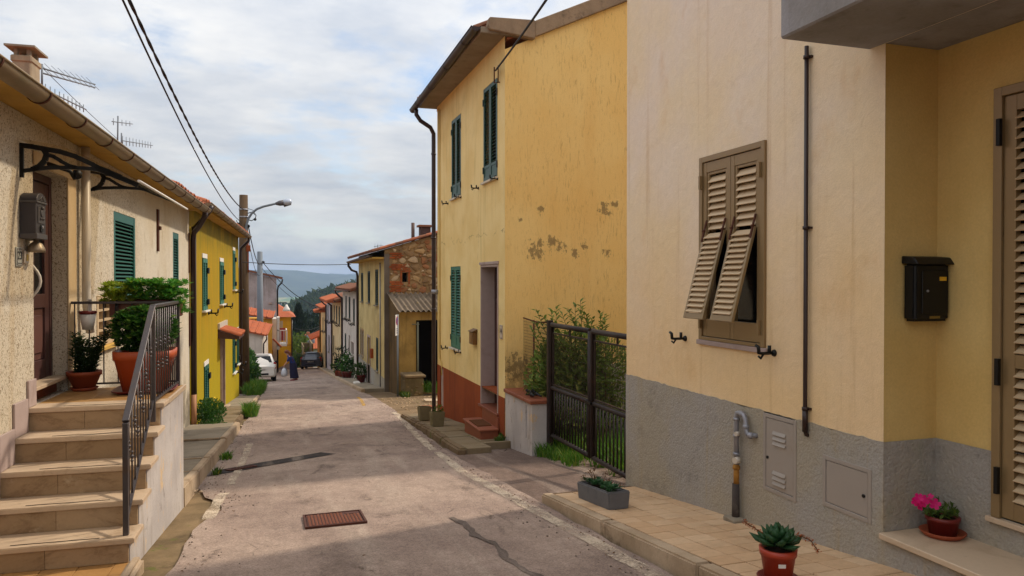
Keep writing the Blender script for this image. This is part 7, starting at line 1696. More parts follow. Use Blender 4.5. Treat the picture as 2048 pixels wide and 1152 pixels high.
# ------------------------------------------------------------------ pots and plants near the camera
M['bud'] = leafmat('orange_buds', S(190, 104, 50), S(150, 80, 48))
def near_plants():
    fr = FL; P = fr.P
    # planter box hung on the far side of the landing rail
    t = thing('railing_planter', 'long brown planter of lush succulents hung on the landing railing', 'planter', P(.14, .6, 1.2))
    c0, c1 = P(.26, .38, 1.22), P(.26, 1.10, 1.22)
    mb = MB(fr); mb.box(.17, .37, .38, 1.08, 1.20, 1.385); mb.build('box', plain('brown_planter', S(104, 56, 42), .5, .4), t, bevel=.01)
    mb = MB(fr); mb.box(.19, .35, .40, 1.06, 1.386, 1.392); mb.build('soil', M['soil'], t)
    r = random.Random(11); mb = MB()
    for _ in range(170): nn_ = r.uniform(.58, 1.14); rosette(mb, r, P(.26 + r.uniform(-.16, .18), nn_, 1.38 + r.uniform(-.02, .2) - (.16 if nn_ > 1.04 and r.random() < .6 else 0)), .06, 14, .085, .036)
    mb.build('foliage', L_['sedum'], t)
    mb = MB()
    for _ in range(90): rosette(mb, r, P(.26 + r.uniform(-.14, .14), r.uniform(.30, .64), 1.38 + r.uniform(-.03, .17)), .06, 13, .075, .034)
    mb.build('foliage', L_['yellowg'], t)
    mb = MB(fr)
    for n in (.46, .98): mb.tube([P(.14, n, 1.385), P(.10, n, 1.3), P(.10, n, 1.17), P(.16, n, 1.15)], .01, 6)
    mb.build('hanger', M['black'], t)
    # white bucket with a red pot in it
    t = thing('hanging_bucket', 'white hanging bucket holding a dark red pot on the landing railing', 'planter', P(.09, .2, 1.07)); c = P(.06, .205, 1.08)
    mb = MB(); mb.lathe(c, [(.052, 0), (.078, .16), (.074, .16), (.05, .01)], 22); mb.build('bucket', M['white'], t)
    mb = MB(); mb.lathe(c, [(.055, .04), (.074, .165), (.084, .17), (.084, .195), (.074, .195), (.066, .12)], 22); mb.build('inner_pot', M['potdark'], t); mb = MB(); mb.lathe(c, [(.068, .13), (.01, .135)], 16); mb.build('soil', M['soil'], t)
    mb = MB(fr); mb.box(.13, .15, .19, .22, 1.22, 1.40); mb.box(.1, .13, .19, .22, 1.385, 1.40); mb.build('hook', M['white'], t)
    # spiny plant in a round pot
    c = P(.05, .17, .447); t = thing('potted_plant', 'terracotta pot with dark spiny succulent beside the door', 'potted plant', c)
    pot_round(t, c, .095, .165, .20, M['pot'], .03, .135)
    r = random.Random(2); mb = MB()
    for k in range(15):
        a = k * 2.4; L = r.uniform(.22, .42) if k else .5; rad = .03 + .05 * r.random(); b = c + Vector((rad * math.cos(a), rad * math.sin(a), .18)); lean = Vector((math.cos(a) * r.uniform(.05, .35), math.sin(a) * r.uniform(.05, .35), 1))
        if k == 4: lean = Vector((.75, .25, 1)); L = .42
        n = int(L / .012)
        for i in range(n):
            p = b + lean * (L * i / n)
            for j in range(3): q = j * 2.09 + i * .7 + r.uniform(-.4, .4); rhomb(mb, p, Vector((math.cos(q), math.sin(q), r.uniform(.1, .9))), Vector((0, 0, 1)), r.uniform(.05, .085), .026)
    mb.build('stems', L_['cact'], t)
    # big square pot with jade tree
    c = P(-.17, .80, .447); t = thing('potted_plant', 'big square terracotta pot with bushy jade plant on the landing', 'potted plant', c)
    pot_round(t, c, .20, .285, .43, M['potred'] if False else plain('orange_plastic_pot', S(168, 76, 40), .5, .4, 0, .06, 8), .04, .30, M['potdark'], sq=5)
    r = random.Random(8); mb = MB()
    for k in range(7):
        a = k * .9; mb.tube([c + Vector((.04 * math.cos(a), .04 * math.sin(a), .38)), c + Vector((.13 * math.cos(a), .13 * math.sin(a), .6)), c + Vector((.2 * math.cos(a), .2 * math.sin(a), .8))], [.02, .016, .01], 6)
    mb.build('stem', M['polewood'], t); mb = MB()
    for _ in range(330):
        v = rvec(r); p = c + Vector((v.x * .31, v.y * .29, .62 + v.z * .26))
        rosette(mb, r, p, .05, 11, .08, .048)
    blob(mb, r, c + Vector((0, 0, .62)), (.3, .3, .22), 500, .06, .035)
    mb.build('foliage', L_['jade'], t)
    # stone trough on the right pavement
    pz = pave_z(6.55) ; c = Vector((3.03, 6.52, pz)); t = thing('stone_trough', 'dark grey stone trough planted with low succulents on the tiled pavement', 'planter', c)
    mb = MB(); d, w = .36, .10; q = lambda x, y, z: c + Vector((x, y, z - .1185 * y))
    out = [q(-w, -d, -.005), q(w, -d, -.005), q(w, d, -.005), q(-w, d, -.005)]; top = [q(-w - .012, -d - .012, .17), q(w + .012, -d - .012, .17), q(w + .012, d + .012, .17), q(-w - .012, d + .012, .17)]
    inn = [q(-w + .022, -d + .022, .17), q(w - .022, -d + .022, .17), q(w - .022, d - .022, .17), q(-w + .022, d - .022, .17)]; low = [p - Vector((0, 0, .03)) for p in inn]
    mb.add(out + top + inn + low, [(3, 2, 1, 0)] + [(i, (i + 1) % 4, 4 + (i + 1) % 4, 4 + i) for i in range(4)] + [(4 + i, 4 + (i + 1) % 4, 8 + (i + 1) % 4, 8 + i) for i in range(4)] + [(8 + i, 8 + (i + 1) % 4, 12 + (i + 1) % 4, 12 + i) for i in range(4)])
    mb.build('trough', M['greystone'], t, weld=True, bevel=.012, bseg=2); mb = MB(); mb.quad(*low); mb.build('soil', M['soil'], t)
    r = random.Random(31); mb = MB()
    for i in range(26): rosette(mb, r, q(r.uniform(-.07, .07), -d + .05 + (2 * d - .1) * i / 26, .155 + r.uniform(0, .03)), .04, 14, r.uniform(.05, .075), .032, .5)
    mb.build('foliage', L_['succ'], t)
    r = random.Random(6); mb = MB()
    for i in range(5): p = q(r.uniform(-.05, .05), d - .3 + .08 * i, .17); e = p + Vector((r.uniform(-.08, .08), r.uniform(0, .1), r.uniform(.05, .12))); mb.tube([p, e], .003, 5); blob(mb, r, e, (.018, .018, .018), 12, .02, .012)
    mb.build('dry_flower', L_['dead'], t)
    # echeveria in a red pot at the lower edge of the picture
    base = onX(1556, 1100, 2.98); y = 3.76; x = onY(1556, 1150, y).x; z = pave_z(y); c = Vector((x, y, z)); t = thing('potted_plant', 'echeveria rosette with trailing flower stalks in a bright red plastic pot', 'potted plant', c)
    pot_round(t, c, .078, .108, .205, M['potred'], .02, .125, M['potdark'])
    r = random.Random(3)
    mb = MB(); mb.box(-.02, .02, -.001, .001, 0, .022); fd = Fr(c + Vector((-.0, 0, .115)), (.951, -.308, 0), (-.308, -.951, 0)); mb = MB(fd); mb.box(-.032, .012, .0955, .0975, .0, .022); mb.build('paper_label', M['white'], t)
    m = MB()   # one fleshy leaf, shared
    vs = [(-.012, 0, 0), (.012, 0, 0), (-.026, .05, .004), (.026, .05, .004), (-.028, .085, .012), (.028, .085, .012), (0, .125, .03), (0, .0, .012), (0, .05, .018), (0, .085, .026), (0, 0, -.006), (0, .05, -.01), (0, .085, -.004)]
    m.add(vs, [(0, 2, 8, 7), (2, 4, 9, 8), (4, 6, 9), (7, 8, 3, 1), (8, 9, 5, 3), (9, 6, 5), (0, 10, 11, 2), (2, 11, 12, 4), (4, 12, 6), (10, 1, 3, 11), (11, 3, 5, 12), (12, 5, 6)], True)
    le = m.mesh('leaf', L_['succ']); N = 34
    for k in range(N):
        s_ = (k + .5) / N; a = k * 2.39996; el = R(4 + 58 * s_) + r.uniform(-.12, .12)
        o = link_mesh('leaf', le, t, c + Vector((.0, .0, .212 + .05 * s_)) + Vector((math.cos(a), math.sin(a), 0)) * .02); o.rotation_euler = (el, r.uniform(-.2, .2), a - math.pi / 2 + r.uniform(-.15, .15)); sc = (1.16 - .5 * s_) * r.uniform(.84, 1.12); o.scale = (sc * 1.05, sc * 1.05, sc)
    mb = MB(); bud = []
    for pts in ([(0, 0, .22), (-.05, .05, .27), (-.11, .11, .31), (-.135, .15, .33)], [(.03, -.02, .23), (.1, -.06, .29), (.155, -.10, .265), (.19, -.13, .20)]):
        mb = MB(); pp = [c + Vector(p) for p in pts]; mb.tube(pp, .003, 6); sk = mb.build('flower_stalk', L_['dead'], t)
        for b in [(pp[i].lerp(pp[i + 1], f_)) for i in (1, 2) for f_ in (0, .25, .5, .75)] + [pp[-1]]:
            mb = MB(); blob(mb, r, b, (.008, .008, .01), 9, .014, .009); mb.build('flower_bud', M['bud'], sk)
    # petunia in the porch corner
    c = Vector((4.03, 3.60, -.017)); t = thing('potted_plant', 'magenta petunia in a dark red pot on the marble doorstep', 'potted plant', c)
    pot_round(t, c, .078, .098, .125, M['potdark'], .02, .135, M['pot'])
    r = random.Random(15); mb = MB()
    for i in range(14):
        a = r.uniform(0, 6.28); rd = r.uniform(.02, .1); p = c + Vector((rd * math.cos(a), rd * math.sin(a), .13)); e = p + Vector((math.cos(a) * .05, math.sin(a) * .05, r.uniform(.0, .08))); mb.tube([p - Vector((0, 0, .02)), p, e], .0025, 5)
        for k in range(6): rhomb(mb, p.lerp(e, k / 6), rvec(r) + Vector((0, 0, .3)), Vector((0, 0, 1)), .045, .026)
    mb.build('foliage', L_['olive'], t)
    m = MB()
    for k in range(5):
        a = k * 2 * math.pi / 5; d = Vector((math.cos(a), math.sin(a), .35)); s_ = Vector((-math.sin(a), math.cos(a), 0)); m.add([(0, 0, 0), tuple(d * .02 + s_ * .014), tuple(d * .034 + s_ * .012), tuple(d * .037), tuple(d * .034 - s_ * .012), tuple(d * .02 - s_ * .014)], [(0, 1, 2, 3), (0, 3, 4, 5)], True)
    fm = m.mesh('flower', L_['pink'])
    for u, v, w in ((1836, 996, 1.0), (1843, 1004, 1.1), (1838, 1012, .9), (1849, 1000, 1), (1869, 1008, 1.15), (1861, 993, .6), (1830, 1003, .9), (1856, 1000, .6)):
        p = onY(u, v, 3.50 + r.uniform(-.03, .03)); o = link_mesh('flower', fm, t, p); o.rotation_euler = (R(62) + r.uniform(-.4, .4), r.uniform(-.3, .5), r.uniform(-.8, .1)); o.scale = (w * .82, w * .82, w * .82)
    # two small concrete planters before the yellow house
    for (x, y, lab, leaf_) in ((3.14, 15.9, 'mossy concrete planter with bare soil, farther of the two by the yellow house', 0), (3.12, 14.5, 'mossy concrete planter with a small green plant, nearer of the two by the yellow house', 1)):
        c = Vector((x, y, road_z(y) + .10)); t = thing('stone_planter', lab, 'planter', c, None); q = lambda a, b, z: c + Vector((a, b, z - .1 * b))
        mb = MB(); w, d = .13, .17; o_ = [q(-w * .8, -d * .8, 0), q(w * .8, -d * .8, 0), q(w * .8, d * .8, 0), q(-w * .8, d * .8, 0)]; tp = [q(-w, -d, .3), q(w, -d, .3), q(w, d, .3), q(-w, d, .3)]; k = .8; ti = [q(-w * k, -d * k, .3), q(w * k, -d * k, .3), q(w * k, d * k, .3), q(-w * k, d * k, .3)]; lo = [p - Vector((0, 0, .05)) for p in ti]
        mb.add(o_ + tp + ti + lo, [(3, 2, 1, 0)] + [(i, (i + 1) % 4, 4 + (i + 1) % 4, 4 + i) for i in range(4)] + [(4 + i, 4 + (i + 1) % 4, 8 + (i + 1) % 4, 8 + i) for i in range(4)] + [(8 + i, 8 + (i + 1) % 4, 12 + (i + 1) % 4, 12 + i) for i in range(4)])
        mb.build('planter', M['oldstone'], t, weld=True, bevel=.015, bseg=2); mb = MB(); mb.quad(*lo); mb.build('soil', M['soil'], t)
        if leaf_: mb = MB(); blob(mb, random.Random(4), c + Vector((.02, -.05, .33)), (.09, .1, .07), 60, .07, .03); mb.build('foliage', L_['weed'], t)
near_plants()

def gate_shrub():
    r = random.Random(41); c = Vector((4.75, 10.9, -.95)); t = thing('garden_shrub', 'dense shrub with arching fronds rising behind the gate', 'shrub', c)
    st = MB(); lf = MB()
    def frond(p, d, L, droop, n, ll, lw):
        pts = []; q = p.copy(); d = d.normalized()
        for i in range(12): pts.append(q.copy()); q = q + d * (L / 12); d = (d + Vector((0, 0, -droop / 12))).normalized()
        st.tube(pts, [.009 * (1 - i / 13) + .002 for i in range(12)], 5)
        for i in range(n):
            f_ = .25 + .75 * i / n; k = min(10, int(f_ * 11)); a, b = pts[k], pts[k + 1]; m = a.lerp(b, f_ * 11 - k) if f_ * 11 - k < 1 else b; dd = (b - a).normalized(); sd_ = dd.cross(Vector((r.uniform(-.3, .3), r.uniform(-.3, .3), 1))).normalized() * (1 if i % 2 else -1)
            rhomb(lf, m, dd * .6 + sd_ + Vector((0, 0, r.uniform(-.1, .2))), Vector((0, 0, 1)), ll * (1.1 - .5 * f_), lw)
    # tall fronds that show above the gate
    base = [Vector((4.55, 11.0, -.9)), Vector((4.9, 11.1, -.9)), Vector((5.2, 11.0, -.9))]
    for (u, v) in ((1066, 602), (1062, 632), (1112, 596), (1120, 612), (1160, 584), (1158, 600), (1196, 610), (1213, 614), (1204, 640), (1090, 640), (1140, 625), (1185, 640), (1130, 600), (1075, 615), (1100, 603), (1150, 592), (1170, 612), (1210, 625), (1190, 622), (1055, 645)):
        tip = onY(u, v, 10.9 + r.uniform(-.3, .35)); b = r.choice(base) + Vector((r.uniform(-.25, .25), r.uniform(-.2, .2), 0)); d = tip - b; L = d.length
        frond(b, d + Vector((0, 0, .35)), L * 1.03, .32, 46, .19, .05)
    for _ in range(15):
        b = Vector((r.uniform(4.2, 5.4), r.uniform(10.7, 11.5), -.95)); d = Vector((r.uniform(-.35, .35), r.uniform(-.25, .2), 1)); frond(b, d, r.uniform(.8, 1.55), r.uniform(.2, .7), 26, .12, .036)
    st.build('stem', M['polewood'], t)
    blob(lf, r, (4.75, 11.05, -.1), (.95, .42, .9), 4200, .12, .045, .4, .1); blob(lf, r, (4.35, 11.1, -.1), (.35, .4, .85), 1500, .11, .045, .4, .1); blob(lf, r, (4.7, 10.9, -.65), (.9, .5, .35), 1200, .11, .045, .4, .1); lf.build('foliage', L_['shrub'], t)
    weeds('grass', None, None, [((x, y, road_z(y) - .02), .35) for x in (4.4, 5.0, 5.7, 6.4) for y in (7.8, 8.5, 9.3, 10.1, 10.8, 11.4)], 3600, .42, .02, L_['grass'], 5, kind='stuff')
    weeds('grass_tuft', 'bright grass tuft growing at the foot of the gate and white pier', 'grass tuft', [((3.95, y, road_z(y) - .01), .16) for y in (9.5, 9.8, 10.1, 10.35)] + [((3.85, 10.45, -1.05), .1)], 420, .22, .016, L_['grass'], 9)
    weeds('weed_tuft', 'small mossy weeds at the corner of the pier and terracotta step', 'weed', [((3.62, 11.85, -1.1), .09), ((3.7, 12.0, -1.1), .05)], 120, .10, .03, L_['weed'], 12)
    weeds('weed_tuft', 'yellowing weeds by the end of the gate next to the stone trough', 'weed', [((3.6, y, road_z(y)), .12) for y in (7.5, 7.7, 7.9)] , 120, .10, .02, L_['dead'], 13)
gate_shrub()
def weeds_left():
    P = FL.P
    r = random.Random(7); c = P(9.0, .3, -1.55); t = thing('leafy_weed', 'bushy weeds under the brown downpipe of the mustard house', 'weed', c)
    mb = MB(); blob(mb, r, c + Vector((0, 0, .2)), (.34, .5, .3), 2600, .06, .034, .6, .05); blob(mb, r, c + Vector((.1, -.5, .0)), (.28, .35, .14), 500, .055, .03, .6, .2); mb.build('foliage', L_['bush'], t)
    weeds('grass_tuft', 'green grass tuft on the kerb edge of the old path', 'grass tuft', [(P(11.6, .98, road_z(20.3) + .03), .2), (P(11.95, .96, road_z(20.65) + .04), .2), (P(12.3, .95, road_z(21) + .05), .2)], 380, .36, .03, L_['grass'], 19, lean=.35)
    weeds('grass_tuft', 'little weed tuft by the pale kerb stones', 'grass tuft', [(P(3.9, 1.17, road_z(12.6) + .01), .1), (P(4.0, 1.17, road_z(12.7) + .01), .08)], 90, .13, .02, L_['grass'], 20)
    weeds('weed_tuft', 'tiny weeds where the dark asphalt strip meets the kerb', 'weed', [(P(2.35, 1.2, road_z(11) + .01), .08), (P(2.45, 1.2, road_z(11.1) + .01), .06)], 70, .09, .02, L_['weed'], 22)
    # tangle beside the brown pole
    r = random.Random(14); c = Vector((-.75, 34, road_z(34))); t = thing('bush', 'leafy bush between the brown pole and the white car', 'bush', c); mb = MB()
    for (u, v, Y, rad) in ((495, 730, 36, .42), (500, 744, 35.5, .42), (494, 742, 35, .5), (493, 714, 37, .36)): p = onY(u, v, Y); blob(mb, r, p, (rad, rad, rad), 520, .16, .09, .6, .25)
    mb.build('foliage', L_['bush'], t); mb = MB(); mb.tube([c + Vector((0, 1, -.1)), c + Vector((0, 1.4, .9))], .05, 6); mb.build('stem', M['polewood'], t)
    weeds('tall_grass', 'tall green grass patch along the kerb by the brown pole', 'grass', [((-.72 + .005 * k, 30.4 + .55 * k, road_z(30.4 + .55 * k) + .02), .42) for k in range(9)], 1500, .5, .04, L_['grass'], 24)
    # alley: weeds, rubble
    weeds('grass_tuft', 'bright grass growing in the alley before the shed doorway', 'grass tuft', [((5.2 + .3 * k, 25.6 - .2 * (k % 2), road_z(25.5) + .1), .3) for k in range(6)], 500, .42, .03, L_['grass'], 33)
    weeds('weed_tuft', 'mossy weeds along the foot of the shed corner', 'weed', [((4.3, y, road_z(y)), .15) for y in (24.9, 25.2, 25.5)], 160, .2, .04, L_['weed'], 35)
    r = random.Random(51); m = MB(); m.ball((0, 0, 0), 1, 6, 4); mb = MB()
    for _ in range(420):
        y = r.uniform(18.6, 24.8); x = r.uniform(3.4, 6.6); s_ = r.uniform(.012, .05); mb.ball((x, y, road_z(y) - .012), s_, 5, 4, (1, r.uniform(.6, 1.3), r.uniform(.4, .8)))
    stuff(mb.build('gravel', byobj('alley_rubble', S(168, 142, 110), S(130, 106, 80), .9), None))
    for i, (x, y, w, lab) in enumerate(((4.75, 22.5, .3, 'pale broken slab lying among the alley rubble'), (4.2, 20.3, .22, 'reddish broken tile lying nearest the yellow house in the alley'))):
        mb = MB(); mb.box(x - w, x + w, y - .25, y + .25, road_z(y) - .02, road_z(y) + .035, jit=.03); tag(mb.build('broken_slab', M['kerb'] if not i else M['clay'], None, (x, y, road_z(y))), lab, 'rubble')
    # fallen pebbles by the kerbs
    mb = MB()
    for k in range(90):
        y = r.uniform(9.2, 18); x = interp(XL, y) - r.uniform(.0, .12); mb.ball((x, y, road_z(y) + .01), r.uniform(.01, .035), 5, 4, (1, 1, .6))
    stuff(mb.build('pebbles', M['kerb'], None))
weeds_left()
def litter():
    r = random.Random(123); mb = MB()
    for _ in range(420):
        k = r.random(); y = r.uniform(3.2, 22)
        if k < .45: x = interp(XR, y) - abs(r.gauss(0, .12)); z = road_z(y) + .006
        elif k < .8: x = interp(XL, y) + abs(r.gauss(0, .15)); z = road_z(y) + .006
        else: x = r.uniform(-.6, 2.5); z = road_z(y) + .006
        a = r.uniform(0, 6.28); rhomb(mb, Vector((x, y, z)), Vector((math.cos(a), math.sin(a), r.uniform(0, .3))), Vector((0, 0, 1)), r.uniform(.012, .04), r.uniform(.008, .02), .4)
    stuff(mb.build('leaf_litter', L_['dead'], None))
    mb = MB()
    for _ in range(500):
        y = r.uniform(3.2, 24); x = interp(XR, y) - abs(r.gauss(0, .25)) if r.random() < .6 else interp(XL, y) + abs(r.gauss(0, .22)); mb.ball((x, y, road_z(y) + .004), r.uniform(.003, .011), 5, 4, (1, 1.2, .7))
    stuff(mb.build('grit', byobj('grit', S(150, 134, 118), S(110, 96, 84), .9), None))
litter()
def street_pots():
    labs = ['clay pot with tall dark shrub, farthest of the pots on the right pavement', 'clay pot with bushy dark shrub in the middle of the right pavement pots', 'red pot with white-flowered plant before the off-white house', 'red pot with small leafy plant by the arched door', 'dark pot with spreading plant at the foot of the stone house']
    for i, ((u, v, Y, hh, rad), lab) in enumerate(zip(((676, 748, 43.4, .5, .35), (684, 750, 42, 1.3, .45), (691, 752, 40.6, .75, .4), (701, 751, 40.2, .95, .4), (737, 762, 34.3, .5, .4)), labs)):
        p = onY(u, v, Y); p.x = min(p.x, 3.85); c = Vector((p.x, Y, road_z(Y) + .12)); t = thing('potted_plant', lab, 'potted plant', c)
        pot_round(t, c, .15, .22, .34, M['pot'] if i < 2 else M['potdark'], soil=False); r = random.Random(60 + i); mb = MB(); blob(mb, r, c + Vector((0, 0, .3 + hh * .5)), (rad, rad, hh * .6), 300, .16, .08, .6, .2); mb.build('foliage', L_['bush'] if i in (2, 3) else L_['cyp'] if i == 1 else L_['tree'], t)
        if i in (2, 3):
            m = MB(); m.ball((0, 0, 0), .045, 5, 4); me = m.mesh('flower', M['white'])
            for k in range(14): link_mesh('flower', me, t, c + Vector((r.uniform(-.3, .3), r.uniform(-.4, .1), .4 + r.uniform(.2, 1) * hh)))
    c = Vector((3.55, 33.4, road_z(33.4) + .12)); mb = MB(); mb.box(3.42, 3.68, 33.1, 33.7, c.z, c.z + .07, jit=.02); tag(mb.build('plastic_bag', M['white'], None, c, bevel=.02), 'crumpled white plastic bag on the pavement before the stone house', 'bag')
street_pots()

# ------------------------------------------------------------------ trees of the valley
def tree(name, label, c, hgt, rad, mat, seed, n=1400, leaf=.7, trunk=True, kind='broad', group=None):
    r = random.Random(seed); c = Vector(c); t = thing(name, label, 'tree', c, group); mb = MB(); mb.tube([c - Vector((0, 0, 1)), c + Vector((0, 0, hgt * .3)), c + Vector((.1, 0, hgt * .6))], [rad * .09, rad * .06, rad * .03], 8)
    for k in range(5): a = k * 1.3; mb.tube([c + Vector((0, 0, hgt * .3)), c + Vector((rad * .5 * math.cos(a), rad * .5 * math.sin(a), hgt * (.5 + .05 * k)))], [rad * .04, rad * .015], 6)
    mb.build('trunk', M['polewood'], t); mb = MB()
    if kind == 'cypress':
        for _ in range(n):
            f_ = r.random(); q = rad * (math.sin(math.pi * min(1, .12 + f_ * .88)) ** .7) * (1 - f_ * .3) * math.sqrt(r.uniform(.4, 1)); a = r.uniform(0, 6.28); p = c + Vector((q * math.cos(a), q * math.sin(a), hgt * (.04 + .96 * f_))); rhomb(mb, p, Vector((math.cos(a) * .4, math.sin(a) * .4, 1)), rvec(r), leaf, leaf * .4)
    else:
        blobs = [(rvec(r), r.uniform(.32, .55)) for _ in range(11)]
        for v, k in blobs: blob(mb, r, c + Vector((v.x * rad * .68, v.y * rad * .68, hgt * .62 + v.z * hgt * .27)), (rad * k, rad * k, hgt * k * .42), n // 11, leaf, leaf * .6, .5, .3)
    mb.build('crown', mat, t); return t
def valley():
    def gp(u, Y): p = onY(u, 700, Y); return (p.x, Y, terr_z(p.x, Y))
    def ht(u, v, Y, c): return onY(u, v, Y).z - c[2]
    spec = [('cypress_tree', 'dark slim cypress standing right of the golden house', 597, 612, 108, 1.5, 'cyp', 'cypress', 1800, .6), ('broad_tree', 'tall dark tree right beside the cypress', 612, 622, 122, 4.2, 'cyp', 'broad', 2400, .7), ('broad_tree', 'dark round tree behind the cottage chimney', 630, 626, 135, 5, 'cyp', 'broad', 2400, .8), ('broad_tree', 'mid green tree rising between cottage and terraced roofs', 645, 640, 150, 5, 'tree', 'broad', 2000, .9),
        ('broad_tree', 'yellow-green tree at the bottom of the gap beside the golden house', 594, 668, 92, 1.8, 'bright', 'broad', 1200, .4), ('small_tree', 'yellow-green small tree by the tan stair wall', 600, 694, 84, 1.3, 'bright', 'broad', 1000, .35), ('broad_tree', 'dark lower tree under the wires by the stair wall', 604, 652, 100, 2.4, 'tree', 'broad', 1600, .5), ('small_tree', 'dark bush at the crest beside the golden house corner', 590, 712, 80, 1.2, 'tree', 'broad', 900, .35)]
    for i, (nm, lab, u, v, Y, rad, mat, kind, n, lf) in enumerate(spec):
        c = gp(u, Y); tree(nm, lab, c, ht(u, v, Y, c), rad, L_[mat], 70 + i, n, lf, True, kind)
    # wooded hill
    hx, hy, hh, rx, ry = 100, 480, 60, 140, 90
    hz = lambda x, y: -62 + hh * math.exp(-((x - hx) / rx) ** 2 - ((y - hy) / ry) ** 2) + 4 * math.sin(x * .05) * math.cos(y * .04)
    mb = MB(); n = 34; vs = [(hx - 260 + 520 * i / n, hy - 220 + 440 * j / n, hz(hx - 260 + 520 * i / n, hy - 220 + 440 * j / n) - 1.5) for j in range(n + 1) for i in range(n + 1)]
    mb.add(vs, [(j * (n + 1) + i, j * (n + 1) + i + 1, (j + 1) * (n + 1) + i + 1, (j + 1) * (n + 1) + i) for j in range(n) for i in range(n)], True)
    g = G('hill_earth', .95, .1); g.col(g.mix(g.noise(.05, 6), S(52, 66, 36), S(74, 80, 46))); struct(mb.build('hills', g.m))
    r = random.Random(99); mb = MB()
    for _ in range(2600):
        x = r.gauss(30, 55); y = hy - 30 + r.gauss(0, 50); z = hz(x, y)
        if z < -58: continue
        s_ = r.uniform(2.2, 4.4)
        blob(mb, r, (x, y, z + s_ * .6), (s_, s_, s_ * .9), 20, s_ * .9, s_ * .6, .6, .5)
    stuff(mb.build('forest', L_['wood'], None))
    mb = MB()
    for _ in range(240):
        Y = r.choice((700, 760, 850, 1000, 1150, 1400, 1700)) + r.uniform(-50, 50); u = r.gauss(600, 60); p = onY(u, 600, Y); s_ = r.uniform(4, 9)
        for k in range(r.choice((1, 1, 3, 6))): blob(mb, r, (p.x + k * s_ * 1.2, Y + r.uniform(-9, 9), -62 + s_ * .5), (s_, s_, s_ * .8), 16, s_, s_ * .6, .6, .5)
    stuff(mb.build('forest', L_['wood'], None))
    wm = plain('village_wall', S(216, 204, 188), .9); rm = plain('village_roof', S(190, 120, 84), .9)
    proto = None
    for k in range(12):
        p = onY(585 + 7 * k + r.uniform(-4, 4), 604, 1900 + r.uniform(-180, 200)); loc = (p.x, p.y, -62)
        if proto is None:
            proto = thing('far_house', 'tiny pale house of the village far down in the plain', 'house', loc, 'houses of the village in the plain'); mb = MB(); o = Vector(loc); mb.box(o.x - 9, o.x + 9, o.y - 6, o.y + 6, -63, -54); mb.build('wall', wm, proto); mb = MB(); mb.prism([o + Vector((-9.6, -6.6, 8)), o + Vector((-9.6, 6.6, 8)), o + Vector((-9.6, 0, 11))], (19.2, 0, 0)); mb.build('roof', rm, proto)
        else: c = copy_tree(proto, loc, r.uniform(0, 3)); c.scale = (r.uniform(.7, 1.6), 1, r.uniform(.7, 1.2))
valley()
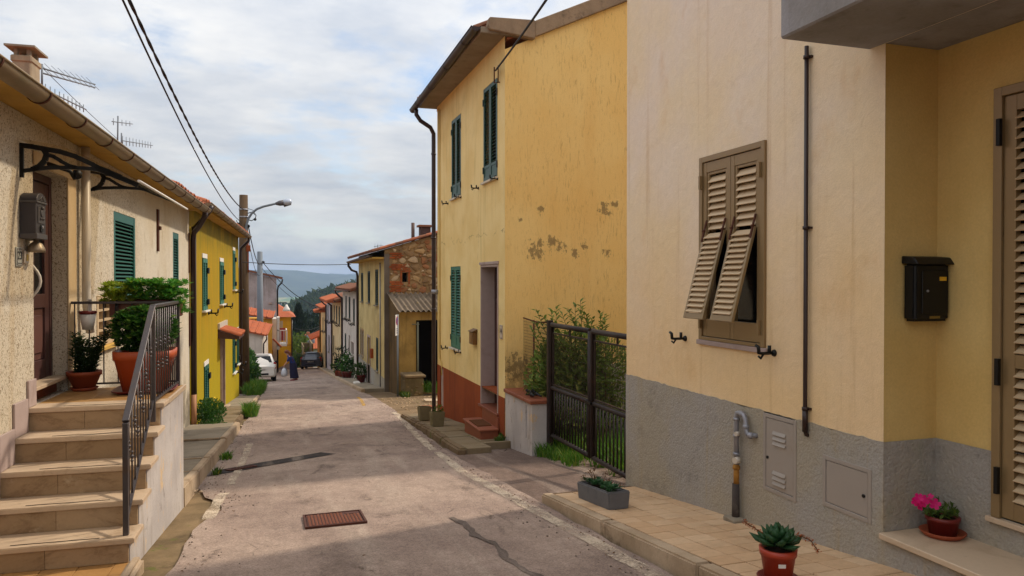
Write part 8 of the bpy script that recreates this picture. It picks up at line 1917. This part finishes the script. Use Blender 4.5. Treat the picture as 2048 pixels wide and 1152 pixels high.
# ------------------------------------------------------------------ two parked cars
def paint(name, c): g = G(name, .28, .5); g.col(c); g.b.inputs['Coat Weight'].default_value = .5; g.b.inputs['Coat Roughness'].default_value = .08; return g.m
def car(label, loc, rz, tilt, c, L=3.6, W=1.62, H=1.5):
    t = thing('parked_car', label, 'car', (0, 0, 0)); hw = W / 2; body = paint('car_paint', c); dk = M['glass']
    def sec(y, zb, w, zs, zt, wt, crown=.02):   # closed half-section to the belt, mirrored
        pts = [(-w * .9, zb), (-w, zb + .12), (-w * 1.0, (zb + zs) / 2 + .05), (-w * .985, zs), (-wt, zt), (-wt * .6, zt + crown), (0, zt + crown * 1.3)]
        pts = pts + [(-x, z) for x, z in pts[-2::-1]]; return [Vector((x, y, z)) for x, z in pts]
    st = [(0, .34, hw * .86, .78, .80, hw * .8), (.05, .26, hw * .95, .86, .90, hw * .86), (.16, .24, hw, .92, 1.02, hw * .84), (.42, .24, hw, .95, H - .06, hw * .70), (.8, .22, hw, .95, H, hw * .72), (1.6, .22, hw, .94, H, hw * .73), (2.15, .22, hw, .92, H - .05, hw * .72), (2.75, .22, hw, .90, .99, hw * .83), (3.2, .24, hw * .97, .82, .86, hw * .82), (3.5, .28, hw * .88, .70, .72, hw * .74), (3.6, .36, hw * .76, .56, .58, hw * .66)]
    k = L / 3.6; mb = MB(); n = None
    for i, s_ in enumerate(st):
        p = sec(s_[0] * k, *s_[1:]); n = len(p); mb.v += p
        if i:
            b = len(mb.v) - 2 * n
            for j in range(n): j2 = (j + 1) % n; mb.f.append((b + j, b + j2, b + n + j2, b + n + j)); mb.sm.append(True)
    mb.f.append(tuple(range(n))); mb.sm.append(False); e = len(mb.v) - n; mb.f.append(tuple(e + j for j in range(n - 1, -1, -1))); mb.sm.append(False)
    mb.build('body', body, t)
    def panel(name, pts, off, mat, par=t):
        pts = [Vector(p) for p in pts]; nn = (pts[1] - pts[0]).cross(pts[2] - pts[0]).normalized(); cc = sum(pts, Vector()) / len(pts); nn = nn if nn.dot(cc - Vector((0, L / 2, .8))) > 0 else -nn
        m = MB(); m.prism([p - nn * .02 for p in pts], nn * (.02 + off)); return m.build(name, mat, par)
    y0, y1 = .17 * k, .40 * k
    panel('rear_window', [(-hw * .74, y0, 1.03), (hw * .74, y0, 1.03), (hw * .62, y1 - .02, H - .12), (-hw * .62, y1 - .02, H - .12)], .012, dk)
    panel('windscreen', [(-hw * .76, 2.68 * k, 1.03), (hw * .76, 2.68 * k, 1.03), (hw * .66, 2.22 * k, H - .1), (-hw * .66, 2.22 * k, H - .1)], .012, dk)
    for s_ in (-1, 1):
        for ya, yb in ((.55, 1.30), (1.36, 2.2)):
            panel('side_window', [(s_ * hw * .96, ya * k, .99), (s_ * hw * .96, min(yb + .25, 2.5) * k, .99), (s_ * hw * .76, yb * k, H - .12), (s_ * hw * .76, (ya + .05) * k, H - .12)], .012, dk)
        panel('tail_light', [(s_ * hw * .93, .03, .70), (s_ * hw * .99, .20, .72), (s_ * hw * .97, .24, 1.0), (s_ * hw * .88, .13, 1.06), (s_ * hw * .80, .10, .92)], .03, plain('tail_light_red', S(150, 20, 24), .25, .5))
        panel('headlight', [(s_ * hw * .9, 3.28 * k, .62), (s_ * hw * .7, 3.5 * k, .6), (s_ * hw * .68, 3.45 * k, .74), (s_ * hw * .88, 3.2 * k, .78)], .02, M['whitepipe'])
        m = MB(); m.ball((s_ * (hw + .10), 2.3 * k, 1.02), .11, 8, 6, (1, .6, .75)); m.bar((s_ * hw * .93, 2.3 * k, .98), (s_ * (hw + .06), 2.3 * k, 1.0), .04); m.build('wing_mirror', M['rubber'], t)
        for yw in (.62 * k, 2.92 * k):
            x = s_ * (hw - .09); m = MB(); m.tube([(x - .1, yw, .30), (x - .085, yw, .30), (x + .085, yw, .30), (x + .1, yw, .30)], [.25, .30, .30, .25], 20); w = m.build('wheel', M['rubber'], t)
            m = MB(); m.tube([(x + s_ * .085, yw, .30), (x + s_ * .104, yw, .30)], [.19, .17], 14); m.build('rim', M['galv'], w)
    m = MB(); m.box(-hw * .88, hw * .88, -.05, .02, .30, .50); b = m.build('rear_bumper', body, t, bevel=.03, bseg=2); m = MB(); m.box(-hw * .5, hw * .5, -.058, -.051, .36, .46); m.build('bumper_insert', M['rubber'], b)
    m = MB(); m.box(-.26, .26, -.0, .03, .60, .71); m.build('number_plate', M['white'], t); m = MB(); m.box(-hw * .6, hw * .6, .36 * k, .42 * k, H - .03, H - .0); m.build('spoiler', body, t, bevel=.01)
    # stand it on the road
    rot = Matrix.Rotation(rz, 4, 'Z') @ Matrix.Rotation(tilt, 4, 'X'); t.location = loc; t.rotation_euler = rot.to_euler(); return t
car('white hatchback parked behind the bush, tail towards the camera', (-.62, 42.2, road_z(42.2)), R(2), -math.atan(.09), S(206, 200, 192), 3.6, 1.62, 1.5)
car('dark blue car parked half on the pavement at the crest', (3.05, 64.8, road_z(64.8) - .02), R(-10), -math.atan(.10), S(24, 28, 46), 4.0, 1.74, 1.46)


# ------------------------------------------------------------------ the woman by the white car
def woman():
    g = Vector((1.06, 42.6, road_z(42.6))); t = thing('person', 'person with long auburn hair in dark blue dress leaning over white bags by the car', 'person', g)
    # skeleton, facing -X, bent forward from the hips
    J = dict(pelvis=(0, 0, .92), spine=(-.05, 0, 1.08), chest=(-.15, 0, 1.28), neck=(-.25, 0, 1.42), headb=(-.30, 0, 1.49), headm=(-.345, 0, 1.575), headt=(-.36, 0, 1.66),
        lsh=(-.17, -.17, 1.33), lel=(-.29, -.20, 1.08), lwr=(-.44, -.15, .90), lha=(-.48, -.14, .84), rsh=(-.17, .17, 1.33), rel=(-.25, .20, 1.07), rwr=(-.40, .16, .90), rha=(-.45, .15, .84),
        lhip=(0, -.10, .88), lkn=(-.05, -.11, .48), lan=(.06, -.11, .08), lto=(-.10, -.12, .035), rhip=(.02, .10, .88), rkn=(.06, .11, .48), ran=(.22, .10, .09), rto=(.06, .11, .035))
    Rr = dict(pelvis=.15, spine=.125, chest=.14, neck=.055, headb=.07, headm=.098, headt=.062, lsh=.065, lel=.042, lwr=.03, lha=.032, rsh=.065, rel=.042, rwr=.03, rha=.032, lhip=.095, lkn=.06, lan=.04, lto=.035, rhip=.095, rkn=.06, ran=.04, rto=.035)
    E = [('pelvis', 'spine'), ('spine', 'chest'), ('chest', 'neck'), ('neck', 'headb'), ('headb', 'headm'), ('headm', 'headt'), ('chest', 'lsh'), ('lsh', 'lel'), ('lel', 'lwr'), ('lwr', 'lha'), ('chest', 'rsh'), ('rsh', 'rel'), ('rel', 'rwr'), ('rwr', 'rha'), ('pelvis', 'lhip'), ('lhip', 'lkn'), ('lkn', 'lan'), ('lan', 'lto'), ('pelvis', 'rhip'), ('rhip', 'rkn'), ('rkn', 'ran'), ('ran', 'rto')]
    # five fingers on each hand, curled round the bag handles
    for sfx, sg in (('l', -1), ('r', 1)):
        hx, hy, hz_ = J[sfx + 'ha']
        for i, (dy, ln) in enumerate(((-.028, .05), (-.010, .06), (.008, .055), (.026, .045))):
            a = f'{sfx}f{i}'; J[a] = (hx - .02, hy + dy, hz_ - .045); J[a + 't'] = (hx + .005, hy + dy, hz_ - .045 - ln * .6); Rr[a] = .010; Rr[a + 't'] = .008; E += [(sfx + 'ha', a), (a, a + 't')]
        J[sfx + 'th'] = (hx + .02, hy - sg * .04, hz_ - .03); Rr[sfx + 'th'] = .010; E.append((sfx + 'ha', sfx + 'th'))
    names = list(J); me = bpy.data.meshes.new('body'); me.from_pydata([J[n] for n in names], [(names.index(a), names.index(b)) for a, b in E], [])
    skin = plain('skin', S(196, 146, 118), .6, .3, 0, .04); me.materials.append(skin)
    o = link_mesh('body', me, t, g); md = o.modifiers.new('skin', 'SKIN'); md.use_smooth_shade = True
    for i, n in enumerate(names): me.skin_vertices[0].data[i].radius = (Rr[n], Rr[n]); me.skin_vertices[0].data[i].use_root = (n == 'pelvis')
    o.modifiers.new('sub', 'SUBSURF').levels = 1; o.modifiers['sub'].render_levels = 1
    T = lambda p: g + Vector(p)
    # face: eyes, nose, mouth on the side she looks to
    mb = MB(); 
    for s_ in (-1, 1): mb.ball(T((-.43, s_ * .034, 1.565)), .012, 6, 4)
    mb.build('eyes', M['black'], o); mb = MB(); mb.tube([T((-.435, 0, 1.57)), T((-.462, 0, 1.535)), T((-.44, 0, 1.53))], [.008, .014, .01], 6); mb.build('nose', skin, o); mb = MB(); mb.bar(T((-.434, -.022, 1.508)), T((-.434, .022, 1.508)), .012); mb.build('mouth', plain('lips', S(150, 70, 66), .5), o)
    # clothes: blue top, long dark skirt, red shoes, hair
    def shell(name, rings, mat, par):
        m = MB(); n = 16
        for (cx, cy, cz, rx, ry) in rings:
            for k in range(n): a = 2 * math.pi * k / n; w = 1 + .04 * math.sin(a * 5 + cz * 9); m.v.append(T((cx + rx * w * math.cos(a), cy + ry * w * math.sin(a), cz)))
        for i in range(len(rings) - 1):
            for k in range(n): k2 = (k + 1) % n; m.f.append((i * n + k, i * n + k2, (i + 1) * n + k2, (i + 1) * n + k)); m.sm.append(True)
        return m.build(name, mat, par)
    shell('skirt', [(-.03, 0, 1.04, .15, .17), (.0, 0, .92, .19, .20), (.03, 0, .7, .20, .21), (.05, 0, .45, .215, .22), (.07, 0, .2, .235, .23), (.075, 0, .14, .24, .235), (.075, 0, .145, .22, .22)], plain('navy_skirt', S(26, 24, 52), .9), t)
    shell('top', [(-.015, 0, .98, .165, .185), (-.05, 0, 1.1, .145, .17), (-.12, 0, 1.25, .155, .20), (-.18, 0, 1.36, .12, .19), (-.225, 0, 1.42, .075, .10)], plain('blue_top', S(30, 46, 104), .9), t)
    mb = MB()
    for s_ in ('l', 'r'): mb.tube([T(J[s_ + 'sh']), T(Vector(J[s_ + 'sh']).lerp(Vector(J[s_ + 'el']), .6)), T(J[s_ + 'el'])], [.085, .066, .058], 10)
    mb.build('sleeve', plain('blue_sleeve', S(30, 46, 104), .9), t)
    mb = MB()
    for s_ in ('l', 'r'): a, b = T(J[s_ + 'an']), T(J[s_ + 'to']); mb.tube([a + Vector((.05, 0, -.05)), a + Vector((0, 0, -.035)), b + Vector((.03, 0, .0)), b + Vector((-.05, 0, -.005))], [.03, .045, .045, .025], 8)
    mb.build('shoe', plain('red_shoe', S(150, 34, 50), .5), t)
    r = random.Random(5); mb = MB()
    mb.ball(T((-.325, 0, 1.60)), .118, 12, 8, (1, .95, .95))
    for k in range(40):
        a = r.uniform(-1.9, 1.9); p = T((-.29 + .09 * math.cos(a) * .9, .10 * math.sin(a), 1.62)); q = T((-.14 + r.uniform(-.04, .06), .13 * math.sin(a), 1.36)); e = T((-.02 + r.uniform(-.1, .06), .15 * math.sin(a) + r.uniform(-.03, .03), 1.12 + r.uniform(-.1, .1))); mb.tube([p, p.lerp(q, .5) + Vector((.04, 0, .02)), q, e], [.03, .034, .028, .008], 6)
    mb.build('hair', plain('auburn_hair', S(110, 58, 32), .6, .3, 0, .3, 40), t)
    for i, (x, y, lab) in enumerate(((-.47, -.14, 'white carrier bag held in the hand nearer the camera'), (-.44, .15, 'grey carrier bag held in the hand farther from the camera'))):
        b = thing('carrier_bag', lab, 'bag', T((x, y, .3))); m = MB(); zt_ = .70
        m.lathe(T((x, y, .26)), [(.10, 0), (.15, .06), (.16, .22), (.12, .36), (.05, .44)], 14, True); ob = m.build('bag', plain('bag_white' if not i else 'bag_grey', S(198, 200, 206) if not i else S(120, 128, 140), .6), b); m = MB(); m.tube([T((x - .05, y, zt_ - .02)), T((x - .01, y, .80)), T((x + .05, y, zt_ - .02))], .008, 6); m.build('handle', M['white'], b)
woman()

# ------------------------------------------------------------------ air
def haze():
    mb = MB(); mb.box(-5400, 5400, -500, 5500, -66, 75); m = bpy.data.materials.new('haze_air'); m.use_nodes = True; nt = m.node_tree; nt.nodes.clear(); out = nt.nodes.new('ShaderNodeOutputMaterial'); v = nt.nodes.new('ShaderNodeVolumePrincipled'); v.inputs['Density'].default_value = .00017; v.inputs['Color'].default_value = (.50, .66, 1.0, 1); v.inputs['Anisotropy'].default_value = .2
    nt.links.new(v.outputs[0], out.inputs['Volume']); o = mb.build('haze', m, weld=True); o['kind'] = 'stuff'
haze()
